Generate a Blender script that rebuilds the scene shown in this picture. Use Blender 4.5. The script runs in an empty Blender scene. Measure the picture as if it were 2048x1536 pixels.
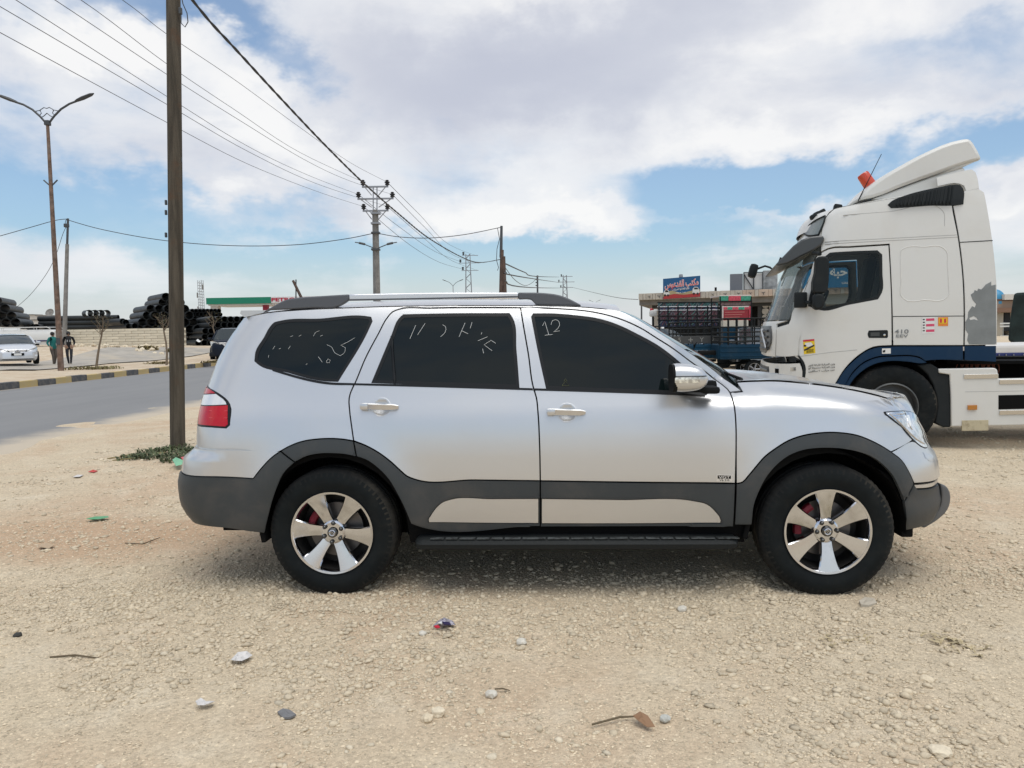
import bpy, bmesh, math, random
import numpy as np
from mathutils import Vector, Matrix
from mathutils.geometry import delaunay_2d_cdt
random.seed(7)
S = bpy.context.scene
COL = S.collection
R_ = math.radians

# ---------------------------------------------------------------- camera
FPX, CAM = 1538.0, Vector((0, 0, 1.55))
PITCH, ROLL = math.atan((768 - 664) / FPX), R_(1.0)
FW = Vector((0, math.cos(PITCH), -math.sin(PITCH)))
UP0 = Vector((0, math.sin(PITCH), math.cos(PITCH)))
RT = math.cos(ROLL) * Vector((1, 0, 0)) - math.sin(ROLL) * UP0
UP = math.cos(ROLL) * UP0 + math.sin(ROLL) * Vector((1, 0, 0))
cam_data = bpy.data.cameras.new('camera')
cam_data.sensor_width = 36.0
cam_data.lens = 36.0 * FPX / 2048
cam_data.clip_end = 6000
cam = bpy.data.objects.new('camera', cam_data)
COL.objects.link(cam)
M = Matrix.Identity(4)
for i in range(3):
    M[i][0], M[i][1], M[i][2], M[i][3] = RT[i], UP[i], -FW[i], CAM[i]
cam.matrix_world = M
S.camera = cam

# ---------------------------------------------------------------- light
SUN_EL, SUN_AZ = 70.0, 160.0      # azimuth clockwise from +Y (the way the lens looks)
world = bpy.data.worlds.new('World'); S.world = world; world.use_nodes = True
world.cycles.sampling_method = 'MANUAL'; world.cycles.sample_map_resolution = 512
sun_d = bpy.data.lights.new('sun', 'SUN'); sun_d.energy = 1.7; sun_d.angle = R_(50); sun_d.color = (1.0, 0.95, 0.87)
sun = bpy.data.objects.new('sun', sun_d); COL.objects.link(sun)
sdir = Vector((math.sin(R_(SUN_AZ)) * math.cos(R_(SUN_EL)), math.cos(R_(SUN_AZ)) * math.cos(R_(SUN_EL)), math.sin(R_(SUN_EL))))
sun.rotation_euler = sdir.to_track_quat('Z', 'Y').to_euler()
sun.location = sdir * 60
S.view_settings.view_transform = 'Standard'; S.view_settings.look = 'None'
S.view_settings.exposure = 0.08; S.view_settings.gamma = 1.0
S.render.engine = 'CYCLES'
S.cycles.use_denoising = True
S.cycles.max_bounces = 8; S.cycles.transparent_max_bounces = 12
S.cycles.sample_clamp_indirect = 6.0

class NT:
    """small node-tree writer"""
    def __init__(s, tree): s.t = tree; s.n = tree.nodes; s.l = tree.links
    def add(s, kind, **kw):
        nd = s.n.new(kind)
        for k, v in kw.items(): setattr(nd, k, v)
        return nd
    def put(s, sock, v):
        if isinstance(v, bpy.types.NodeSocket): s.l.new(v, sock)
        elif v is not None: sock.default_value = v
    def math(s, op, a, b=None, c=None, clamp=False):
        nd = s.add('ShaderNodeMath', operation=op, use_clamp=clamp)
        for i, v in enumerate((a, b, c)): s.put(nd.inputs[i], v)
        return nd.outputs[0]
    def mix(s, fac, a, b, blend='MIX'):
        nd = s.add('ShaderNodeMix', data_type='RGBA', blend_type=blend)
        s.put(nd.inputs[0], fac)
        for sock, v in ((nd.inputs[6], a), (nd.inputs[7], b)):
            s.put(sock, v if isinstance(v, bpy.types.NodeSocket) else (*v[:3], 1))
        return nd.outputs[2]
    def ramp(s, fac, lo, hi, a=0.0, b=1.0):
        nd = s.add('ShaderNodeMapRange', interpolation_type='SMOOTHSTEP')
        s.put(nd.inputs[0], fac)
        for i, v in enumerate((lo, hi, a, b)): s.put(nd.inputs[i + 1], v)
        return nd.outputs[0]
    def noise(s, vec, scale, detail=4, rough=0.55, dist=0.0, dim='3D'):
        nd = s.add('ShaderNodeTexNoise', noise_dimensions=dim)
        if vec is not None: s.l.new(vec, nd.inputs['Vector'])
        nd.inputs['Scale'].default_value = scale; nd.inputs['Detail'].default_value = detail
        nd.inputs['Roughness'].default_value = rough; nd.inputs['Distortion'].default_value = dist
        return nd.outputs[0]

def build_sky():
    t = NT(world.node_tree); t.n.clear()
    out = t.add('ShaderNodeOutputWorld')
    sky = t.add('ShaderNodeTexSky', sky_type='NISHITA', sun_disc=False)
    sky.sun_elevation = R_(SUN_EL); sky.sun_rotation = R_(SUN_AZ)
    sky.air_density = 1.0; sky.dust_density = 1.6; sky.ozone_density = 1.4
    tc = t.add('ShaderNodeTexCoord').outputs['Generated']
    sep = t.add('ShaderNodeSeparateXYZ'); t.l.new(tc, sep.inputs[0])
    x, y, z = sep.outputs
    az = t.math('ARCTAN2', x, y); el = t.math('ARCSINE', z)
    # cloud deck seen in perspective: direction over height
    zz = t.math('ADD', t.math('MAXIMUM', z, 0.0), 0.16)
    cb = t.add('ShaderNodeCombineXYZ')
    t.put(cb.inputs[0], t.math('DIVIDE', x, zz)); t.put(cb.inputs[1], t.math('DIVIDE', y, zz)); cb.inputs[2].default_value = 3.7
    deck = cb.outputs[0]
    ca = t.add('ShaderNodeCombineXYZ'); t.put(ca.inputs[0], az); t.put(ca.inputs[1], t.math('MULTIPLY', el, 1.6)); ca.inputs[2].default_value = 1.3
    puff = ca.outputs[0]
    n1 = t.noise(deck, 0.9, 6, 0.56, 0.4)
    n2 = t.noise(puff, 5.0, 7, 0.56, 0.3)
    n3 = t.noise(deck, 0.45, 4, 0.5)
    warp = t.math('MULTIPLY', t.math('SUBTRACT', n2, 0.5), 0.20)
    warp2 = t.math('MULTIPLY', t.math('SUBTRACT', t.noise(puff, 9.0, 5, 0.6), 0.5), 0.14)
    azw = t.math('ADD', az, warp); elw = t.math('ADD', el, warp2)
    def blob(px, py, rx, ry, amp, tilt=0.0):
        a0 = math.atan((px - 1024) / FPX); e0 = math.atan((664 - 0.0175 * (px - 1024) - py) / FPX)
        da = t.math('SUBTRACT', azw, a0); de = t.math('SUBTRACT', elw, e0)
        if tilt: de = t.math('MULTIPLY_ADD', da, tilt, de)
        da = t.math('MULTIPLY', da, FPX / rx); de = t.math('MULTIPLY', de, FPX / ry)
        q = t.math('MULTIPLY_ADD', da, da, t.math('MULTIPLY', de, de))
        return t.math('MULTIPLY', t.math('EXPONENT', t.math('MULTIPLY', q, -1.0)), amp)
    def total(lst, base):
        acc = base
        for b in lst: acc = t.math('ADD', acc, blob(*b))
        return acc
    # where the cloud cover is thick and where it opens to blue
    cover = total([(1300, 90, 620, 170, .50), (950, 260, 330, 90, .30), (640, 60, 150, 90, .10), (270, 172, 160, 38, 1.1, -.08), (530, 250, 75, 60, .75), (600, 330, 170, 60, .45), (330, 330, 420, 80, .30), (1760, 60, 420, 150, .30),
                   (1000, 428, 230, 48, 1.0, -.03), (1200, 432, 110, 30, .75), (1650, 292, 420, 26, .30, -.07), (2040, 420, 70, 42, .55),
                   (1640, 385, 560, 50, -.62, -.09), (1400, 425, 260, 40, -.35), (230, 60, 150, 46, -.18, .25), (590, 150, 170, 46, -.40, .35), (430, 100, 80, 50, -.18), (1000, 20, 260, 60, -.10),
                   (180, 425, 320, 40, -.30), (560, 500, 420, 45, -.28), (1200, 520, 500, 45, -.34), (1830, 165, 210, 40, -.30), (130, 560, 260, 50, .30), (1440, 462, 240, 14, .22), (1440, 525, 200, 14, .18)],
                  t.math('MULTIPLY', t.math('SUBTRACT', n1, 0.5), 1.25))
    dens = t.math('ADD', t.math('MULTIPLY', t.math('SUBTRACT', n2, 0.5), 0.95), t.math('ADD', cover, 0.12))
    mask = t.ramp(dens, -0.16, 0.40, 0.08, 0.97)
    thick = t.ramp(dens, 0.15, 1.05)
    shade = total([(270, 165, 190, 50, -.7), (530, 250, 90, 70, -.6), (1030, 420, 300, 50, -.9), (950, 190, 400, 120, .75), (1500, 60, 520, 130, .45), (700, 430, 160, 34, .5), (100, 200, 200, 60, .35), (1700, 240, 320, 50, .35), (250, 370, 300, 50, .30)], t.math('ADD', t.math('MULTIPLY', t.math('SUBTRACT', n3, 0.48), 1.3), t.math('MULTIPLY', t.math('SUBTRACT', n2, 0.5), -0.7)))
    shade = t.math('ADD', t.math('MULTIPLY', thick, 0.25), shade)
    bright = t.math('SUBTRACT', 1.0, t.ramp(shade, -0.15, 1.0))
    ccol = t.mix(bright, (0.545, 0.565, 0.65), (0.83, 0.84, 0.862))
    tips = t.math('MULTIPLY', t.ramp(t.math('ADD', dens, t.math('MULTIPLY', n2, .4)), 0.55, 1.0), t.ramp(bright, .25, .7))
    ccol = t.mix(t.math('MULTIPLY', tips, 0.85), ccol, (0.96, 0.945, 0.925))
    low = t.ramp(el, 0.0, 0.17, 1.0, 0.0)          # thin pale veil that thickens to the horizon
    veil = t.math('MULTIPLY', t.ramp(el, -0.02, 0.13, 1.0, 0.06), 0.92)
    bg1 = t.add('ShaderNodeBackground'); t.l.new(sky.outputs[0], bg1.inputs[0]); bg1.inputs[1].default_value = 0.13
    tint = t.mix(1.0, sky.outputs[0], (0.84, 1.02, 1.10), 'MULTIPLY'); t.l.new(tint, bg1.inputs[0])
    bgv = t.add('ShaderNodeBackground'); bgv.inputs[0].default_value = (0.72, 0.735, 0.745, 1); bgv.inputs[1].default_value = 1.0
    bg2 = t.add('ShaderNodeBackground'); t.l.new(ccol, bg2.inputs[0]); bg2.inputs[1].default_value = 1.0
    m1 = t.add('ShaderNodeMixShader'); t.l.new(veil, m1.inputs[0]); t.l.new(bg1.outputs[0], m1.inputs[1]); t.l.new(bgv.outputs[0], m1.inputs[2])
    mk = t.math('MULTIPLY', mask, t.ramp(el, 0.0, 0.10, 0.25, 0.95))
    m2 = t.add('ShaderNodeMixShader'); t.l.new(mk, m2.inputs[0]); t.l.new(m1.outputs[0], m2.inputs[1]); t.l.new(bg2.outputs[0], m2.inputs[2])
    t.l.new(m2.outputs[0], out.inputs[0])
build_sky()

# ---------------------------------------------------------------- pixel -> place helpers
def ray(x, y): return FW + RT * ((x - 1024) / FPX) + UP * ((768 - y) / FPX)
def at(x, y, d): return CAM + ray(x, y) * d
def on_z(x, y, z=0.0):
    r = ray(x, y); return CAM + r * ((z - CAM.z) / r.z)
def on_vplane(x, y, a, b):
    """ray meets the upright plane through the plan points a, b"""
    n = Vector((b[1] - a[1], a[0] - b[0], 0)); r = ray(x, y)
    return CAM + r * ((Vector((a[0], a[1], 0)) - CAM).dot(n) / r.dot(n))

# ---------------------------------------------------------------- object helpers
def tag(o, label=None, cat=None, group=None, kind=None):
    for k, v in (('label', label), ('category', cat), ('group', group), ('kind', kind)):
        if v: o[k] = v
    return o
def link(o, parent=None):
    COL.objects.link(o)
    if parent: o.parent = parent
    return o
def empty(name, loc=(0, 0, 0), rz=0.0, mw=None):
    o = bpy.data.objects.new(name, None); o.empty_display_size = 0.2; link(o)
    if mw is not None: o.matrix_world = mw
    else: o.location = loc; o.rotation_euler = (0, 0, rz)
    return o
def copy_tree(o, parent=None, loc=None, rz=None):
    c = o.copy(); COL.objects.link(c)
    if parent: c.parent = parent
    if loc is not None: c.location = loc
    if rz is not None: c.rotation_euler = (0, 0, rz)
    for ch in o.children: copy_tree(ch, c)
    return c

class MB:
    """collects geometry for ONE mesh object"""
    def __init__(s): s.v = []; s.f = []
    def add(s, vs, fs):
        b = len(s.v); s.v += [tuple(v) for v in vs]; s.f += [tuple(i + b for i in f) for f in fs]; return s
    def box(s, c, d, rot=None, bev=0.0):
        hx, hy, hz = d[0] / 2, d[1] / 2, d[2] / 2
        if bev <= 0:
            vs = [Vector((sx * hx, sy * hy, sz * hz)) for sz in (-1, 1) for sy in (-1, 1) for sx in (-1, 1)]
            fs = [(0, 2, 3, 1), (4, 5, 7, 6), (0, 1, 5, 4), (2, 6, 7, 3), (0, 4, 6, 2), (1, 3, 7, 5)]
        else:
            b = min(bev, hx * .99, hy * .99, hz * .99)
            bm = bmesh.new(); bmesh.ops.create_cube(bm, size=1.0)
            for v in bm.verts: v.co = Vector((v.co.x * 2 * hx, v.co.y * 2 * hy, v.co.z * 2 * hz))
            bmesh.ops.bevel(bm, geom=bm.edges[:], offset=b, segments=2, profile=0.6, affect='EDGES')
            bm.verts.index_update()
            vs = [v.co.copy() for v in bm.verts]; fs = [[v.index for v in f.verts] for f in bm.faces]; bm.free()
        if rot is not None: vs = [rot @ v for v in vs]
        return s.add([Vector(c) + v for v in vs], fs)
    def tube(s, pts, r, n=8, caps=True, flat=None):
        pts = [Vector(p) for p in pts]; rs = r if isinstance(r, (list, tuple)) else [r] * len(pts)
        vs = []; fs = []; prev = None
        for i, p in enumerate(pts):
            tdir = (pts[min(i + 1, len(pts) - 1)] - pts[max(i - 1, 0)]).normalized()
            if prev is None:
                a = Vector((0, 0, 1)) if abs(tdir.z) < .9 else Vector((1, 0, 0))
                u = tdir.cross(a).normalized()
            else: u = (prev - tdir * prev.dot(tdir)).normalized()
            prev = u; w = tdir.cross(u)
            for k in range(n):
                a = 2 * math.pi * k / n; vs.append(p + (u * math.cos(a) + w * math.sin(a) * (flat or 1.0)) * rs[i])
        for i in range(len(pts) - 1):
            for k in range(n):
                k2 = (k + 1) % n; fs.append((i * n + k, i * n + k2, (i + 1) * n + k2, (i + 1) * n + k))
        if caps: fs.append(tuple(reversed(range(n)))); fs.append(tuple(range((len(pts) - 1) * n, len(pts) * n)))
        return s.add(vs, fs)
    def lathe(s, prof, n=32, origin=(0, 0, 0), axis='z', closed=False, mat=None):
        """prof: (radius, height) pairs"""
        o = Vector(origin); vs = []; fs = []
        for r, h in prof:
            for k in range(n):
                a = 2 * math.pi * k / n; c, d = r * math.cos(a), r * math.sin(a)
                p = {'z': (c, d, h), 'y': (c, h, d), 'x': (h, c, d)}[axis]
                p = Vector(p)
                if mat: p = mat @ p
                vs.append(o + p)
        m = len(prof)
        for i in range(m if closed else m - 1):
            j = (i + 1) % m
            for k in range(n):
                k2 = (k + 1) % n; fs.append((i * n + k, i * n + k2, j * n + k2, j * n + k))
        return s.add(vs, fs)
    def prism(s, poly, fn0, fn1):
        """polygon (2-D) lifted by two functions, closed round the edge"""
        n = len(poly); vs = [fn0(p) for p in poly] + [fn1(p) for p in poly]
        fs = [tuple(range(n)), tuple(reversed(range(n, 2 * n)))]
        fs += [(i, i + n, (i + 1) % n + n, (i + 1) % n) for i in range(n)]
        return s.add(vs, fs)
    def grid(s, rows, close=False):
        n = len(rows[0]); vs = [p for r in rows for p in r]; fs = []
        for i in range(len(rows) - 1):
            for k in range(n if close else n - 1):
                k2 = (k + 1) % n; fs.append((i * n + k, i * n + k2, (i + 1) * n + k2, (i + 1) * n + k))
        return s.add(vs, fs)
    def mesh(s, name, mat, smooth=None):
        me = bpy.data.meshes.new(name); me.from_pydata(s.v, [], s.f); me.update()
        bm = bmesh.new(); bm.from_mesh(me); bmesh.ops.recalc_face_normals(bm, faces=bm.faces[:]); bm.to_mesh(me); bm.free()
        for m in (mat if isinstance(mat, (list, tuple)) else [mat]): me.materials.append(m)
        if smooth is not None:
            me.shade_smooth()
            try: me.set_sharp_from_angle(angle=R_(smooth))
            except Exception: pass
        return me
    def build(s, name, mat, parent=None, smooth=None):
        return link(bpy.data.objects.new(name, s.mesh(name, mat, smooth)), parent)

# ---------------------------------------------------------------- materials
MATS = {}
def mat(name, col=(.5, .5, .5), rough=.6, metal=0.0, var=0.0, vscale=8.0, bump=0.0, bscale=60.0, coat=0.0, spec=0.5, dirt=0.0, dirtcol=(.42, .34, .24), dscale=3.0, trans=0.0, emit=None, island=0.0, lo=0.45, hi=0.75):
    if name in MATS: return MATS[name]
    m = bpy.data.materials.new(name); m.use_nodes = True; MATS[name] = m
    t = NT(m.node_tree); p = t.n['Principled BSDF']
    p.inputs['Base Color'].default_value = (*col, 1); p.inputs['Roughness'].default_value = rough
    p.inputs['Metallic'].default_value = metal; p.inputs['Specular IOR Level'].default_value = spec
    if coat: p.inputs['Coat Weight'].default_value = coat; p.inputs['Coat Roughness'].default_value = 0.10
    if trans: p.inputs['Transmission Weight'].default_value = trans
    tc = t.add('ShaderNodeTexCoord').outputs['Object']
    c = None
    if var:
        n = t.noise(tc, vscale, 5, 0.6)
        a = tuple(max(0, k * (1 - var)) for k in col); b = tuple(min(1, k * (1 + var)) for k in col)
        c = t.mix(t.ramp(n, .3, .7), a, b)
    if island:
        g = t.add('ShaderNodeNewGeometry').outputs['Random Per Island']
        hsv = t.add('ShaderNodeHueSaturation'); t.put(hsv.inputs['Value'], t.ramp(g, 0, 1, 1 - island, 1 + island))
        t.put(hsv.inputs['Color'], c if c is not None else (*col, 1)); c = hsv.outputs[0]
    if dirt:
        n = t.noise(tc, dscale, 7, 0.65, 0.3); k = t.math('MULTIPLY', t.ramp(n, lo, hi), dirt)
        c = t.mix(k, c if c is not None else col, dirtcol)
        t.put(p.inputs['Roughness'], t.math('ADD', t.math('MULTIPLY', k, 0.5), rough, clamp=True))
    if c is not None: t.l.new(c, p.inputs['Base Color'])
    if bump:
        b = t.add('ShaderNodeBump'); b.inputs['Strength'].default_value = bump; b.inputs['Distance'].default_value = 0.01
        t.l.new(t.noise(tc, bscale, 5, 0.6), b.inputs['Height']); t.l.new(b.outputs[0], p.inputs['Normal'])
    if emit: p.inputs['Emission Color'].default_value = (*emit, 1); p.inputs['Emission Strength'].default_value = 1
    return m
def window_glass(name, tint=(.03, .035, .035), clear=0.25):
    """thin tinted pane: part see-through, part dark, glossy"""
    if name in MATS: return MATS[name]
    m = bpy.data.materials.new(name); m.use_nodes = True; MATS[name] = m
    t = NT(m.node_tree); p = t.n['Principled BSDF']; p.inputs['Base Color'].default_value = (*tint, 1); p.inputs['Roughness'].default_value = .03
    tr = t.add('ShaderNodeBsdfTransparent'); tr.inputs[0].default_value = (.9, .95, .95, 1)
    mx = t.add('ShaderNodeMixShader'); mx.inputs[0].default_value = clear
    t.l.new(p.outputs[0], mx.inputs[1]); t.l.new(tr.outputs[0], mx.inputs[2]); t.l.new(mx.outputs[0], t.n['Material Output'].inputs[0])
    return m
def text_mesh(name, body, mat_, parent, mw, height, width=None, bold=0.0, depth=0.002):
    """lettering as a thin raised mesh; mw maps text x/y/z (y up) into the parent's space; fits height and width"""
    cu = bpy.data.curves.new('lettering', 'FONT'); cu.body = body; cu.size = 1.0; cu.offset = bold; cu.extrude = 0.5
    o = bpy.data.objects.new('lettering', cu); COL.objects.link(o)
    dg = bpy.context.evaluated_depsgraph_get(); me = bpy.data.meshes.new_from_object(o.evaluated_get(dg))
    bpy.data.objects.remove(o); bpy.data.curves.remove(cu)
    co = np.array([v.co[:] for v in me.vertices]); lo, hi = co.min(0), co.max(0)
    sy = height / (hi[1] - lo[1]); sx = (width / (hi[0] - lo[0])) if width else sy
    for v in me.vertices:
        q = Vector(((v.co.x - (lo[0] + hi[0]) / 2) * sx, (v.co.y - (lo[1] + hi[1]) / 2) * sy, (v.co.z + .5) * depth)); v.co = mw @ q
    me.materials.clear(); me.materials.append(mat_); me.name = name
    return link(bpy.data.objects.new(name, me), parent)
def interp(tab):
    xs = [a for a, b in tab]; ys = [b for a, b in tab]
    def f(x):
        if x <= xs[0]: return ys[0]
        if x >= xs[-1]: return ys[-1]
        i = next(k for k in range(len(xs) - 1) if x < xs[k + 1])
        # cubic Hermite with monotone-ish tangents
        h = xs[i + 1] - xs[i]; t_ = (x - xs[i]) / h
        def sl(k):
            if k <= 0: return (ys[1] - ys[0]) / (xs[1] - xs[0])
            if k >= len(xs) - 1: return (ys[-1] - ys[-2]) / (xs[-1] - xs[-2])
            a = (ys[k] - ys[k - 1]) / (xs[k] - xs[k - 1]); b = (ys[k + 1] - ys[k]) / (xs[k + 1] - xs[k])
            return 0.0 if a * b <= 0 else 2 * a * b / (a + b)
        m0, m1 = sl(i) * h, sl(i + 1) * h
        return (2 * t_**3 - 3 * t_**2 + 1) * ys[i] + (t_**3 - 2 * t_**2 + t_) * m0 + (-2 * t_**3 + 3 * t_**2) * ys[i + 1] + (t_**3 - t_**2) * m1
    return f
def sstep(x, a, b):
    t_ = min(1, max(0, (x - a) / (b - a))); return t_ * t_ * (3 - 2 * t_)
# ---------------------------------------------------------------- sheet-panel bodies (vehicles)
def pip(pts, poly):
    """points inside polygon (numpy)"""
    pts = np.asarray(pts, float); poly = np.asarray(poly, float); x, y = pts[:, 0], pts[:, 1]
    ins = np.zeros(len(pts), bool); j = len(poly) - 1
    for i in range(len(poly)):
        xi, yi = poly[i]; xj, yj = poly[j]
        if yi != yj:
            c = ((yi > y) != (yj > y)) & (x < (xj - xi) * (y - yi) / (yj - yi) + xi); ins ^= c
        j = i
    return ins
def area2(p): return sum(p[i][0] * p[(i + 1) % len(p)][1] - p[(i + 1) % len(p)][0] * p[i][1] for i in range(len(p)))
def offset_poly(p, d):
    """shrink a counter-clockwise polygon by d"""
    out = []; n = len(p)
    for i in range(n):
        a, b, c = Vector(p[i - 1]), Vector(p[i]), Vector(p[(i + 1) % n])
        u = (b - a).normalized(); v = (c - b).normalized()
        n1 = Vector((-u.y, u.x)); n2 = Vector((-v.y, v.x)); k = n1 + n2
        if k.length < 1e-6: out.append(tuple(b + n1 * d)); continue
        k.normalize(); out.append(tuple(b + k * (d / max(.5, k.dot(n1)))))
    return out
def smooth_poly(p, h, corner=38.0, closed=True):
    """curve through the points, true corners kept, spacing about h"""
    p = [Vector(q) for q in p]; n = len(p); out = []; tan = []
    q = []
    for i in range(n):
        if (p[i] - p[i - 1]).length > 1e-5 or not closed and i == 0: q.append(p[i])
    p = q; n = len(p)
    for i in range(n):
        a, b, c = p[i - 1], p[i], p[(i + 1) % n]
        u, v = (b - a), (c - b)
        if not closed and i in (0, n - 1): tan.append(None); continue
        tan.append(None if u.angle(v, 0) > R_(corner) else (u.normalized() * v.length + v.normalized() * u.length).normalized())
    for i in range(n if closed else n - 1):
        a, b = p[i], p[(i + 1) % n]; L = (b - a).length; k = max(1, int(math.ceil(L / h)))
        d = (b - a).normalized(); t0 = tan[i] or d; t1 = tan[(i + 1) % n] or d
        for j in range(k):
            t = j / k
            out.append(tuple((2*t**3 - 3*t*t + 1) * a + (t**3 - 2*t*t + t) * L * t0 + (-2*t**3 + 3*t*t) * b + (t**3 - t*t) * L * t1))
    if not closed: out.append(tuple(p[-1]))
    return out

class Body:
    """a vehicle side: half-width as a function of place, rounded in plan at both ends"""
    K = 1.25
    def __init__(s, root_mw, w0, xf, xr, Lf, Lr, nf=2.4, nr=2.6, ymin=0.25, side=-1):
        s.mw = root_mw; s.inv = root_mw.inverted(); s.w0 = w0; s.xf = xf; s.xr = xr; s.Lf = Lf; s.Lr = Lr; s.nf = nf; s.nr = nr; s.ymin = ymin; s.side = side
        s.o = s.inv @ CAM; s.parent = None
    def lray(s, px, py): return s.inv.to_3x3() @ ray(px, py)
    def plane(s, px, py, y):
        r = s.lray(px, py); return s.o + r * ((y - s.o.y) / r.y)
    def arc(s, th, n):
        c, d = math.cos(th), math.sin(th); r = 1.0 / ((abs(c)**n + abs(d)**n)**(1.0 / n)); return r * d, r * c
    def P(s, u, z, y_sign=-1):
        x1f = s.xf(z) - s.Lf; x1r = s.xr(z) + s.Lr
        if u > x1f:
            th = min(1.0, (u - x1f) / (s.Lf * s.K)) * math.pi / 2; a, b = s.arc(th, s.nf); x = x1f + s.Lf * a; y = s.w0(x, z) * b
        elif u < x1r:
            th = min(1.0, (x1r - u) / (s.Lr * s.K)) * math.pi / 2; a, b = s.arc(th, s.nr); x = x1r - s.Lr * a; y = s.w0(x, z) * b
        else: x = u; y = s.w0(x, z)
        return Vector((x, y_sign * y, z))
    def U(s, x, z):
        x1f = s.xf(z) - s.Lf; x1r = s.xr(z) + s.Lr
        if x1r <= x <= x1f: return x
        f = x > x1f; L, n = (s.Lf, s.nf) if f else (s.Lr, s.nr); t = min(.999, ((x - x1f) if f else (x1r - x)) / L)
        lo, hi = 0.0, math.pi / 2
        for _ in range(30):
            m = (lo + hi) / 2
            if s.arc(m, n)[0] < t: lo = m
            else: hi = m
        return x1f + s.K * L * lo / (math.pi / 2) if f else x1r - s.K * L * lo / (math.pi / 2)
    def Y(s, x, z): 
        if x > s.xf(z) or x < s.xr(z): return 0.0
        return abs(s.P(s.U(x, z), z).y)
    def uf(s, z): return s.xf(z) - s.Lf + s.K * s.Lf
    def ur(s, z): return s.xr(z) + s.Lr - s.K * s.Lr
    def px(s, px, py):
        r = s.lray(px, py); best = None; prev = None
        y0, y1 = -1.5, -s.ymin
        N = 60
        for i in range(N + 1):
            y = y0 + (y1 - y0) * i / N; p = s.o + r * ((y - s.o.y) / r.y); g = -y - s.Y(p.x, p.z)
            if best is None or g < best[0]: best = (g, p)
            if g <= 0:
                if prev is not None:
                    a, b = prev, y
                    for _ in range(24):
                        m = (a + b) / 2; q = s.o + r * ((m - s.o.y) / r.y)
                        if -m - s.Y(q.x, q.z) <= 0: b = m
                        else: a = m
                    p = s.o + r * ((b - s.o.y) / r.y)
                return (s.U(p.x, p.z), p.z)
            prev = y
        p = best[1]; return (s.U(p.x, p.z), p.z)
    def conv(s, e):
        if isinstance(e[0], str):
            k = e[0]
            if k == 'F': return (s.uf(e[1]), e[1])
            if k == 'R': return (s.ur(e[1]), e[1])
            if k == 'FA': z = e[2]; return (s.xf(z) - s.Lf + s.K * s.Lf * e[1], z)
            if k == 'RA': z = e[2]; return (s.xr(z) + s.Lr - s.K * s.Lr * e[1], z)
            if k == 'L': return (s.U(e[1], e[2]), e[2])
            if k == 'FY': return (s.uf(s.px(*e[1:])[1]), s.px(*e[1:])[1])
            if k == 'RY': return (s.ur(s.px(*e[1:])[1]), s.px(*e[1:])[1])
        return s.px(*e)
    def nrm(s, u, z):
        e = 2e-3; a = s.P(u + e, z) - s.P(u - e, z); b = s.P(u, z + e) - s.P(u, z - e)
        n = a.cross(b); n.normalize()
        if n.y > 0 and abs(n.x) < .999: n = -n
        return n
    def panel(s, name, outline, mat_, off=0.0, gap=.0042, bev=(.005, .004), thick=.02, holes=(), h=.03, g=.045, both=True, parent=None, corner=38.0, pre=False, label=None, fn=None):
        ring = list(outline) if pre else [s.conv(e) for e in outline]
        if area2(ring) < 0: ring.reverse()
        ring = smooth_poly(ring, h, corner)
        r0 = offset_poly(ring, gap); r1 = offset_poly(r0, bev[0])
        hs = []
        for hp in holes:
            q = [s.conv(e) for e in hp]
            if area2(q) < 0: q.reverse()
            q = smooth_poly(q, h, corner); hs.append((q, offset_poly(q, -bev[0])))
        pts = []; offs = []; edges = []; kind = []
        def ring_in(r, o, k):
            b = len(pts); n = len(r)
            for i, p in enumerate(r): pts.append(Vector(p)); offs.append(o); kind.append(k); edges.append((b + i, b + (i + 1) % n))
        ring_in(r0, off - bev[1], 1); ring_in(r1, off, 0)
        for q0, q1 in hs: ring_in(q0, off - bev[1], 2); ring_in(q1, off, 0)
        A = np.array([p[:] for p in pts]); lo, hi = A.min(0), A.max(0)
        gx, gz = np.meshgrid(np.arange(lo[0], hi[0], g), np.arange(lo[1], hi[1], g)); gp = np.stack([gx.ravel(), gz.ravel()], 1)
        if len(gp):
            k = pip(gp, r1)
            for q0, q1 in hs: k &= ~pip(gp, q1)
            gp = gp[k]
            if len(gp):
                d = np.min(((gp[:, None, :] - A[None, :, :])**2).sum(2), axis=1); gp = gp[d > (g * .45)**2]
            for p in gp: pts.append(Vector(p)); offs.append(off); kind.append(0)
        V, E, F, ov, oe, of = delaunay_2d_cdt(pts, edges, [], 0, 1e-6)
        src = [o[0] if o else 0 for o in ov]
        cen = np.array([[sum(V[i][k] for i in f) / len(f) for k in (0, 1)] for f in F])
        keep = pip(cen, r0)
        for q0, q1 in hs: keep &= ~pip(cen, q0)
        F = [f for f, k in zip(F, keep) if k]
        verts = []; norms = []
        for i, p in enumerate(V):
            n = s.nrm(p[0], p[1]); o = offs[src[i]] if ov[i] else off
            if fn: o += fn(p[0], p[1])
            verts.append(s.P(p[0], p[1]) + n * o); norms.append(n)
        back = {}
        cnt = {}
        for f in F:
            for a, b in zip(f, f[1:] + f[:1]): cnt[(a, b)] = cnt.get((a, b), 0) + 1
        walls = []
        for (a, b) in list(cnt):
            if (b, a) not in cnt:
                for k in (a, b):
                    if k not in back: back[k] = len(verts); verts.append(verts[k] - norms[k] * thick); norms.append(norms[k])
                walls.append((b, a, back[a], back[b]))
        faces = F + walls; used = sorted({i for f in faces for i in f}); rm = {o: i for i, o in enumerate(used)}
        verts = [verts[i] for i in used]; norms = [norms[i] for i in used]; nf = len(F)
        faces = [tuple(rm[i] for i in f) for f in faces]
        objs = []
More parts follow.
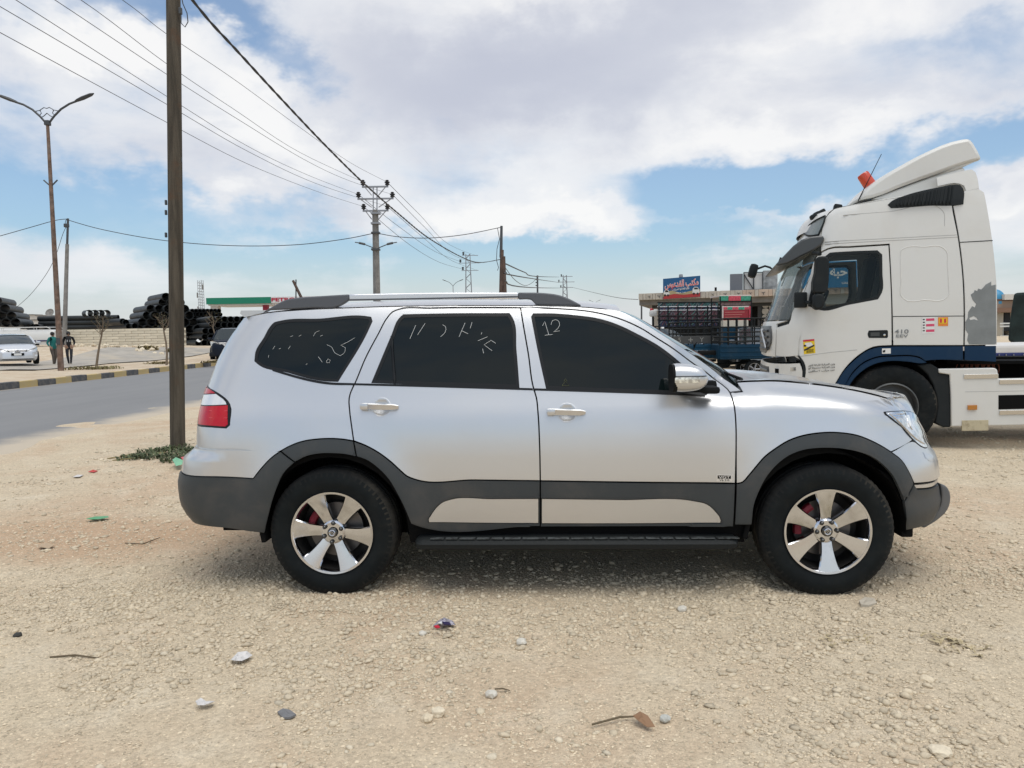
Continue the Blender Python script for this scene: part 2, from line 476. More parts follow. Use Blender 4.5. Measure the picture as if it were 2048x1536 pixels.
        for sg in ((1, -1) if both else (1,)):
            me = bpy.data.meshes.new(name)
            vs = [(v.x, v.y * sg, v.z) for v in verts]
            fs = faces if sg == 1 else [tuple(reversed(f)) for f in faces]
            # make the outside face the side the normals show
            a, b, c = (Vector(vs[i]) for i in fs[0][:3]); nn = Vector(norms[fs[0][0]]); nn.y *= sg
            if (b - a).cross(c - a).dot(nn) < 0: fs = [tuple(reversed(f)) for f in fs]
            me.from_pydata(vs, [], fs); me.materials.append(mat_); me.update()
            sm = [i < nf for i in range(len(fs))]; me.polygons.foreach_set('use_smooth', sm)
            ln = []
            for pi, f in enumerate(me.polygons):
                for vi in f.vertices:
                    if pi < nf and fn is None: n = norms[vi]; ln.append((n.x, n.y * sg, n.z))
                    else: ln.append((0, 0, 0) if pi < nf else tuple(f.normal))
            me.normals_split_custom_set(ln)
            o = link(bpy.data.objects.new(name, me), parent if parent is not None else s.parent)
            if label and sg == 1: o['label'] = label
            objs.append(o)
        return objs
    def line(s, name, pxs, mat_, r=.002, off=.003, parent=None, n=6, smooth=True):
        """a thin raised stroke following the surface"""
        q = [s.conv(e) for e in pxs]
        if smooth and len(q) > 2: q = smooth_poly(q, .02, 60, closed=False)
        m = MB(); m.tube([s.P(u, z) + s.nrm(u, z) * off for u, z in q], r, n)
        return m.build(name, mat_, parent if parent is not None else s.parent, 60)

def proj(P):
    d = Vector(P) - CAM; z = d.dot(FW); return 1024 + FPX * d.dot(RT) / z, 768 - FPX * d.dot(UP) / z
def fit_end(body, pts, table, end, rounds=6):
    """move the end profile until its outline, as the lens sees it, passes through the traced points"""
    tab = [list(a) for a in table]
    for _ in range(rounds):
        f = interp([tuple(a) for a in tab])
        if end == 'R': body.xr = f
        else: body.xf = f
        samples = []
        for z, x in tab:
            best = None
            for k in range(41):
                fr = k / 40; u = body.xr(z) + body.Lr - body.K * body.Lr * fr if end == 'R' else body.xf(z) - body.Lf + body.K * body.Lf * fr
                for sg in (-1, 1):
                    q = body.P(u, z, sg); a, b = proj(body.mw @ q)
                    if best is None or (a < best[0] if end == 'R' else a > best[0]): best = (a, b, (body.mw @ q - CAM).dot(FW))
            samples.append(best)
        for i, (a, b, d) in enumerate(samples):
            # traced outline at this row
            P = sorted(pts, key=lambda p: p[1]); ys = [p[1] for p in P]; xs = [p[0] for p in P]
            tx = float(np.interp(b, ys, xs)); tab[i][1] += .8 * (tx - a) * d / FPX
    f = interp([tuple(a) for a in tab])
    if end == 'R': body.xr = f
    else: body.xf = f
    return f
# ================================================================ the silver SUV
M_paint = mat('silver paint', (.632, .638, .642), .30, .78, coat=.6, dirt=.10, dirtcol=(.55, .5, .43), dscale=2.2)
def _paint_dust():
    # thin dust that has settled low on the body sides
    pass
M_clad = mat('grey plastic cladding', (.042, .048, .051), .45, spec=.38, dirt=.45, dirtcol=(.115, .10, .085), dscale=3.5, bump=.12, bscale=400)
M_black = mat('matt black', (.006, .007, .0075), .75, spec=.2)
M_trim = mat('black window trim', (.008, .009, .010), .4, spec=.3)
M_tint = mat('tinted glass', (.004, .0075, .008), .03, spec=.32, coat=0)
M_chrome = mat('chrome', (.66, .67, .70), .09, 1.0, dirt=.30, dirtcol=(.26, .235, .20), dscale=9, lo=.5, hi=.8)
M_alu = mat('brushed rail', (.74, .75, .77), .28, .85)
M_rubber = mat('tyre rubber', (.005, .0075, .0085), .75, spec=.22, var=.2, vscale=14, dirt=.10, dirtcol=(.10, .085, .065), dscale=7, bump=.15, bscale=200)
M_tread = mat('dusty tread', (.014, .015, .0155), .85, spec=.2, dirt=.45, dirtcol=(.13, .115, .09), dscale=3, bump=.3, bscale=120)
M_rail = mat('dark rail foot', (.085, .092, .105), .42)
M_red = mat('red lens', (.44, .001, .010), .12, spec=.4, coat=.25)
M_clear = mat('clear lens', (.72, .74, .76), .12, .25, coat=1.0)
M_lamp = mat('lamp bowl', (.62, .64, .66), .10, .85, coat=1.0, var=.35, vscale=22)
M_white_ink = mat('white marker', (.62, .64, .63), .8)
M_caliper = mat('red brake caliper', (.17, .008, .02), .6)
M_disc = mat('brake disc', (.16, .15, .145), .42, .8)
M_under = mat('underbody', (.007, .007, .007), .9, spec=.1)
M_nut = mat('dark nut', (.10, .10, .10), .3, .9)

def fit_frame(pa, pb, base, ratio, lateral, hub):
    """frame from two hub pixels, wheelbase and depth ratio"""
    lo, hi = 2.0, 20.0
    for _ in range(60):
        m = (lo + hi) / 2; a = at(*pa, m * ratio); b = at(*pb, m)
        if (b - a).length > base: hi = m
        else: lo = m
    ex = Vector((b.x - a.x, b.y - a.y, 0)).normalized(); ez = Vector((0, 0, 1)); ey = ez.cross(ex)
    o = (a + b) / 2 + ey * lateral; o.z = 0.0
    mw = Matrix(((ex.x, ey.x, 0, o.x), (ex.y, ey.y, 0, o.y), (ex.z, ey.z, 1, o.z), (0, 0, 0, 1)))
    return mw
WB = 2.895
SUV_MW = fit_frame((667, 1065), (1652, 1060), WB, 1.037, .88, .375)
suv = empty('silver_suv', mw=SUV_MW)
tag(suv, 'silver four-door off-road SUV with dark grey lower cladding and chrome six-spoke wheels', 'car')
HUB = .372
wprof = interp([(.2, .865), (.30, .893), (.40, .912), (.55, .927), (.70, .933), (.82, .931), (.93, .924), (1.02, .912), (1.08, .899), (1.12, .886), (1.18, .866), (1.40, .800), (1.60, .734), (1.70, .692), (1.80, .64)])
_tmp = Body(SUV_MW, lambda x, z: .93, lambda z: 2.6, lambda z: -2.6, .6, .4)
def px_tab(pts, y, dx, by='z'):
    L = [_tmp.plane(a, b, y) for a, b in pts]
    L = sorted(((p.z, p.x + dx) if by == 'z' else (p.x, p.z) for p in L))
    out = [L[0]]
    for a in L[1:]:
        if a[0] - out[-1][0] > .004: out.append(a)
    return out
SIL_R = [(500, 626), (491, 632), (484, 641), (473, 656), (459, 676), (444, 703), (432, 727), (417, 768), (405, 800), (397, 835), (394, 857), (392, 893), (389, 899), (370, 911), (363, 945), (359, 968), (362, 994), (369, 1014), (384, 1033), (402, 1051)]
SIL_F = [(1826, 823), (1837, 844), (1848, 866), (1857, 888), (1864, 898), (1876, 914), (1880, 942), (1880, 955), (1876, 964), (1876, 976), (1881, 984), (1880, 1008), (1867, 1033), (1850, 1049), (1835, 1060)]
TR = px_tab(SIL_R, -.74, -.10); TF = px_tab(SIL_F, -.62, .085)
XF = interp(TF)
ZE = interp(px_tab([(1440, 782), (1486, 781.5), (1520, 778), (1604, 780), (1682, 791), (1760, 807), (1800, 817), (1835, 827)], -.86, 0, 'x'))
ZC = interp(px_tab([(1467, 754), (1498, 755), (1526, 757), (1604, 763), (1682, 773.5), (1742, 785), (1783, 796), (1804, 803), (1822, 815)], -.25, 0, 'x'))
ZT = interp(px_tab([(1440, 765), (1498, 763), (1526, 761), (1604, 765), (1682, 774.5), (1742, 786), (1783, 797), (1804, 804), (1822, 815)], -.72, 0, 'x'))
X_COWL = .92
def suv_w(x, z):
    w = wprof(z)
    for xk in (-WB / 2, WB / 2):
        r = math.hypot(x - xk, z - HUB)
        w += .020 * math.exp(-((r - .47) / .13)**2) * sstep(z, .30, .45) * (1 - sstep(z, .95, 1.15))
    k = sstep(x, .55, .95)
    if k > 0:
        t_ = (z - (ZT(x) - .14)) / .14
        if t_ > 0: w -= k * .20 * min(t_, 1.15)**2.5
    w -= .018 * sstep(x, .9, 2.2) + .03 * (1 - sstep(x, -2.3, -1.2)) * sstep(z, .9, 1.5)
    return w
SB = Body(SUV_MW, suv_w, XF, interp(TR), .72, .40, 2.3, 2.6); SB.parent = suv
XR = fit_end(SB, SIL_R, TR, 'R')
XF = fit_end(SB, SIL_F, TF, 'F')
SB.xf = lambda z: XF(z) if z < 1.05 else XF(1.05) + 3.0 * sstep(z, 1.10, 1.16)

GAP_ROOF = [(1042, 614.8), (1094.7, 616), (1135.7, 618), (1176.7, 622), (1204, 627), (1231.4, 634.4), (1258.7, 644.7), (1286, 658.3), (1313, 675.4), (1342.5, 693.8), (1386.5, 726), (1416, 746.5), (1445, 768.5), (1455, 777), (1460, 784)]
GAP_REAR = [(798, 618), (785, 623), (776, 632.5), (756.6, 666.8), (730.6, 716), (709.8, 765.7), (701.5, 783), (698, 796), (698.8, 820), (702, 846.5), (707, 881.5)]
GAP_B = [(1041, 615), (1046, 646), (1056.8, 708.4), (1067, 776), (1072.5, 794), (1076, 825.6), (1079, 885.5), (1080.6, 962)]
GAP_F = [(1460, 784), (1465, 797), (1470, 820), (1472.5, 860), (1472.5, 898.5), (1471, 967)]
ROOF_E = [(1240, 621), (1200, 616.2), (1160, 613), (1064, 610.8), (890, 610.5), (760, 612.5), (690, 615), (600, 619), (534, 624.5), (505, 630)]
FLARE_R = [(561, 902.3), (574, 894.6), (600, 884), (639.5, 877.7), (665.5, 877), (689, 878.8), (707, 882), (730.6, 890.7), (756.6, 905), (782.7, 924.6), (801, 941.5), (814, 952.5), (829, 958.6)]
ARCH_R = [(821.7, 1048), (808.7, 1017), (793, 985.8), (777.5, 959.8), (756.6, 937.6), (730.6, 919.4), (713, 913.6), (692, 909.5), (670.7, 907.7), (639.5, 908), (613.4, 913), (590, 924.5), (566.5, 949), (556, 972), (546, 1000), (538, 1030), (530, 1066)]
FLARE_F = [(1472.5, 967.3), (1484.7, 965), (1495.7, 953.4), (1509.4, 937), (1531, 912.4), (1553, 896), (1577.7, 881), (1605, 871.4), (1632.4, 866.5), (1659.8, 864.6), (1687, 866), (1714.4, 870.6), (1742, 881), (1763.6, 892), (1782.7, 904), (1804.6, 921.5), (1818, 943), (1828, 967)]
ARCH_F = [(1808, 1004), (1796.4, 975), (1782.7, 949), (1763.6, 929), (1742, 914), (1714.4, 904), (1687, 898.7), (1659.8, 896.8), (1632.4, 897.4), (1605, 901.5), (1577.7, 912.4), (1553, 931.6), (1531, 959), (1517.6, 986), (1509.4, 1008), (1504, 1050)]
def zpx(x, y): return SB.px(x, y)[1]
def rearq(ys, frac=.55): return [('RA', frac, zpx(x, y)) for x, y in ys]
REAR_EDGE = rearq([(505, 632), (484, 645), (459, 680), (432, 730), (412, 780), (402, 820), (397, 857), (395, 894)])
QGLASS = [(548, 644), (560, 641), (640, 636.5), (728, 631), (742, 633), (745, 642), (735, 664), (676, 763.5), (650, 762.5), (624, 758.5), (574, 745), (518, 730.5), (508, 722), (510, 704), (527.5, 674), (540, 652)]
RGLASS = [(806, 628), (797, 636.5), (782.7, 669), (742, 766), (800, 768), (900, 771), (1039, 775.5), (1033, 700), (1025.6, 635.5), (1019, 625.5), (900, 626)]
FGLASS = [(1066, 626), (1108.4, 626.2), (1149.4, 629.6), (1190.4, 635), (1217.7, 642), (1245, 652.5), (1272.4, 666), (1300, 680.5), (1313, 688), (1342.5, 709), (1364.5, 727), (1395, 752), (1420, 778), (1413, 790), (1345, 787.5), (1200, 782.5), (1092, 777.5), (1075, 700), (1062, 633)]
body_outline = [(1484.6, 781), (1459.7, 763), (1430.4, 741), (1386.5, 708.5), (1342.5, 679.5), (1298.6, 651.5), (1262, 630)] + ROOF_E + REAR_EDGE + [(470, 898.6), (561, 902)] + FLARE_R[1:7] + GAP_REAR[::-1][1:] + [(860, 615.8)] + GAP_ROOF
_conv = SB.conv
SB.conv = lambda e: (e[1], e[2]) if e[0] == 'U' else _conv(e)
CUPS = [[('U', u + .056 * math.cos(a), z + .055 * math.sin(a)) for a in [2 * math.pi * k / 24 for k in range(24)]] for u, z in (SB.px(762.4, 814.4), SB.px(1134, 825.6))]
SB.panel('body_side', body_outline, M_paint, holes=[QGLASS])
SB.panel('rear_door', GAP_REAR + FLARE_R[7:] + [(950, 960.3)] + GAP_B[::-1] + [(860, 615.8)], M_paint, holes=[RGLASS, CUPS[0]])
SB.panel('front_door', GAP_ROOF + GAP_F[1:] + [(1270, 964.7)] + GAP_B[::-1], M_paint, holes=[FGLASS, CUPS[1]])
FTOP = [('L', x, ZT(x) - .001) for x in (.985, 1.08, 1.2, 1.35, 1.5, 1.65, 1.8)] + [('FA', .5, ZT(1.93) - .004)]
SB.panel('front_fender', [(1461.5, 784), (1484.6, 781.5)] + FTOP + [('FA', .5, .80), (1825, 881.5), (1782.7, 904)] + FLARE_F[::-1][4:] + GAP_F[::-1][1:], M_paint)
def zrng(a, b): return zpx(*a), zpx(*b)
SB.panel('front_bumper', [(1782.7, 904), (1825, 881.8), ('FA', .5, zpx(1848, 886)), ('F', zpx(1848, 886)), ('F', zpx(1860, 962)), (1860, 964.5), (1829, 967), (1818, 943), (1804.6, 921.5)], M_paint)
SB.panel('bumper_strip', [(1829.5, 969.5), (1860, 967), ('F', zpx(1860, 966.5)), ('F', zpx(1860, 977)), (1860, 977), (1835, 978.5)], M_paint, off=-.006)
SB.panel('lower_front_bumper', [(1829, 969), (1836, 979), (1860, 977.5), ('F', zpx(1860, 978)), ('F', .34), (1836, 1056), (1809, 1061), (1811.5, 1030), (1808, 1004)], M_clad, off=.006, bev=(.008, .006))
SB.panel('front_wheel_flare', FLARE_F + ARCH_F + [(1468.5, 1050)], M_clad, off=.014, bev=(.016, .013))
SB.panel('rear_bumper', [(561, 902.6), (548, 911.5), (522, 937.6), (506.7, 957.3), (420, 953.5), (380, 951.5), ('R', zpx(385, 952)), ('R', zpx(405, 898)), (405, 897), (470, 899)], M_paint, off=.004)
SB.panel('bumper_shelf', [(561, 890), (470, 886), (420, 884), ('R', zpx(400, 884)), ('R', zpx(385, 925)), (420, 925), (535, 918)], M_paint, off=-.010)
SB.panel('bumper_seam', [(505, 963), (506, 950), (420, 946), ('R', zpx(385, 944)), ('R', zpx(385, 960)), (420, 960)], M_clad, off=-.012, gap=0)
SB.panel('lower_rear_bumper', [(506.7, 957.3), (522, 937.6), (548, 911.5), (561, 902.6), (590, 924.5), (566.5, 949), (556, 972), (546, 1000), (538, 1030), (530, 1066), (509, 1064), (420, 1053), ('R', .38), ('R', zpx(385, 952)), (380, 951.5), (420, 953.5)], M_clad, off=.012, bev=(.010, .008))
SB.panel('rear_wheel_flare', FLARE_R[:7] + [(713, 914)] + ARCH_R[7:12], M_clad, off=.014, bev=(.012, .012))
INS_R = [(856, 1038), (870, 1017), (884, 1004), (899, 998.5), (985, 996.8), (1078, 996.4), (1078, 1047), (970, 1046.5), (857, 1045.5)]
INS_F = [(1082.5, 996.5), (1240, 998.5), (1390, 1001.5), (1413, 1007), (1433, 1024), (1442.7, 1040), (1441.7, 1046.5), (1260, 1047.5), (1082.5, 1047.5)]
SB.panel('rear_door_cladding', FLARE_R[6:] + [(950, 960.3), (1080.6, 962), (1080.6, 1053), (835, 1053)] + ARCH_R[:7], M_clad, off=.014, bev=(.016, .013), holes=[INS_R])
SB.panel('front_door_cladding', [(1080.6, 962.3), (1270, 965), (1471, 967.5), (1467, 1054), (1080.6, 1054)], M_clad, off=.014, bev=(.016, .013), holes=[INS_F])
SB.panel('sill_trim', INS_R, M_paint, off=.004, bev=(.003, .002))
SB.panel('sill_trim', INS_F, M_paint, off=.004, bev=(.003, .002))
# glass, with a black seal round every pane
def pane(name, poly, inner, parent=None):
    a = SB.panel('window_seal', poly, M_trim, off=-.004, gap=-.001, bev=(.004, .003), holes=[inner])
    return SB.panel(name, inner, M_tint, off=-.009, gap=-.001, bev=(.003, .001), thick=.004)
def inset(poly, d):
    q = [SB.conv(e) for e in poly]
    if area2(q) < 0: q.reverse()
    q = offset_poly(smooth_poly(q, .05, 38), d); return [('U', a, b) for a, b in q]
pane('quarter_glass', QGLASS, inset(QGLASS, .018))
pane('rear_door_glass', RGLASS, inset(RGLASS, .020))
pane('front_door_glass', FGLASS, inset(FGLASS, .020))
SB.line('window_divider', [(783, 672), (786, 720), (789.5, 768)], M_trim, r=.008, off=-.004)
for nm, pl in (('belt_moulding', [(545, 737.5), (574, 746), (624, 759), (655, 764), (709, 766.5), (707, 770.5), (655, 769), (624, 764), (574, 751), (545, 742)]),
               ('belt_moulding', [(711, 766.5), (860, 770), (1065, 776.5), (1066.5, 780.8), (860, 774.5), (710, 770.5)]),
               ('belt_moulding', [(1068, 776.6), (1200, 780.5), (1345, 786), (1410, 789), (1410, 793), (1345, 790), (1280, 787.6), (1069, 781)])):
    SB.panel(nm, pl, M_trim, off=.005, gap=0, bev=(.003, .003), thick=.012, g=.03)
# chalk-pen marks on the glass
MK = [[(1085, 651), (1089.5, 642), (1097.5, 669)], [(1089.5, 670), (1105, 668.3)], [(1102, 649), (1105, 640.5), (1111, 638.5), (1118, 643), (1119, 650), (1114, 658), (1107, 663), (1119.5, 661)],
      [(831, 650), (819.5, 677)], [(850, 646), (835, 669)], [(885, 649), (891, 653), (890, 664), (881, 673)], [(930, 645), (918, 673)], [(923, 661), (936, 667)], [(944, 644), (940, 656)],
      [(956, 681), (975, 673)], [(964, 664), (962, 668)], [(991, 686), (982, 680), (968, 689), (984, 701)], [(965, 697), (967, 706)],
      [(653, 689), (663, 694), (668, 704), (680, 711), (689, 704), (690, 695), (681, 690), (694, 684), (709, 675)], [(636, 713), (644, 724)], [(652.5, 721), (656, 717.5), (660, 720), (658, 725), (653, 725), (652.5, 721)],
      [(580, 673), (585, 671)], [(597, 672), (602, 669.5)], [(626, 672), (631, 664), (638, 661)], [(640, 672), (645, 669.5)], [(545, 698), (549, 691.5)], [(557, 697.5), (561, 696)], [(576, 697.5), (580, 691.5)], [(536, 714.5), (537, 710)], [(611, 729), (614, 727)]]
for k, st in enumerate(MK): SB.line('marker_stroke', st, M_white_ink, r=.0013 if k < 13 else .0010, off=-.0055, n=5)
for st in ([(1124, 771), (1131, 762), (1138, 771), (1124, 771)], [(1128, 762), (1131, 757), (1134, 762)]):
    SB.line('sticker_outline', st, mat('olive sticker', (.09, .10, .045), .7), r=.0015, off=-.0055, smooth=False)
# lamps
TL = [(414, 771), (436, 787), (454.6, 802), (459, 809), (458.5, 850), (452, 855.6), (420, 853.5), (396, 850.5), (397, 833), (402.5, 808), (408, 788)]
TLu = [SB.conv(e) for e in TL]
def clip_tail(y0, y1):
    return [p for p in TL if y0 <= p[1] <= y1]
SB.panel('tail_lamp_seal', TL, M_trim, off=.003, gap=-.004, bev=(.004, .003))
SB.panel('tail_lamp', [(414, 773), (428, 783.5), (432, 787), (409, 788), (411, 780)], M_red, off=.007, gap=.001, bev=(.003, .003))
SB.panel('tail_lamp_clear', [(409, 789.2), (433, 788), (452, 804), (454, 809.5), (403.5, 810), (405, 800)], M_clear, off=.007, gap=.001, bev=(.003, .003))
SB.panel('tail_lamp', [(403, 811.2), (456.5, 810.5), (456.3, 849), (451, 853.5), (420, 851.5), (397.5, 848.5), (398.5, 833)], M_red, off=.007, gap=.001, bev=(.003, .003))
for y in (822, 836): SB.line('lamp_rib', [(420, y), (456, y + .6)], mat('red lens rib', (.62, .03, .05), .15, coat=1.0), r=.0022, off=.0075, smooth=False)
HL = [(1769, 824), (1790, 822.5), (1810, 822), (1826, 825.5), (1838, 845), (1848, 866), (1855, 886), (1853, 896), (1845, 895), (1826.5, 881), (1804.6, 857), (1783, 838), (1771.5, 829.5)]
SB.panel('headlamp_seal', HL, M_trim, off=.003, gap=-.002, bev=(.004, .003))
SB.panel('headlamp', HL, M_lamp, off=.007, gap=.004, bev=(.004, .003), g=.03)
SB.line('headlamp_bezel', [(1776, 828), (1795, 843), (1814, 863), (1832, 880), (1846, 888)], M_chrome, r=.004, off=.008)
SB.line('headlamp_bezel', [(1790, 829), (1809, 828), (1812, 842), (1822, 860)], M_chrome, r=.003, off=.008)
for q in (0, 1, 2): SB.line('headlamp_fin', [(1781 + 4 * q, 830 + 4.5 * q), (1803, 829.5 + 4.2 * q)], M_alu, r=.002, off=.008, smooth=False)
SB.panel('headlamp_projector', [(1808, 832), (1816, 831), (1820, 853), (1812, 856)], mat('lamp reflector', (.93, .93, .93), .2, .2, coat=1.0), off=.0095, gap=.0, bev=(.003, .003), g=.02)
SB.panel('washer_cover', [(1845, 904), (1864, 910), (1869, 922), (1858, 922), (1850, 916)], M_paint, off=.003, gap=.0005, bev=(.003, .003))
# grille across the nose
SB.panel('nose_panel', [('FA', .45, ZT(1.93) - .002), ('F', ZT(1.93) - .002), ('F', .90), ('FA', .45, .90)], M_paint, off=-.003)
SB.panel('grille', [('FA', .62, .955), ('F', .965), ('F', .80), ('FA', .62, .78)], M_black, off=.002)
for zz in (.83, .87, .91):
    SB.line('grille_bar', [('FA', .62, zz), ('FA', .75, zz), ('FA', .88, zz), ('F', zz)], M_chrome, r=.006, off=-.002)
# tailgate and rear window wrap from the body side to the centre line
zt = lambda x, y: zpx(x, y)
SB.panel('tailgate', [('RA', .56, zt(412, 780)), ('RA', .56, zt(397, 893)), ('R', zt(397, 893)), ('R', zt(425, 750))] + rearq([(425, 750)], .56), M_paint)
SB.panel('rear_window', rearq([(486, 645), (459, 680), (427, 745)], .565) + [('R', zt(427, 745)), ('R', zt(459, 680)), ('R', zt(486, 645))], M_tint, off=-.004)
# the roof
rows = []
rp = [SB.conv(e) for e in ROOF_E[::-1]]; rp = smooth_poly(rp, .06, 60, closed=False)
for u, z in rp:
    e = SB.P(u, z); row = []
    zc = z + .055 * sstep(u, -2.25, -1.7) * (1 - .25 * sstep(u, .3, .8))
    for k in range(25):
        t_ = -1 + k / 12.0; row.append((e.x - .05 * (1 - t_ * t_) * (1 - sstep(u, -2.3, -1.9)) + .10 * (1 - t_ * t_) * sstep(u, .35, .8), e.y * -t_ * -1, z + (zc - z) * (1 - abs(t_)**2.6) - .0))
    rows.append(row)
MB().grid(rows).build('roof', M_paint, suv, 50)
# windscreen between the pillars
rows = []
ap = smooth_poly([SB.conv(e) for e in body_outline[:7] + [ROOF_E[0]]], .08, 60, closed=False)
for i, (u, z) in enumerate(ap):
    e = SB.P(u, z); f = i / (len(ap) - 1)
    rows.append([(e.x + (.14 - .075 * f) * (1 - (t_ / 10.0)**2), e.y * -(t_ / 10.0) * .99, z - .004 + .012 * (1 - (t_ / 10.0)**2)) for t_ in range(-10, 11)])
MB().grid(rows).build('windscreen', M_tint, suv, 60)
# bonnet
fe = [SB.conv(e) for e in FTOP]
fe = smooth_poly(fe, .04, 80, closed=False); rows = []; nf_ = len(fe)
ZN = fe[-1][1]; xn = XF(ZN) - .01
for i, (u, z) in enumerate(fe):
    e = SB.P(u, z); f = i / (nf_ - 1); xc = X_COWL + .17 + (xn - X_COWL - .17) * f**1.0; row = []
    for k in range(41):
        t_ = -1 + k / 20.0; q = 1 - abs(t_)**2.3
        x = e.x + (xc - e.x) * q; zc = min(ZC(x), z + .02)
        fr = sstep(f, .80, 1.0)
        zz = z - .001 + (zc - z) * (1 - abs(t_)**2.2) * (1 - fr * .75) + .006 * math.exp(-((abs(t_) - .86) / .10)**2) * (1 - fr) * sstep(f, 0, .2)
        row.append((x, e.y * t_ * -1, zz + .002))
    rows.append(row)
MB().grid(rows).build('bonnet', M_paint, suv, 50)
m = MB(); rows = []
for dx, dz in ((-.02, -.03), (.02, -.055), (.14, -.05), (.21, -.03)):
    rows.append([(X_COWL - .02 + dx + .17 * (1 - (k / 8.0)**2), k / 8.0 * .80, ZE(X_COWL) + dz + .03 * (1 - (k / 8.0)**2)) for k in range(-8, 9)])
m.grid(rows).build('cowl_panel', M_black, suv, 50)
for sgn in (-1, 1):
    m = MB(); b0 = Vector((X_COWL + .10, sgn * .66, ZE(X_COWL) + .012)); m.tube([b0, b0 + Vector((.02, -.10 * sgn, .035)), b0 + Vector((-.06, -.32 * sgn, .075))], [.014, .010, .007], 6)
    m.box(b0, (.07, .05, .04), bev=.01); m.build('wiper', M_black, suv, 40)
# dark inner shell, floor, wheel housings
def shell():
    m = MB()
    for sg in (-1, 1):
        top = [(-2.02, 1.62), (-1.2, 1.66), (0, 1.66), (.35, 1.58), (.85, 1.16), (1.9, .96), (1.98, .6), (1.9, .36)]
        outline = [(-2.2, .42), (-2.2, .95), (-2.12, 1.2)] + top
        arc = lambda xc: [(xc + .455 * math.cos(a), HUB + .455 * math.sin(a)) for a in [math.pi * k / 14 for k in range(15)]]
        outline += [(WB / 2 + .46, .37)] + arc(WB / 2) + [(WB / 2 - .46, .30), (-WB / 2 + .46, .30)] + arc(-WB / 2) + [(-WB / 2 - .46, .40)]
        def lift(dy): return lambda p: (p[0], sg * (max(.3, min(SB.Y(p[0], p[1]) if -2.3 < p[0] < 2.05 else .7, wprof(p[1])) - dy)), p[1])
        m.prism(outline, lift(.035), lift(.05))
        for xc in (-WB / 2, WB / 2):
            rows = [[(xc + .452 * math.cos(a), sg * y, HUB + .452 * math.sin(a)) for a in [math.pi * (k / 16 * 1.03 - .015) for k in range(17)]] for y in (.885, .5)]
            m.grid(rows); m.prism([(xc + .452 * math.cos(a), HUB + .452 * math.sin(a)) for a in [math.pi * (k / 16 * 1.03 - .015) for k in range(17)]], lambda p: (p[0], sg * .5, p[1]), lambda p: (p[0], sg * .46, p[1]))
    m.box((0, 0, .36), (1.86, 1.74, .16)); m.box((0, 0, .255), (1.7, 1.5, .06)); m.box((-2.0, 0, .36), (.5, 1.2, .1)); m.box((2.0, 0, .46), (.2, 1.1, .2)); m.box((-2.1, 0, .5), (.3, 1.3, .2)); m.box((-.2, 0, .30), (3.6, .8, .12))  # thin lower plate is added to deepen the shade under the car
    m.tube([(-1.45, -.8, .34), (-1.45, .8, .34)], .05, 10); m.tube([(1.45, -.8, .33), (1.45, .8, .33)], .04, 10)
    m.build('underbody', M_under, suv)
shell()
# running boards
def board(sg):
    xa, xb = SB.plane(828, 1070, -.97).x, SB.plane(1478, 1072, -.97).x
    prof = [(.80, .355), (.93, .352), (.975, .340), (.99, .322), (.985, .295), (.95, .280), (.80, .285)]
    rows = []
    for x, k in ((xa, .0), (xa + .015, .7), (xa + .05, 1), (xb - .06, 1), (xb - .015, .75), (xb, .1)):
        cz = .318; rows.append([(x, sg * (.80 + (y - .80) * (.75 + .25 * k)), cz + (z - cz) * (.45 + .55 * k)) for y, z in prof])
    m = MB(); m.grid(rows, close=True); m.f.append(tuple(range(7))); m.f.append(tuple(range(35, 42)))
    return m.build('running_board', mat('worn step', (.012, .014, .0145), .6, spec=.25, dirt=.0, bump=.3, bscale=90), suv, 40)
for sg in (-1, 1):
    board(sg)
    m = MB(); random.seed(4)
    xa, xb = SB.plane(860, 1070, -.97).x, SB.plane(1455, 1072, -.97).x; x = xa
    while x < xb:
        L = random.uniform(.06, .14); m.box((x + L / 2, sg * .955, .3505), (L, .035, .006), bev=.002); x += L + .012
    m.build('step_tread', mat('scuffed tread pad', (.045, .05, .05), .6, var=.8, vscale=30), suv)
# roof rails
def rail(sg):
    yr = .655
    def q(pts): return [(lambda p: (p.x, p.z))(_tmp.plane(a, b, -yr)) for a, b in pts]
    rear = q([(533, 621), (553.5, 609.5), (574, 599.5), (590, 596.5), (640, 592.5), (699, 588.8), (699, 600.5), (690, 607), (682, 611.5), (626, 616)])
    mid = q([(699, 588.6), (860, 585.6), (1037, 585.3), (1037, 599), (860, 599.3), (699, 600.8)])
    front = q([(1037, 585.2), (1085, 586), (1119, 590.5), (1138, 597.5), (1163, 611), (1072, 609.5), (1062, 599.5), (1052, 598.5), (1037, 599.3)])
    for nm, poly, ma, t0 in (('rail_foot', rear, M_rail, .02), ('rail_bar', mid, M_alu, .017), ('rail_foot', front, M_rail, .02)):
        poly = smooth_poly(poly, .05, 30)
        m = MB(); m.prism(poly, lambda p: (p[0], sg * (yr + t0), p[1]), lambda p: (p[0], sg * (yr - t0), p[1]))
        o = m.build(nm, ma, suv); md = o.modifiers.new('bevel', 'BEVEL'); md.width = .008; md.segments = 3; md.limit_method = 'ANGLE'
        o.data.shade_smooth(); o.data.set_sharp_from_angle(angle=R_(40))
    a, b = q([(699, 596.5)])[0], q([(1037, 595)])[0]
    m = MB(); m.box(((a[0] + b[0]) / 2, sg * (yr + .0175), (a[1] + b[1]) / 2 - .004), (b[0] - a[0], .004, .010)); m.build('rail_groove', M_rail, suv)
rail(-1); rail(1)
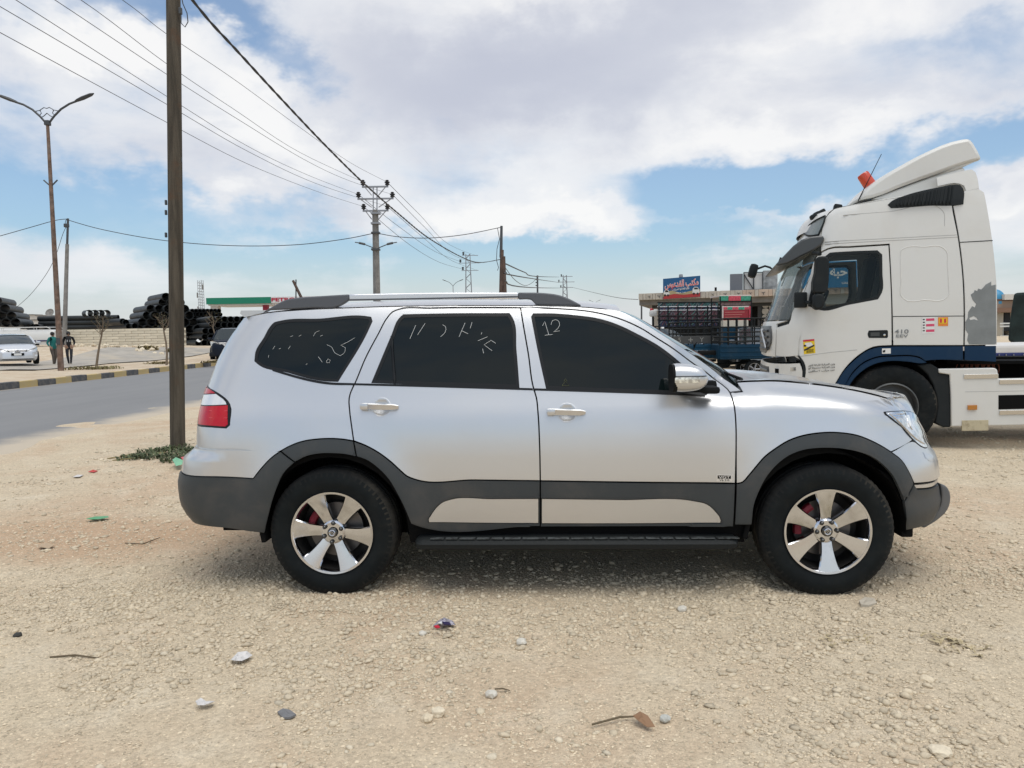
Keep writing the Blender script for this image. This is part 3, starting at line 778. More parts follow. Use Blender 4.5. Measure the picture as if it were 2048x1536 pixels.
# rear spoiler
m = MB(); sp = [(lambda p: (p.x, p.z))(_tmp.plane(a, b, -.60)) for a, b in [(482, 621), (480, 627), (488, 634), (520, 629), (533, 620.5)]]
m.prism(sp, lambda p: (p[0] - .0, -.60, p[1]), lambda p: (p[0], .60, p[1])); m.build('rear_spoiler', M_paint, suv, 40)
# door handles
def handle(x0, y0, x1, y1, cx, cy):
    hs = SB.px(cx, cy)
    ring = [(hs[0] + .058 * math.cos(a), hs[1] + .057 * math.sin(a)) for a in [2 * math.pi * k / 28 for k in range(28)]]
    SB.panel('handle_cup', ring, M_paint, off=0, gap=0, bev=(.002, .002), thick=.003, pre=True, g=.010, h=.010, fn=lambda u, z: -.016 * max(0, 1 - (math.hypot(u - hs[0], z - hs[1]) / .0575)**2))
    a, b = SB.px(x0, (y0 + y1) / 2 - 1), SB.px(x1, (y0 + y1) / 2 + 1)
    for sg in (-1, 1):
        n = 14; rows = []
        for i in range(n + 1):
            f = i / n; u, z = a[0] + (b[0] - a[0]) * f, a[1] + (b[1] - a[1]) * f
            p = SB.P(u, z); lift = .012 + .026 * math.sin(math.pi * min(1, max(0, f))) ** .45; hh = .0205 * (1 - .12 * f) * (.55 + .45 * min(1, min(f, 1 - f) * 9))
            rows.append([(p.x, sg * (-p.y + lift * (1 if c > 0 else .45) * 1), p.z + hh * s_) for c, s_ in ((-.2, -1), (1, -.75), (1, -.1), (1, .75), (-.2, 1))])
        m = MB(); m.grid(rows, close=True); m.f.append(tuple(range(5))); m.f.append(tuple(range(n * 5, n * 5 + 5)))
        m.build('door_handle', M_chrome if False else mat('handle chrome', (.62, .63, .65), .14, 1.0), suv, 35)
        p = SB.P(*a); m = MB(); m.box((p.x + .018, sg * (-p.y + .020), p.z), (.05, .034, .040), bev=.012); m.build('handle_cap', M_paint, suv, 40)
handle(724, 806, 797.5, 820.4, 762.4, 814.4)
handle(1096, 816.5, 1171, 832, 1134, 825.6)
# mirrors
def mirror(sg):
    c = SB.plane(1381, 757, -1.08); rows = []
    hw, hh = (SB.plane(1414, 757, -1.08).x - SB.plane(1347, 757, -1.08).x) / 2, (SB.plane(1381, 728, -1.08).z - SB.plane(1381, 786, -1.08).z) / 2
    for i in range(15):
        f = i / 14 * 2 - 1                                   # -1 back (glass side) .. 1 nose
        k = (1 - max(0, f * .5 + .5)**4.5)**.5 * (.93 + .07 * min(1, (f + 1) * 3))
        k = max(.03, k); ext = 1.0
        rows.append([(c.x + hw * f, sg * (1.055 + .105 * (math.copysign(abs(math.cos(a))**.6, math.cos(a))) * (.55 + .45 * k)), c.z - .006 * f + hh * k * math.copysign(abs(math.sin(a))**.65, math.sin(a)) * (1 if math.sin(a) > 0 else (1 - .10 * (f + 1)))) for a in [2 * math.pi * j / 28 for j in range(28)]])
    m = MB(); m.grid(rows, close=True); m.f.append(tuple(range(14 * 28, 15 * 28))); mi = m.build('mirror_housing', M_paint, suv, 60)
    m = MB(); m.prism([(.100 * math.copysign(abs(math.cos(a))**.6, math.cos(a)), hh * .97 * math.copysign(abs(math.sin(a))**.65, math.sin(a))) for a in [2 * math.pi * j / 28 for j in range(28)]], lambda p: (c.x - hw - .012, sg * (1.055 + p[0]), c.z + p[1]), lambda p: (c.x - hw + .01, sg * (1.055 + p[0]), c.z + p[1])); m.build('mirror_rim', M_black, mi)
    a, b = SB.plane(1350, 761, -1.165), SB.plane(1400, 760, -1.16)
    m = MB(); m.box(((a.x + b.x) / 2, sg * 1.153, a.z), (b.x - a.x, .02, .034), bev=.008); m.build('turn_signal', mat('signal lens', (.70, .66, .58), .12, .2, coat=1.0, var=.5, vscale=45), mi, 40)
    m = MB(); m.box(((SB.plane(1349, 753, -1.165).x + SB.plane(1413, 753, -1.16).x) / 2, sg * 1.105, SB.plane(1381, 752.8, -1.165).z), (hw * 1.9, .115, .004)); m.build('mirror_seam', M_black, mi)
    m = MB(); e = SB.P(*SB.px(1405, 785)); m.box((e.x + .005, sg * .97, c.z - hh * .86), (.10, .20, .04), bev=.018); m.box((e.x - .03, sg * .895, c.z - hh * .72), (.20, .05, .07), bev=.024); m.build('mirror_arm', M_black, suv, 40)
mirror(-1); mirror(1)
# badge on the front door
bp = [(1433, 949), (1463.5, 949.6), (1463.5, 963), (1433, 962.4)]
SB.panel('badge', bp, M_alu, off=.003, gap=0, bev=(.002, .002), thick=.003, both=False)
SB.panel('badge_field', [(1435, 950.5), (1461.7, 951), (1461.7, 957.6), (1435, 957.1)], M_black, off=.0042, gap=0, bev=(.001, .001), thick=.001, both=False)
def suv_text(px, py, body, h, w, ma, bold=0.0, off=.0055):
    u, z = SB.px(px, py); p = SB.P(u, z); n = SB.nrm(u, z); xx = Vector((1, 0, 0)); xx = (xx - n * xx.dot(n)).normalized(); yy = n.cross(xx)
    mm = Matrix(((xx.x, yy.x, n.x, p.x + n.x * off), (xx.y, yy.y, n.y, p.y + n.y * off), (xx.z, yy.z, n.z, p.z + n.z * off), (0, 0, 0, 1)))
    return text_mesh('badge_lettering', body, ma, suv, mm, h, w, bold, .001)
suv_text(1448.3, 954, 'VGT', .0155, .064, M_alu, .02)
suv_text(1448.3, 960, 'V6 3.0', .010, .056, M_black, .01, .0035)
# tow-guard plate at the nose and mud flaps
m = MB(); gp = [(lambda p: (p.x, p.z))(_tmp.plane(a, b, -.55)) for a, b in [(1878.5, 966), (1892, 972.5), (1899, 984), (1900, 1003), (1894, 1020), (1875, 1039), (1848, 1056), (1840, 1052), (1862, 1036), (1879, 1012), (1882, 990)]]
gp = smooth_poly(gp, .03, 50)
m.prism(gp, lambda p: (p[0], -.56, p[1]), lambda p: (p[0], .56, p[1])); o = m.build('skid_guard', mat('guard plastic', (.11, .115, .12), .45, dirt=.3, dirtcol=(.2, .17, .14)), suv)
md = o.modifiers.new('bevel', 'BEVEL'); md.width = .01; md.segments = 2
for sg in (-1, 1):
    a = _tmp.plane(525, 1050, -.86); m = MB(); m.box((a.x, sg * .83, a.z + .02), (.03, .15, .24), Matrix.Rotation(R_(-10), 3, 'Y'), .01); m.build('mud_flap', M_under, suv)
    a = _tmp.plane(1812, 1062, -.80); m = MB(); m.box((a.x, sg * .76, a.z), (.07, .12, .07), bev=.015); m.build('air_dam', M_under, suv)
    a = _tmp.plane(1492, 1055, -.86); m = MB(); m.box((a.x, sg * .83, a.z + .02), (.03, .15, .16), Matrix.Rotation(R_(12), 3, 'Y'), .01); m.build('mud_flap', M_under, suv)

# ---------------------------------------------------------------- wheels
def make_tyre(R, rim, half, name, parent, n=192, lug=.003):
    m = MB(); prof = []
    sw = [(rim, .80), (rim + .012, .92), (rim + .03, 1.0), (rim + .06, 1.06), ((R + rim) / 2, 1.08), (R - .045, 1.03), (R - .022, .95), (R - .006, .82), (R, .66), (R, .50), (R - .009, .48), (R - .009, .43), (R, .41), (R, .12), (R - .009, .10), (R - .009, -.10)]
    prof = [(r, -h * half) for r, h in sw] + [(r, h * half) for r, h in reversed(sw[:-1])]
    vs = []; fs = []
    for i, (r, y) in enumerate(prof):
        for k in range(n):
            a = 2 * math.pi * k / n; rr = r
            if r > R - .028 and abs(y) > .45 * half and k % 3 == 0: rr -= lug
            p = [rr * math.cos(a), y, rr * math.sin(a)]
            if p[2] < -HUB and R < .45: p[2] = -HUB
            vs.append(tuple(p))
    m2 = len(prof)
    for i in range(m2 - 1):
        for k in range(n): fs.append((i * n + k, i * n + (k + 1) % n, (i + 1) * n + (k + 1) % n, (i + 1) * n + k))
    m.add(vs, fs); me = m.mesh(name, [M_rubber, M_tread], 30)
    for f in me.polygons:
        c = f.center; 
        if math.hypot(c.x, c.z) > R - .034: f.material_index = 1
    return link(bpy.data.objects.new(name, me), parent)
RIM = .246
def make_rim(parent):
    """six broad chrome spokes; outer face looks along -y"""
    rim = MB()
    rim.lathe([(RIM, .12), (RIM + .004, .02), (RIM + .006, -.028), (RIM + .002, -.036), (RIM - .010, -.034), (RIM - .017, -.022), (RIM - .020, -.010)], 72, axis='y')
    
    o = rim.build('rim', M_chrome, parent, 35)
    ba = MB(); ba.lathe([(RIM - .018, -.012), (RIM - .026, .03), (RIM - .03, .12), (.05, .13)], 60, axis='y'); ba.build('rim_barrel', mat('sooty barrel', (.035, .034, .033), .45, .6), o, 35)
    for k in range(6):
        a0 = math.pi / 3 * k; m = MB(); st = []
        for f in [i / 10 for i in range(11)]:
            r = .050 + f * (RIM - .058); hw = .031 + .005 * f + .030 * f**2.2 + (.006 if f > .97 else 0)
            y = .004 - .034 * f; st.append((r, hw, y))
        rows = []
        for r, hw, y in st:
            ring = []
            for t_, dy in ((-1, .030), (-1, .004), (-.88, -.003), (0, -.004), (.88, -.003), (1, .004), (1, .030)):
                lx, ly = r * (1 if abs(t_) < .5 else 1), t_ * hw
                ring.append((lx * math.cos(a0) - ly * math.sin(a0), y + dy, lx * math.sin(a0) + ly * math.cos(a0)))
            rows.append(ring)
        m.grid(rows, close=True); m.f.append(tuple(range(7))); m.f.append(tuple(range(70, 77))); m.build('spoke', M_chrome, o, 25)
    hub = MB(); hub.lathe([(.0, -.012), (.060, -.012), (.070, -.006), (.074, .006), (.074, .05)], 36, axis='y'); hub.build('hub', M_chrome, o, 30)
    for k in range(6):
        a = math.pi / 3 * k + math.pi / 6 * 0 + R_(30); c = (.0575 * math.cos(a), 0, .0575 * math.sin(a))
        n = MB(); n.lathe([(.0135, -.019), (.0135, -.0215), (.010, -.0215), (.010, -.029), (.006, -.033), (.0, -.034)], 12, c, 'y'); n.build('wheel_nut', M_nut, o, 30)
    cap = MB(); cap.lathe([(.0, -.030), (.024, -.030), (.029, -.027), (.031, -.020)], 28, axis='y'); cap.build('centre_cap', M_nut, o, 30)
    em = MB(); em.lathe([(.013, -.0305), (.0165, -.0325), (.020, -.0305)], 28, axis='y')
    em.tube([(.008 * math.cos(a) * (.65), -.032, .0115 * math.sin(a)) for a in [2 * math.pi * k / 16 for k in range(17)]], .0022, 5); em.build('cap_emblem', M_chrome, o, 30)
    return o
def make_wheel(loc, rot, parent, flip=False, steer=0.0):
    w = empty('wheel'); w.parent = parent; w.location = loc
    ty = make_tyre(.386, .238, .118, 'tyre', w); ty.location = (0, .085, 0)
    rm = make_rim(w); rm.rotation_euler = (0, -rot, 0)
    d = MB(); d.lathe([(.06, .075), (.165, .075), (.165, .10), (.06, .10)], 40, axis='y'); d.build('brake_disc', M_disc, w, 40)
    cal = MB()
    for sA in (0,):
        pts = []
        for k in range(9):
            a = R_(118 + 9 * k); pts.append((.150 * math.cos(a), .052, .150 * math.sin(a)))
        cal.tube(pts, .032, 8, flat=.8)
    cal.build('brake_caliper', M_caliper, w, 40)
    if flip: w.rotation_euler = (0, 0, math.pi)
    return w
make_wheel((-WB / 2, -.88, HUB), R_(54), suv)
make_wheel((WB / 2, -.88, HUB), R_(33), suv)
make_wheel((-WB / 2, .88, HUB), R_(20), suv, True)
make_wheel((WB / 2, .88, HUB), R_(10), suv, True)
# ================================================================ the white tractor unit
M_tw = mat('truck white', (.655, .65, .615), .42, coat=.35, dirt=.16, dirtcol=(.48, .43, .34), dscale=1.6)
M_tblue = mat('truck blue', (.001, .024, .066), .45, spec=.25, dirt=.15, dirtcol=(.05, .075, .09), dscale=3)
M_tgrey = mat('truck black plastic', (.011, .0145, .016), .6, spec=.25, dirt=.2, dirtcol=(.05, .05, .048), dscale=4)
M_dark = mat('cab interior', (.012, .013, .014), .8)
M_prim = mat('bare grey primer', (.20, .215, .215), .65, var=.12, vscale=4)
M_glass = window_glass('cab glass', (.014, .02, .02), .62)
M_amber = mat('amber lens', (.45, .17, .02), .2, coat=.8)
M_steel = mat('polished strip', (.62, .61, .58), .16, 1.0)
TD = 9.75; tw_hub = at(1785, 822, TD); TYAW = R_(-15)
tex = Vector((math.cos(TYAW), math.sin(TYAW), 0)); tey = Vector((-tex.y, tex.x, 0))
TO = tw_hub + tey * 1.22; TZ = 0.0; TO.z = TZ
TMW = Matrix(((tex.x, tey.x, 0, TO.x), (tex.y, tey.y, 0, TO.y), (0, 0, 1, TO.z), (0, 0, 0, 1)))
truck = empty('tractor_unit', mw=TMW)
tag(truck, 'white articulated-lorry tractor with blue wheel-arch stripe and orange beacon on its roof', 'truck')
twp = interp([(.3, 1.19), (.7, 1.225), (1.2, 1.24), (1.7, 1.235), (2.2, 1.215), (2.6, 1.19), (3.0, 1.15), (3.4, 1.07), (3.8, .98)])
TSIL = [(1600, 474), (1606, 463), (1609, 458), (1632, 439.4), (1640, 433), (1655, 425), (1574, 530), (1585, 506), (1558, 558), (1542.5, 606), (1527, 643.6), (1525, 648), (1522, 665), (1522, 690), (1522, 710), (1524, 716), (1522, 724), (1522, 745), (1522, 775), (1524, 800)]
TSIL = sorted(TSIL, key=lambda p: p[1])
TB = Body(TMW, lambda x, z: twp(z), lambda z: 3.0, lambda z: -2.0, .2, .55, 2.4, 2.9, ymin=.2); TB.parent = truck
_t0 = []
for a, b in TSIL:
    p = TB.plane(a, b, -.55); _t0.append((p.z, p.x - .1))
_t0 = sorted(_t0); _t1 = [_t0[0]]
for a in _t0[1:]:
    if a[0] - _t1[-1][0] > .015: _t1.append(a)
fit_end(TB, TSIL, _t1, 'R', 7)
tz = lambda x, y: TB.px(x, y)[1]
DOOR = [(1640, 506), (1656, 498), (1700, 494.5), (1778, 489.5), (1781, 540), (1783.5, 600), (1784.5, 691), (1746, 694.5), (1716, 712), (1690, 738), (1671, 768), (1605, 768), (1605.5, 726), (1597, 712), (1598, 699), (1602, 604.5), (1616, 560)]
DGL = [(1645, 517), (1660, 505), (1700, 502.5), (1755, 500.5), (1764.5, 509), (1765, 545), (1764, 585), (1756, 598.5), (1700, 609), (1640, 620), (1616, 612), (1618, 596), (1630, 556)]
CAB = [(1641, 471), (1652, 432), (1667, 417), (1698, 410), (1776, 397), (1860, 384), (1903, 377), (1905, 411), (1916.5, 472.5), (1926.5, 561.5), (1928.5, 633), (1928, 691), (1786, 691), (1784, 600), (1781.5, 540), (1778.5, 488), (1700, 493), (1656, 496.5), (1641, 504)]
TB.panel('cab_side', CAB, M_tw, gap=.006, h=.06, g=.10, bev=(.01, .006))
TB.panel('cab_door', DOOR, M_tw, gap=.006, h=.06, g=.10, bev=(.012, .008), holes=[DGL])
def tinset(poly, d):
    q = [TB.conv(e) for e in poly]
    if area2(q) < 0: q.reverse()
    return [('U', a, b) for a, b in offset_poly(smooth_poly(q, .08, 38), d)]
_tc = TB.conv
TB.conv = lambda e: (e[1], e[2]) if e[0] == 'U' else _tc(e)
TB.panel('window_seal', DGL, M_tgrey, off=-.004, gap=-.002, bev=(.006, .004), holes=[tinset(DGL, .035)], h=.06)
TB.panel('door_glass', tinset(DGL, .03), M_glass, off=-.012, gap=0, bev=(.004, .001), thick=.004, h=.06)
TB.panel('corner_backing', [(1584, 604), (1614, 600), (1614, 724), (1590, 714), (1580, 700)], M_tw, off=-.014, gap=0, h=.06, g=.1)
TB.panel('gap_backing', [(1899, 413), (1912, 411), (1924, 472), (1935, 561), (1937, 690), (1921, 690), (1920, 561), (1909, 472)], M_tgrey, off=-.04, gap=0, h=.1, g=.12)
# quarter behind the A-pillar and the rounded front corner
TB.panel('corner_panel', [(1597, 711.5), (1596.5, 699), (1600.5, 604.5), (1596, 600), ('RA', .34, tz(1590, 606)), ('RA', .34, tz(1550, 648)), ('RA', .50, tz(1550, 655)), ('RA', .50, tz(1550, 712)), (1570, 714)], M_tw, gap=.005, h=.06, g=.08)
TB.panel('a_pillar', [(1639, 505.5), (1625, 508), ('RA', .27, tz(1622, 514)), ('RA', .34, tz(1594, 600)), (1596, 600), (1601, 604), (1615, 560)], M_tw, gap=.004, h=.06, g=.08)
zw0, zw1 = tz(1550, 640), tz(1600, 500)
TB.panel('windscreen', [('RA', .33, zw1)] + [('RA', .345, zw0 + (zw1 - zw0) * f) for f in (.66, .33)] + [('RA', .36, zw0), ('R', zw0), ('R', (zw0 + zw1) / 2), ('R', zw1)], window_glass('windscreen glass', (.16, .18, .18), .45), off=-.004, gap=.002, h=.08, g=.1)
zg0, zg1 = tz(1545, 707), tz(1545, 652)
TB.panel('front_panel', [('RA', .51, tz(1550, 714)), ('RA', .51, tz(1550, 648)), ('RA', .37, zw0 - .01), ('R', zw0 - .01), ('R', tz(1550, 714))], M_tw, off=-.004, gap=.003, h=.08, g=.1)
TB.panel('grille', [('RA', .60, zg1), ('R', zg1), ('R', zg0), ('RA', .72, zg0), ('RA', .61, zg0 + .09)], mat('grille grey', (.12, .125, .13), .4, .5), off=.012, gap=0, h=.06, g=.08)
for k in range(4):
    zz = zg1 - (zg1 - zg0) * (.18 + .22 * k); TB.line('grille_slat', [('RA', .62, zz), ('RA', .75, zz), ('RA', .88, zz), ('R', zz)], mat('slat', (.035, .036, .038), .5), r=.020, off=.016)
TB.line('grille_sash', [('RA', .63, zg0 + .07), ('RA', .72, zg0 + .22), ('RA', .80, zg1 - .05)], M_steel, r=.018, off=.03)
zb0, zb1 = .45, tz(1560, 726)
TB.panel('bumper', [(1600, 726), (1604, 735), (1604, 768), (1605, 800), ('L', TB.plane(1605, 800, -1.2).x, zb0), ('R', zb0), ('R', zb1), (1560, 727)], M_tw, off=.01, gap=.004, h=.07, g=.1)
TB.panel('bumper_grille', [('RA', .62, zb1 - .06), ('R', zb1 - .06), ('R', .62), ('RA', .62, .62)], mat('slat', (.035, .036, .038), .5), off=.014, gap=0, h=.07, g=.1)
for k in range(3):
    zz = zb1 - .11 - k * .085; TB.line('bumper_slat', [('RA', .62, zz), ('RA', .8, zz), ('R', zz)], mat('grille grey', (.12, .125, .13), .4, .5), r=.016, off=.022)
TB.panel('corner_lamp', [(1582, 735), (1592, 734), (1592, 741), (1582, 742)], M_steel, off=.018, gap=0, h=.05, both=True)
TB.panel('door_gap_strip', [(1595, 711.5), (1598.5, 711), (1608.5, 725), (1609, 768), (1603.5, 768), (1603.5, 727)], M_tgrey, off=.004, gap=0, bev=(.003, .002), h=.05)
# blue arch stripe and lip
TB.panel('blue_stripe', [(1671, 769), (1687, 743), (1714, 716), (1734, 701.5), (1753, 695), (1782, 693), (1860, 692.6), (1926.5, 692), (1926.5, 720.5), (1857, 721), (1850, 722), (1839, 714), (1828, 711.5), (1790, 711), (1752, 714), (1728, 724), (1705, 745), (1690, 772)], M_tblue, off=.012, gap=.003, bev=(.012, .012), h=.05, g=.06)
TB.panel('arch_lip', [(1688, 774), (1705, 747), (1728, 726), (1752, 716), (1790, 713), (1828, 713.5), (1838, 716), (1853, 725), (1844, 726.5), (1813, 723), (1769, 723), (1746, 729), (1724, 742), (1702, 765), (1697, 774)], M_tblue, off=.035, gap=.001, bev=(.012, .02), h=.05, g=.06)
TB.panel('blue_skirt', [(1929, 691.5), (1993, 691), (1993, 724), (1929, 720.7)], M_tblue, off=.004, gap=.004, bev=(.012, .008), h=.08)
# rear side extender with its peeling paint
EXT = [(1907, 411), (1931, 381), (1958, 376), (1969.5, 384), (1985.4, 478), (1994, 561.5), (1995, 690), (1930, 690.5), (1930.5, 633), (1928.5, 561.5), (1918.5, 472.5)]
TB.panel('side_extender', EXT, M_tw, off=-.012, gap=.003, bev=(.008, .005), h=.08, g=.12)
TB.panel('peeled_patch', [(1983, 563), (1983, 571), (1992, 569), (1993, 687), (1989, 688.5), (1939, 688.5), (1935, 680), (1937, 668), (1932, 660), (1931.5, 644), (1936, 636), (1937, 624), (1945, 612), (1950, 615), (1953, 608), (1946, 600), (1942, 589), (1948, 585), (1950, 580), (1955, 582), (1957, 577), (1963, 579), (1968, 574), (1972, 569)], M_prim, off=-.009, gap=0, bev=(.001, .0005), thick=.003, h=.2, g=.15, corner=1,
         holes=[[(1939, 636), (1948, 632), (1954, 636), (1957, 641), (1949, 638.5), (1941, 640)]])
TB.line('extender_seam', [(1921, 484.3), (1986, 480.6)], M_tgrey, r=.006, off=-.013, smooth=False)
TB.panel('upper_extender', [(1874, 353.5), (1900, 346), (1930, 339), (1945, 336.5), (1953, 343), (1957, 355), (1960, 375.5), (1933, 381), (1929, 370), (1920, 366), (1876, 371)], M_tw, off=-.02, gap=.003, bev=(.01, .006), h=.08, g=.12)
# body lines pressed into the cab side
for st in ([(1650, 488.5), (1780, 481), (1915, 474)], [(1650, 484), (1780, 476.5), (1914, 469.5)]): TB.line('gutter_line', st, mat('gutter shade', (.42, .42, .40), .5), r=.006, off=-.003)
TB.line('lower_seam', [(1786, 633), (1928, 632)], M_tgrey, r=.006, off=-.003, smooth=False)
TB.line('pressed_edge', [(1801, 510), (1803, 500), (1811, 495.5), (1850, 493.5), (1882, 493.5), (1891, 500), (1895, 530), (1897, 570), (1896, 592), (1888, 598.5), (1850, 600), (1812, 600), (1805, 595), (1802, 560), (1801, 530), (1801, 510)], M_tw, r=.007, off=-.003)
TB.line('roof_crease', [(1686, 430.5), (1780, 423), (1880, 417), (1886, 423), (1889, 452)], mat('gutter shade', (.42, .42, .40), .5), r=.005, off=-.003)
TB.line('door_crease', [(1600, 712.5), (1650, 706), (1714, 699.5)], mat('gutter shade', (.42, .42, .40), .5), r=.005, off=-.002)
# black air intake at the roof
INT = [(1775, 410), (1783, 402.5), (1810, 391), (1850, 380), (1880, 374), (1908, 369), (1920, 369.5), (1926, 377), (1927, 408), (1908, 411), (1860, 411.5), (1800, 416), (1782, 416.5)]
TB.panel('air_intake', INT, M_tgrey, off=.05, gap=0, bev=(.05, .05), thick=.06, h=.06, g=.08)
for k in range(16):
    f = k / 15; x = 1797 + 106 * f; y0 = 396.5 - 23.5 * f
    TB.line('intake_rib', [(x, y0 + 3), (x - 4, 413 - 4 * f)], M_tgrey, r=.010, off=.052, smooth=False)
# roof, roof deflector
rows = []
te = smooth_poly([TB.conv(e) for e in [(1645, 455), (1652, 433), (1667, 418), (1698, 411), (1776, 398), (1860, 385), (1903, 378), (1930, 384)]], .1, 60, closed=False)
for u, z in te:
    e = TB.P(u, z); f = sstep(e.x, te[0][0], te[0][0] + .6)
    rows.append([(e.x - (.22 * (1 - f)) * (1 - t_ * t_), e.y * -t_, z + .10 * f * (1 - abs(t_)**2.5)) for t_ in [-1 + k / 8 for k in range(17)]])
MB().grid(rows).build('cab_roof', M_tw, truck, 50)
zr0, zr1 = tz(1612, 473), te[0][1]
TB.panel('roof_front', [('RA', .28, zr0 - .05), ('R', zr0 - .05), ('R', tz(1632, 439)), ('RA', .30, tz(1640, 434))] + [(1645, 434), (1640, 471)], M_tw, off=-.003, gap=0, h=.08, g=.1)
TB.panel('roof_window', [(1608, 466), (1622, 449), (1651, 432.5), (1650, 440), (1638, 470), (1625, 472)], window_glass('windscreen glass', (.16, .18, .18), .45), off=.008, gap=0, h=.05, g=.06)
TB.line('roof_window_seal', [(1608, 466), (1622, 449), (1651, 432.5), (1650, 440), (1638, 470), (1625, 472), (1608, 466)], M_tgrey, r=.012, off=.009)
def tq(pts, y): return [(lambda p: (p.x, p.z))(TB.plane(a, b, y)) for a, b in pts]
def slab(name, pts, y_edge, y_in, ma, parent=truck, crown=0.0, bev=.02, sym=True, bulge=0.0, h=.15, corner=40):
    """plate or box traced in side view with real width"""
    poly = smooth_poly(tq(pts, -y_edge), h, corner)
    m = MB(); n = len(poly); ys = ([-y_edge, -y_edge * .8, -y_edge * .4, 0, y_edge * .4, y_edge * .8, y_edge] if sym else [-y_edge, -y_in])
    rows = [[(p[0] + (bulge * (y / y_edge)**2 - bulge if sym else 0), y, p[1] + crown * (1 - (y / y_edge)**2 if sym else 0)) for p in poly] for y in ys]
    m.grid(rows, close=True); m.f.append(tuple(range(n))); m.f.append(tuple(range((len(ys) - 1) * n, len(ys) * n)))
    o = m.build(name, ma, parent)
    if bev: md = o.modifiers.new('bevel', 'BEVEL'); md.width = bev; md.segments = 2; md.limit_method = 'ANGLE'; md.angle_limit = R_(35)
    o.data.shade_smooth(); o.data.set_sharp_from_angle(angle=R_(35)); return o
slab('roof_deflector', [(1717, 400.7), (1727, 384), (1750, 364), (1804.5, 330), (1862, 300), (1905, 283), (1939.5, 276), (1948, 286), (1965.3, 319), (1931, 328), (1873.5, 348), (1804.5, 373), (1747, 395)], .98, 0, M_tw, crown=.05, bev=.04)
slab('deflector_step', [(1743, 398), (1804, 375), (1873, 350.5), (1930, 334), (1932, 384), (1860, 388), (1776, 402)], .94, 0, M_tw, bev=.03)
slab('sun_visor', [(1550.4, 530), (1572, 507), (1603.6, 479), (1621, 473), (1646.6, 471), (1649.5, 478), (1644, 489), (1632, 498), (1600, 514), (1575, 527), (1557.6, 531)], 1.16, 0, mat('smoked visor', (.045, .05, .053), .35, coat=.3), crown=.0, bev=.02)
for a, b in ((1627, 434), (1633, 429.5), (1644, 424.5)):
    p = TB.plane(a, b, -.2 - .35 * ((1644 - a) / 17)); m = MB(); m.box(p, (.09, .13, .07), Matrix.Rotation(R_(-25), 3, 'Y'), .02); m.build('marker_lamp', M_tgrey, truck, 40)
p = TB.plane(1675, 416, -.9); m = MB(); m.box(p, (.10, .12, .09), Matrix.Rotation(R_(12), 3, 'Y'), .02); m.build('marker_lamp', M_tgrey, truck, 40)
# orange beacon and aerial
p = TB.plane(1741, 372, -.6); q = TB.plane(1724, 347, -.6); d = (q - p)
bc = MB(); u_ = d.normalized(); side = Vector((0, 1, 0)); w_ = u_.cross(side)
rows = [[p + d * h_ + (side * math.cos(a) + w_ * math.sin(a)) * r for a in [2 * math.pi * k / 20 for k in range(20)]] for h_, r in ((0, .088), (.08, .09), (.12, .082), (.85, .078), (.96, .070), (1.0, .03))]
bc.grid(rows, close=True); bo = bc.build('beacon', mat('orange beacon', (.62, .055, .012), .25, coat=.6, trans=.15), truck, 40)
bb = MB(); rows = [[p - u_ * .03 + u_ * h_ + (side * math.cos(a) + w_ * math.sin(a)) * r for a in [2 * math.pi * k / 20 for k in range(20)]] for h_, r in ((-.05, .05), (.0, .093), (.03, .093))]
bb.grid(rows, close=True).build('beacon_base', mat('beacon base', (.65, .17, .03), .4), bo, 40)
a0, a1 = TB.plane(1716, 402, -.95), TB.plane(1763, 308, -.95); MB().tube([a0, a0.lerp(a1, .3), a1], [.008, .006, .004], 6).build('aerial', M_tgrey, truck)
# mirrors
slab('side_mirror', [(1633, 516), (1638, 512.5), (1652, 512), (1658.5, 518), (1658, 560), (1656, 580), (1650, 586), (1630, 586), (1626, 580), (1631, 545)], 1.50, 1.26, M_tgrey, sym=False, bev=.03)
slab('wide_angle_mirror', [(1627, 590), (1634, 586), (1646, 586), (1649.5, 592), (1649, 611), (1643, 619), (1632, 620), (1625, 612)], 1.50, 1.30, M_tgrey, sym=False, bev=.03)
for (x, y) in ((1640, 508), (1622, 606)):
    m = MB(); pa = TB.plane(x, y, -1.40); pb = TB.plane(x - 14, y - 2, -1.20); m.tube([pa, pb], .024, 8); m.build('mirror_arm', M_tgrey, truck, 40)
m = MB(); m.box(TB.plane(1601, 600, -1.24), (.16, .06, .20), bev=.02); m.build('mirror_bracket', M_tgrey, truck, 40)
fm = TB.plane(1506, 542, 1.0); m = MB(); m.box(fm, (.13, .22, .22), Matrix.Rotation(R_(15), 3, 'Y'), .05); m.build('front_mirror', M_tgrey, truck, 50)
m = MB(); m.tube([TB.plane(x, y, 1.0) for x, y in ((1514, 538), (1530, 532), (1540, 535), (1548, 541), (1556, 530), (1562, 515))], .016, 8); m.build('front_mirror_arm', M_tgrey, truck, 50)
# wipers at the foot of the screen
for yy, (x0, y0, x1, y1) in ((-.25, (1548, 640, 1556, 605)), (.35, (1536, 640, 1545, 612))):
    m = MB(); m.tube([TB.plane(x0, y0, yy), TB.plane((x0 + x1) / 2 - 2, (y0 + y1) / 2, yy), TB.plane(x1, y1, yy)], .016, 6); m.box(TB.plane(x0 + 2, y0 - 4, yy), (.09, .1, .06), bev=.015); m.box(TB.plane(x1, y1, yy), (.05, .16, .03), bev=.01); m.build('wiper', M_tgrey, truck, 40)
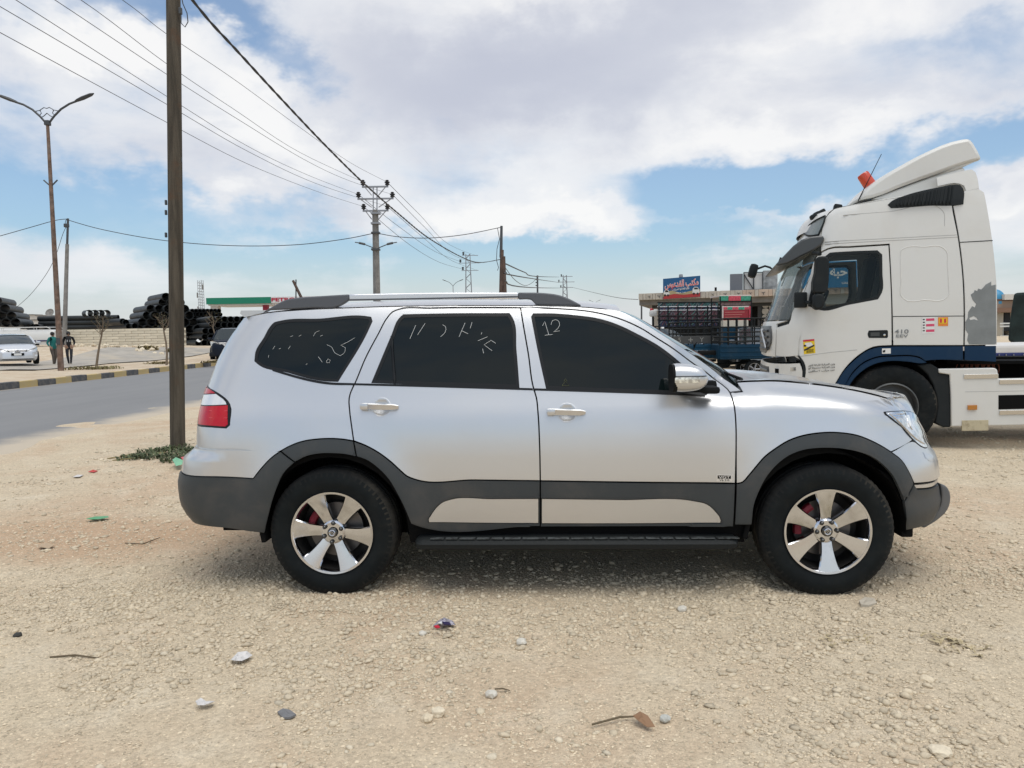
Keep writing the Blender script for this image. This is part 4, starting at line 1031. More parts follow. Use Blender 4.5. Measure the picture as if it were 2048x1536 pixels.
# door furniture, stickers, lettering
TB.panel('door_handle', [(1738, 661), (1774, 660), (1776, 662), (1776, 674), (1774, 676), (1738, 676), (1736.5, 674), (1736.5, 663)], M_tgrey, off=.006, gap=0, bev=(.006, .006), h=.05, g=.05)
TB.panel('handle_pull', [(1741, 665), (1759, 664.5), (1759, 672), (1741, 672.5)], mat('pull grey', (.05, .055, .055), .4), off=.010, gap=0, bev=(.003, .003), h=.05, g=.05)
p = TB.P(*TB.px(1768.5, 670)); m = MB(); m.lathe([(0, -.016), (.014, -.014), (.016, -.002)], 14, p, 'y'); m.build('lock', M_steel, truck, 30)
def sticker(name, quad, ma, off=.003): return TB.panel(name, quad, ma, off=off, gap=0, bev=(.001, .0005), thick=.001, both=False, corner=5, h=.2, g=.15)
m_y = mat('sticker yellow', (.75, .52, .01), .5); m_r = mat('sticker red', (.55, .02, .05), .5); m_w = mat('sticker white', (.72, .72, .70), .5); m_k = mat('ink black', (.015, .014, .013), .6); m_o = mat('sticker orange', (.72, .22, .03), .5); m_p = mat('sticker pink', (.62, .06, .14), .5); m_g = mat('lettering grey', (.22, .23, .235), .4, .4)
sticker('warning_sticker', [(1606, 680), (1628.5, 678), (1631, 706), (1608, 708.5)], m_y)
sticker('warning_sticker_band', [(1606, 680), (1628.5, 678), (1628.8, 681.5), (1606.3, 683.6)], m_r, .005)
sticker('warning_sticker_truck', [(1610, 686), (1622, 684.5), (1626, 690), (1616, 694), (1610.5, 692)], m_w, .005)
sticker('warning_sticker_shadow', [(1608, 699), (1628.5, 689), (1628.7, 692), (1608.4, 702.5)], m_k, .005)
sticker('warning_sticker_shadow', [(1607.3, 689.5), (1613, 690), (1611.5, 693.5), (1607.6, 693)], m_k, .0055)
sticker('info_sticker', [(1844, 635), (1869, 634), (1869, 666.5), (1844, 667.5)], m_w)
for k in range(3): sticker('info_sticker_row', [(1852, 637.2 + 11 * k), (1868.6, 636.6 + 11 * k), (1868.6, 641.4 + 11 * k), (1852, 642 + 11 * k)], m_p, .005)
for k in range(5): sticker('info_sticker_mark', [(1845.5, 638 + 5.6 * k), (1849.5, 637.8 + 5.6 * k), (1849.5, 640 + 5.6 * k), (1845.5, 640.3 + 5.6 * k)], m_k, .005)
sticker('orange_sticker', [(1876, 634.5), (1896, 634), (1896, 652), (1876, 652.3)], m_o)
sticker('orange_sticker_field', [(1878, 636.5), (1894, 636.1), (1894, 647), (1878, 647.3)], m_y, .005)
for x in (1881.5, 1890): sticker('orange_sticker_mark', [(x - 2, 637.5), (x + 2, 637.4), (x + 2, 645.5), (x - 2, 645.6)], m_r, .007)
sticker('arch_sticker', [(1763.5, 697), (1781, 696.5), (1781, 707), (1763.5, 707.4)], m_w, .016)
sticker('arch_sticker_mark', [(1765, 701), (1770, 699.5), (1770, 704.5), (1765, 705)], m_k, .018)
def t_text(body, px, py, w, h, ma, bold=0, off=.006, sub='lettering', tilt=0):
    u, z = TB.px(px, py); p = TB.P(u, z); n = TB.nrm(u, z); xx = Vector((1, 0, tilt)); xx = (xx - n * xx.dot(n)).normalized(); yy = n.cross(xx); c = p + n * off
    mm = Matrix(((xx.x, yy.x, n.x, c.x), (xx.y, yy.y, n.y, c.y), (xx.z, yy.z, n.z, c.z), (0, 0, 0, 1)))
    return text_mesh(sub, body, ma, truck, mm, h, w, bold, .002)
t_text('410', 1803, 663, .160, .052, m_g, .01); t_text('EEV', 1804, 672, .135, .036, m_g, .01)
t_text('ANGLES', 1620, 699.5, .085, .020, m_k, .01, tilt=.03); t_text('MORTS', 1620, 703.7, .085, .020, m_k, .01, tilt=.03)
AR = {'alef': '\uFE8D'}
t_text('\uFEEF\uFED0\uFEDB \uFE94\uFECF\uFEAE\uFE8E\uFED3 \uFE94\uFE92\uFEDB\uFEAE\uFEE4\uFEDF\uFE8D \uFEE5\uFEAF\uFEED', 1643, 729.5, .32, .030, m_k, .01, tilt=.06)
t_text('\uFECE\uFEDB \uFE94\uFEDF\uFEEE\uFEE4\uFEA4\uFEE3 \uFE94\uFE92\uFEDB\uFEAE\uFEE4\uFEDF\uFE8D \uFEE5\uFEAF\uFEED', 1643, 735.5, .32, .030, m_k, .01, tilt=.06)
t_text('\uFEE6\uFEF4\uFED8\uFE8B\uFE8E\uFEB3 \u0662 \uFE90\uFEDB\uFEAE\uFEE3 \uFEA9\uFEAA\uFECB', 1643, 741.5, .32, .030, m_k, .01, tilt=.06)
# chassis: skirt, steps, catwalk, mudguard
xq = lambda x, y, yy=-1.23: TB.plane(x, y, yy)
slab('side_skirt', [(1877, 737.5), (1990, 736), (1995, 740), (1997, 757.5), (2300, 752), (2300, 846), (1902.6, 853), (1902, 790), (1899.5, 749), (1878, 746)], 1.235, 1.15, M_tw, sym=False, bev=.012, h=.4, corner=10)
for nm, q4, ma, t0 in (('chrome_strip', [(1928, 749), (1997, 747.5), (1997, 756.5), (1928, 758)], M_steel, .012), ('chrome_strip', [(1999, 759.5), (2300, 754), (2300, 763), (1999, 768.5)], M_steel, .012),
                   ('step_opening', [(1997, 790.5), (2300, 785), (2300, 812), (1997, 819)], M_under, .004), ('chrome_strip', [(1999, 821), (2300, 814), (2300, 822), (1999, 830)], M_steel, .014),
                   ('side_marker', [(1936, 810.5), (1954.6, 810), (1954.6, 819.5), (1936, 820)], M_amber, .025), ('skirt_seam', [(1930, 783), (2300, 777), (2300, 778), (1930, 784.2)], mat('gutter shade', (.42, .42, .40), .5), .002),
                   ('splash_plate', [(1924, 841), (1977, 840), (1977, 861), (1924, 862)], mat('dirty cream plate', (.50, .44, .30), .8, dirt=.7, dirtcol=(.22, .17, .11), dscale=14), .010)):
    slab(nm, q4, 1.235 + t0, 1.2, ma, sym=False, bev=.003, h=2, corner=5)
slab('mudguard', [(1862, 727), (1876, 736), (1885, 745), (1898.5, 748.5), (1901, 800), (1901.5, 854.5), (1886, 854.5), (1870, 845.5), (1875, 815), (1872, 790), (1866, 768), (1855, 748), (1842, 736), (1835, 730)], 1.21, .75, M_tgrey, sym=False, bev=.015)
def far_slab(name, z0, z1, x0, x1, y, ma): m = MB(); m.box(((x0 + x1) / 2, y, (z0 + z1) / 2), (x1 - x0, .08, z1 - z0), bev=.02); return m.build(name, ma, truck)
far_slab('side_skirt', .35, 1.05, .75, 3.2, 1.19, M_tw)
m = MB(); m.box((2.2, 0, .92), (6.4, .9, .26)); m.box((1.9, -.62, 1.06), (2.4, .5, .04)); m.box((1.9, .62, 1.06), (2.4, .5, .04)); m.build('chassis_frame', M_under, truck)
m = MB(); m.box((.35, 0, 1.16), (1.1, 2.05, .10)); m.box((0, 0, .95), (1.2, 1.2, .4)); m.box((-.9, 0, .75), (1.0, 2.1, .5)); m.build('engine_block', M_under, truck)
for j in range(7):
    m = MB(); c = xq(1912 + 9.5 * j + (5 if j > 3 else 0), 730, -.75)
    m.tube([(c.x + .05 * math.sin(4 * math.pi * t_) + .14 * t_, c.y, c.z - .03 + .08 * math.cos(4 * math.pi * t_)) for t_ in [k / 24 for k in range(25)]], .009, 5); m.build('air_hose', mat('rusty hose', (.16, .05, .028), .6), truck)
# cab interior
m = MB(); xe = TB.plane(1975, 640, -1.2).x; m.box(((xe - 1.0) / 2, 0, 1.30), (xe + 1.0, 2.3, .06)); m.build('cab_floor', M_dark, truck)
m = MB(); m.box((TB.plane(1900, 560, -1.1).x, 0, 2.2), (.05, 2.2, 1.9)); m.build('cab_back_wall', M_dark, truck)
xd = TB.plane(1700, 560, 1.1).x
for sg in (1, -1):
    m = MB(); sx = TB.plane(1725, 600, -.6).x
    m.box((sx, sg * .62, 1.75), (.5, .5, .18), bev=.06); m.box((sx + .24, sg * .62, 2.15), (.14, .5, .8), Matrix.Rotation(R_(10), 3, 'Y'), .06); m.box((sx + .33, sg * .62, 2.62), (.10, .3, .2), bev=.04); m.box((sx, sg * .62, 1.5), (.3, .3, .4)); m.build('cab_seat', M_dark, truck)
m = MB(); m.box((TB.plane(1800, 560, -.9).x + .15, 0, 2.2), (.04, 2.1, 1.5)); m.build('sleeper_curtain', M_dark, truck)
m = MB(); m.box((TB.plane(1600, 625, -.9).x + .16, 0, 1.74), (.34, 1.9, .30), bev=.08); m.build('dashboard', mat('dash grey', (.10, .105, .10), .7), truck)
m = MB(); c = TB.plane(1640, 612, -.62); m.lathe([(.21, 0), (.225, .015), (.24, 0), (.225, -.015)], 28, c, 'x', closed=True, mat=Matrix.Rotation(R_(25), 3, 'Y')); m.build('steering_wheel', M_dark, truck, 40)
# wheels
def truck_wheel(x, y, flip=False):
    w = empty('wheel'); w.parent = truck; w.location = (x, y, .52)
    ty = make_tyre(.525, .292, .15, 'tyre', w, n=128, lug=.004); ty.location = (0, .12, 0)
    m = MB(); m.lathe([(.300, .02), (.305, -.02), (.288, -.03), (.278, .0), (.268, .10), (.20, .085), (.155, .06), (.15, -.02), (.12, -.05), (.0, -.055)], 48, axis='y'); rm = m.build('rim', mat('truck wheel steel', (.11, .115, .115), .5, .6, dirt=.3, dirtcol=(.2, .16, .12)), w, 35)
    for k in range(10):
        a = 2 * math.pi * k / 10; n = MB(); n.lathe([(.017, .07), (.017, .03), (0, .028)], 8, (.175 * math.cos(a), 0, .175 * math.sin(a)), 'y'); n.build('wheel_nut', M_steel, rm, 30)
    if flip: w.rotation_euler = (0, 0, math.pi)
    return w
truck_wheel(0, -1.20); truck_wheel(0, 1.20, True)
truck_wheel(3.75, -1.20); truck_wheel(3.75, 1.20, True)
# ================================================================ ground, road, far bank
from mathutils import noise as mnoise
def ground_mat(name, stony=1.0, base=(.575, .48, .345), red=(.53, .40, .275), pale=(.655, .57, .435)):
    m = bpy.data.materials.new(name); m.use_nodes = True; t = NT(m.node_tree); p = t.n['Principled BSDF']; p.inputs['Roughness'].default_value = .95; p.inputs['Specular IOR Level'].default_value = .2
    tc = t.add('ShaderNodeTexCoord').outputs['Object']
    n1 = t.noise(tc, .45, 5, .6, .5); n2 = t.noise(tc, 2.6, 6, .65); n3 = t.noise(tc, 38, 5, .7); n4 = t.noise(tc, 150, 3, .7)
    c = t.mix(t.ramp(n1, .42, .66), base, red); c = t.mix(t.math('MULTIPLY', t.ramp(n2, .45, .75), .7), c, pale)
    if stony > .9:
        # reddish-brown soil colour in a long patch behind the car
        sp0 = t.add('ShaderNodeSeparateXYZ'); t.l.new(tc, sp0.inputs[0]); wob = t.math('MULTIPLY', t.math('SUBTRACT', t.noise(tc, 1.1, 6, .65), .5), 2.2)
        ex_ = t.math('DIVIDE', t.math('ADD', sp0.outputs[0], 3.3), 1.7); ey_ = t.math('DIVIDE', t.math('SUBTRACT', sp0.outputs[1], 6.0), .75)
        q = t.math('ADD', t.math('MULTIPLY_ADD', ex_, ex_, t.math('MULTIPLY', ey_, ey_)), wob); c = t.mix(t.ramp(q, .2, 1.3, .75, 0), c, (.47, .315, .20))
    vor = t.add('ShaderNodeTexVoronoi'); t.l.new(tc, vor.inputs['Vector']); vor.inputs['Scale'].default_value = 55
    v2 = t.add('ShaderNodeTexVoronoi'); t.l.new(tc, v2.inputs['Vector']); v2.inputs['Scale'].default_value = 130
    sp = t.add('ShaderNodeSeparateColor'); t.l.new(vor.outputs['Color'], sp.inputs[0])
    hsv = t.add('ShaderNodeHueSaturation'); t.l.new(c, hsv.inputs['Color'])
    val = t.math('ADD', t.math('MULTIPLY', sp.outputs[0], .22), t.math('ADD', t.math('MULTIPLY', n3, .55), t.math('MULTIPLY', n4, .45)))
    t.put(hsv.inputs['Value'], t.math('ADD', val, .42)); t.l.new(hsv.outputs[0], p.inputs['Base Color'])
    b = t.add('ShaderNodeBump'); b.inputs['Strength'].default_value = .85 * stony; b.inputs['Distance'].default_value = .012
    h = t.math('ADD', t.math('MULTIPLY', t.math('SUBTRACT', 1.0, vor.outputs['Distance']), .6), t.math('ADD', t.math('MULTIPLY', n3, 1.0), t.math('MULTIPLY', t.math('SUBTRACT', 1.0, v2.outputs['Distance']), .35)))
    t.l.new(h, b.inputs['Height']); t.l.new(b.outputs[0], p.inputs['Normal']); return m
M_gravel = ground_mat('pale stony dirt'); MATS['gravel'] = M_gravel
M_sand = ground_mat('dry roadside sand', .5, (.52, .43, .315), (.47, .36, .25), (.64, .56, .45))
def gz(x, y):
    k = 1 - sstep(math.hypot(x, y - 5), 12, 30)
    if k <= 0: return 0.0
    v = Vector((x, y, 0)); z = .016 * mnoise.noise(v * .7) + .007 * mnoise.noise(v * 2.3) + .004 * mnoise.noise(v * 7)
    q = SUV_MW.inverted() @ Vector((x, y, 0))
    near = min(math.hypot(q.x - sx * WB / 2, q.y - sy * .80) for sx in (-1, 1) for sy in (-1, 1))
    z = z * sstep(near, .12, .55) - .002 + .022 * math.exp(-((near - .42) / .10)**2) * (.5 + mnoise.noise(v * 4))
    return z * k
def span(*segs):
    out = []
    for a, b, st in segs: out += list(np.arange(a, b, st))
    return out
gx = [-4000, -1500, -600, -250, -120, -70, -45] + span((-30, -12, 2), (-12, -5, .5), (-5, 5, .10), (5, 12, .5), (12, 30, 3)) + [30, 45, 70, 120, 250, 600, 1500, 4000]
gy = [-400, -100, -30, -10, -3, 0] + span((1.2, 7, .08), (7, 14, .25), (14, 30, 1), (30, 60, 3)) + [60, 80, 120, 200, 350, 700, 1500, 4500]
rows = [[(x, y, gz(x, y)) for x in gx] for y in gy]
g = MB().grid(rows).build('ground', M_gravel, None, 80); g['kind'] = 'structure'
# ---- scattered stones
def rock_field(name, n, rng, sizes, ymin, ymax, ma, seed, tiny=False):
    rs = np.random.RandomState(seed)
    bm = bmesh.new(); bmesh.ops.create_icosphere(bm, subdivisions=1, radius=1.0); bv = np.array([v.co[:] for v in bm.verts]); bm.verts.index_update(); bf = np.array([[v.index for v in f.verts] for f in bm.faces]); bm.free()
    if tiny: bv = np.array([(1, 0, 0), (0, 1, 0), (-1, 0, 0), (0, -1, 0), (0, 0, 1.0)]); bf = np.array([(0, 1, 4), (1, 2, 4), (2, 3, 4), (3, 0, 4)])
    nb = len(bv)
    y = ymin + (ymax - ymin) * rs.rand(n * 3)**rng; x = (rs.rand(n * 3) * 2 - 1) * (.72 * y + .4)
    keep = []
    for i in range(n * 3):
        v = Vector((x[i], y[i], 0)); d = .42 + 1.25 * mnoise.noise(v * .55 + Vector((3, 1, seed))) + .6 * mnoise.noise(v * 1.9)
        if x[i] < -5.9: d -= 9 if x[i] < -7.0 else .5
        if d > rs.rand() * .9 or (tiny and rs.rand() < .6): keep.append(i)
        if len(keep) >= n: break
    x, y = x[keep], y[keep]; n = len(keep)
    r = np.clip(np.exp(rs.normal(math.log(sizes[0]), sizes[1], n)), sizes[2], sizes[3])
    V = np.zeros((n, nb, 3)); ang = rs.rand(n) * 2 * math.pi; ca, sa = np.cos(ang), np.sin(ang)
    sc = np.stack([r * rs.uniform(.8, 1.5, n), r * rs.uniform(.7, 1.1, n), r * rs.uniform(.35, .7, n)], 1)
    P = bv[None] * (1 + rs.uniform(-.34, .34, (n, nb, 1))) * sc[:, None, :]
    V[..., 0] = P[..., 0] * ca[:, None] - P[..., 1] * sa[:, None] + x[:, None]; V[..., 1] = P[..., 0] * sa[:, None] + P[..., 1] * ca[:, None] + y[:, None]
    zz = np.array([gz(a, b) for a, b in zip(x, y)]); V[..., 2] = P[..., 2] + (zz + sc[:, 2] * rs.uniform(.0, .5, n))[:, None]
    F = (bf[None] + (np.arange(n) * nb)[:, None, None]).reshape(-1, 3)
    me = bpy.data.meshes.new(name); nv, nf = n * nb, len(F)
    me.vertices.add(nv); me.vertices.foreach_set('co', V.reshape(-1)); me.loops.add(nf * 3); me.loops.foreach_set('vertex_index', F.reshape(-1).astype(np.int32))
    me.polygons.add(nf); me.polygons.foreach_set('loop_start', np.arange(0, nf * 3, 3, dtype=np.int32)); me.update(calc_edges=True); me.materials.append(ma)
    o = link(bpy.data.objects.new(name, me)); o['kind'] = 'stuff'; return o
M_stone = mat('loose limestone', (.58, .49, .355), .9, var=.10, vscale=60, island=.13, bump=.4, bscale=90)
M_stone2 = mat('pale pebble', (.605, .525, .395), .9, var=.10, vscale=60, island=.15, bump=.4, bscale=90)
tag(rock_field('gravel', 27000, 1.0, (.0055, .60, .0025, .021), 2.3, 4.8, M_stone, 1), 'loose pale gravel strewn over the dirt in front of the SUV', 'gravel')
tag(rock_field('gravel', 23000, 1.15, (.0052, .60, .003, .024), 4.2, 9.0, M_stone, 2), 'loose pale gravel lying around and under the SUV', 'gravel')
tag(rock_field('gravel', 9000, 1.1, (.010, .5, .005, .03), 8.0, 22.0, M_stone2, 3), 'scattered stones on the dirt lot beyond the SUV', 'gravel')
tag(rock_field('gravel', 170, 1.0, (.012, .30, .008, .022), 2.4, 5.6, M_stone2, 5), 'larger pale stones strewn among the gravel in front of the SUV', 'gravel')
M_grit = mat('gritty crumbs', (.575, .48, .345), .95, island=.32)
tag(rock_field('grit', 60000, 1.0, (.0036, .40, .0018, .008), 2.3, 5.2, M_grit, 11, True), 'fine crushed grit covering the dirt in front of the SUV', 'gravel')
tag(rock_field('grit', 45000, 1.1, (.0050, .40, .0025, .012), 4.8, 12.0, M_grit, 12, True), 'fine crushed grit covering the dirt lot around the SUV', 'gravel')
# ---- asphalt road
M_asph = bpy.data.materials.new('dusty asphalt'); M_asph.use_nodes = True
def _asph():
    t = NT(M_asph.node_tree); p = t.n['Principled BSDF']; p.inputs['Roughness'].default_value = .82
    tc = t.add('ShaderNodeTexCoord').outputs['Object']; at_ = t.add('ShaderNodeAttribute', attribute_name='edge').outputs['Fac']
    mp = t.add('ShaderNodeMapping'); mp.inputs['Scale'].default_value = (1, .12, 1); t.l.new(tc, mp.inputs[0])
    n = t.noise(mp.outputs[0], 1.1, 6, .65); n2 = t.noise(tc, 60, 4, .7)
    c = t.mix(n, (.165, .166, .170), (.275, .271, .264)); c = t.mix(t.math('MULTIPLY', n2, .35), c, (.15, .15, .15))
    dust = t.ramp(t.math('ADD', at_, t.math('MULTIPLY', t.math('SUBTRACT', t.noise(tc, .9, 7, .7), .5), .55)), .16, .52, 1, 0)
    c = t.mix(dust, c, (.50, .425, .325)); t.l.new(c, p.inputs['Base Color'])
    b = t.add('ShaderNodeBump'); b.inputs['Strength'].default_value = .25; b.inputs['Distance'].default_value = .01; t.l.new(n2, b.inputs['Height']); t.l.new(b.outputs[0], p.inputs['Normal'])
_asph()
def center(y): return -11.5 + (0 if y < 60 else .0011 * (y - 60)**2)
rows = []; ed = []
for y in [-300, -60, -10] + span((0, 70, 1.0), (70, 420, 10)):
    c = center(y); w = 4.55; row = []
    for k, f in enumerate((-1, -.93, -.6, -.2, .2, .6, .8, .93, 1.0)):
        x = c + f * w + (.35 * mnoise.noise(Vector((0, y * .35, 2))) if f > .7 else 0) - (.05 if f < -.95 else 0)
        if f >= 1.0: x += .8
        row.append((x, y, .006 if f < .9 else (.004 if f < .97 else -.05))); ed.append(min(1, (1 - f) * 2.1) if f > 0 else min(1, (f + 1) * 6 + .22))
    rows.append(row)
rd = MB().grid(rows).build('road', M_asph); rd['kind'] = 'structure'
at_ = rd.data.attributes.new('edge', 'FLOAT', 'POINT'); at_.data.foreach_set('value', ed)
# ---- painted kerb of one-metre stones
kb = empty('kerb', (0, 0, 0)); kb['kind'] = 'structure'
M_ky = mat('kerb yellow', (.50, .37, .16), .85, dirt=.6, dirtcol=(.45, .38, .28), dscale=5); M_kk = mat('kerb black', (.085, .085, .088), .85, dirt=.6, dirtcol=(.30, .26, .21), dscale=5)
kv = MB(); kv.box((0, 0, .11), (.24, .985, .24), bev=.02); km = [kv.mesh('kerb_stone', M_ky), kv.mesh('kerb_stone', M_kk)]
for i, yy in enumerate(range(-10, 62)):
    o = link(bpy.data.objects.new('kerb_stone', km[(i + 1) % 2]), kb); o.location = (-16.15 + .01 * math.sin(i * 2.3), yy + .5, -.01 + .012 * math.sin(i * 1.7)); o.rotation_euler = (0, .02 * math.sin(i), .008 * math.sin(i * 3.1))
# ---- rising bank beyond the kerb
CTRL = [(-16.3, y, .20) for y in range(5, 80, 8)] + [(-19, y, .2) for y in range(5, 46, 10)]
def ctl(x, y, d): p = at(x, y, d); CTRL.append((p.x, p.y, p.z)); return p
P_lamp = ctl(122, 742, 33.5); P_man = ctl(140, 730, 39.5); P_teal = ctl(108, 731, 39.5); P_sedan = ctl(26, 728.5, 38); P_s1 = ctl(192, 735, 36.5); P_s2 = ctl(333, 730, 38.5); P_s3 = ctl(433, 718, 46)
P_bcar = ctl(452, 716, 44); P_van = ctl(60, 695, 55); P_gp = ctl(128, 694, 50)
for x in (-60, 60, 110, 240, 300, 375, 450, 520): ctl(x, 692.5, 60)
for x in (-60, 60, 200, 400, 520): p = at(x, 692, 60); CTRL.append((p.x * 1.25, 76, 1.05)); CTRL.append((p.x * 1.6, 105, 1.1))
for x in (-120, 0): ctl(x, 742, 31)
CT = np.array(CTRL)
def bank(x, y):
    d2 = (CT[:, 0] - x)**2 + (CT[:, 1] - y)**2 + .4; w = d2**-1.7; return float((w * CT[:, 2]).sum() / w.sum())
bx = [-16.28, -16.8, -17.5] + span((-18.5, -45, -1.25)) + [-46, -52, -60, -75, -100, -140, -200]; by = [2, 8, 12, 16] + span((20, 62, 1.25)) + [63, 68, 76, 90, 120]
rows = [[(x, y, bank(x, y) + .02 * mnoise.noise(Vector((x * .7, y * .7, 0)))) for x in bx] for y in by]
bk = MB().grid(rows).build('roadside_bank', M_sand, None, 80); bk['kind'] = 'structure'
M_lane = mat('worn grey lane', (.36, .33, .285), .9, var=.15, vscale=1.2, dirt=.8, dirtcol=(.46, .39, .29), dscale=.6)
rows = [[(x + .5 * mnoise.noise(Vector((x, y * .2, 5))), y, bank(x, y) + .045) for x in (-20.8, -22, -23.5, -25, -26.2)] for y in span((4, 58, 2))]
ln = MB().grid(rows).build('service_lane', M_lane, None, 80); ln['kind'] = 'structure'
# ================================================================ things on the road side (left)
M_pole = mat('weathered pole', (.070, .058, .043), .85, spec=.3, var=.35, vscale=5, bump=.4, bscale=40, dirt=.5, dirtcol=(.105, .078, .052), dscale=2.5)
def streak_mat(name, cols, sc=(14, 14, .55), rough=.85):
    m = bpy.data.materials.new(name); m.use_nodes = True; t = NT(m.node_tree); p = t.n['Principled BSDF']; p.inputs['Roughness'].default_value = rough; p.inputs['Specular IOR Level'].default_value = .25
    tc = t.add('ShaderNodeTexCoord').outputs['Object']; mp = t.add('ShaderNodeMapping'); mp.inputs['Scale'].default_value = sc; t.l.new(tc, mp.inputs[0])
    n = t.noise(mp.outputs[0], 1.0, 7, .65, .4); n2 = t.noise(tc, 2.4, 6, .6); n3 = t.noise(tc, 55, 4, .7)
    c = t.mix(t.ramp(n, .35, .68), cols[0], cols[1]); c = t.mix(t.ramp(n2, .52, .72), c, cols[2]); c = t.mix(t.math('MULTIPLY', t.ramp(n3, .55, .75), .5), c, cols[3]); t.l.new(c, p.inputs['Base Color'])
    b = t.add('ShaderNodeBump'); b.inputs['Strength'].default_value = .6; b.inputs['Distance'].default_value = .01; t.l.new(t.math('ADD', n, t.math('MULTIPLY', n3, .4)), b.inputs['Height']); t.l.new(b.outputs[0], p.inputs['Normal']); return m
M_pole = streak_mat('weathered timber pole', ((.052, .044, .033), (.105, .088, .066), (.095, .060, .038), (.025, .021, .016)))
M_conc = mat('grey concrete pole', (.21, .20, .185), .9, var=.2, vscale=3)
M_rust = mat('rusty lamp post', (.165, .105, .075), .75, .2, var=.4, vscale=4, dirt=.8, dirtcol=(.27, .24, .22), dscale=2.2)
M_iron = mat('dark galvanised iron', (.075, .08, .085), .55, .4)
M_galv = mat('galvanised steel', (.30, .31, .33), .5, .6)
M_wire = mat('overhead wire', (.03, .031, .034), .6)
def pole_between(name, a, b, r0, r1, ma, n=14, parent=None, seg=6):
    a, b = Vector(a), Vector(b); m = MB(); m.tube([a.lerp(b, i / seg) for i in range(seg + 1)], [r0 + (r1 - r0) * i / seg for i in range(seg + 1)], n); return m.build(name, ma, parent, 50)
def thing(name, loc, label, cat, group=None): return tag(empty(name, loc), label, cat, group)
def loc_of(p): return Vector(p)
# near pole
NP = on_z(355, 895, 0.0); dn = (NP - CAM).dot(FW)
np_ = thing('utility_pole', NP, 'thick brown utility pole standing in a patch of weeds behind the SUV', 'pole')
top = at(346, -60, dn) - NP
pole_between('shaft', Vector((0, 0, -.1)), top, .101, .096, M_pole, 20, np_)
for y, s in ((405, -1), (425, -1), (470, -1), (320, 1)):
    p = at(332 if s < 0 else 362, y, dn) - NP; m = MB(); m.box((p.x, p.y - .0, p.z), (.03, .03, .07), bev=.008); m.build('step_bolt', M_iron, np_)
m = MB(); m.tube([at(x, y, dn - .1) - NP for x, y in ((360, -20), (366, 8), (374, 26), (376, 44), (370, 54), (363, 47))], .007, 6); m.build('wire_loop', M_wire, np_, 60)
m = MB(); m.box(at(361, 22, dn - .08) - NP, (.04, .05, .09), bev=.01); m.tube([at(362, 20, dn - .08) - NP, at(362, 46, dn - .08) - NP], .008, 6); m.build('clamp', M_iron, np_)
# weeds at its foot
def leaf_clump(name, pts, ma, n, spread, h, parent=None, seed=1, size=.05, z0=None):
    rs = random.Random(seed); m = MB()
    for i in range(n):
        cx, cy, cz = pts[rs.randrange(len(pts))]; a = rs.uniform(0, 6.28); r = spread * rs.random()**.5
        x, y = cx + r * math.cos(a), cy + r * math.sin(a); z = cz + .005; hh = h * rs.uniform(.3, 1); b = rs.uniform(0, 6.28); L = size * rs.uniform(.6, 1.5)
        d = Vector((math.cos(b), math.sin(b), 0)); s_ = Vector((-d.y, d.x, 0)) * L * .22; t0 = Vector((x, y, z)); t1 = t0 + d * hh * .45 + Vector((0, 0, hh * .8)); t2 = t1 + d * L + Vector((0, 0, hh * .1))
        m.add([t0 - s_ * .4, t0 + s_ * .4, t1 + s_, t1 - s_, t2], [(0, 1, 2, 3), (3, 2, 4)])
    return m.build(name, ma, parent)
M_weed = mat('dusty weeds', (.085, .105, .048), .85, island=.5)
M_dry = mat('dry grass', (.24, .19, .085), .9, island=.3)
wp = [on_z(x, y) for x, y in ((300, 906), (330, 903), (360, 905), (385, 903), (340, 914), (372, 918), (290, 914), (310, 918), (350, 923), (262, 920), (395, 912), (355, 897))]
o = leaf_clump('weeds', wp, M_weed, 900, .17, .075, seed=3, size=.045); tag(o, 'low green weeds growing around the foot of the utility pole', 'weeds', kind='stuff')
for k, (x0, y0, x1, y1) in enumerate(((215, 917, 330, 905), (225, 921, 300, 914), (240, 912, 290, 907))):
    m = MB(); m.tube([on_z(x0, y0, .01), on_z((x0 + x1) / 2, (y0 + y1) / 2 - 1, .03), on_z(x1, y1, .015)], .008, 5); tag(m.build('dead_stalk', M_dry), 'thin dry stalk lying on the dirt beside the pole weeds', 'stalk', 'dry stalks by the pole weeds')
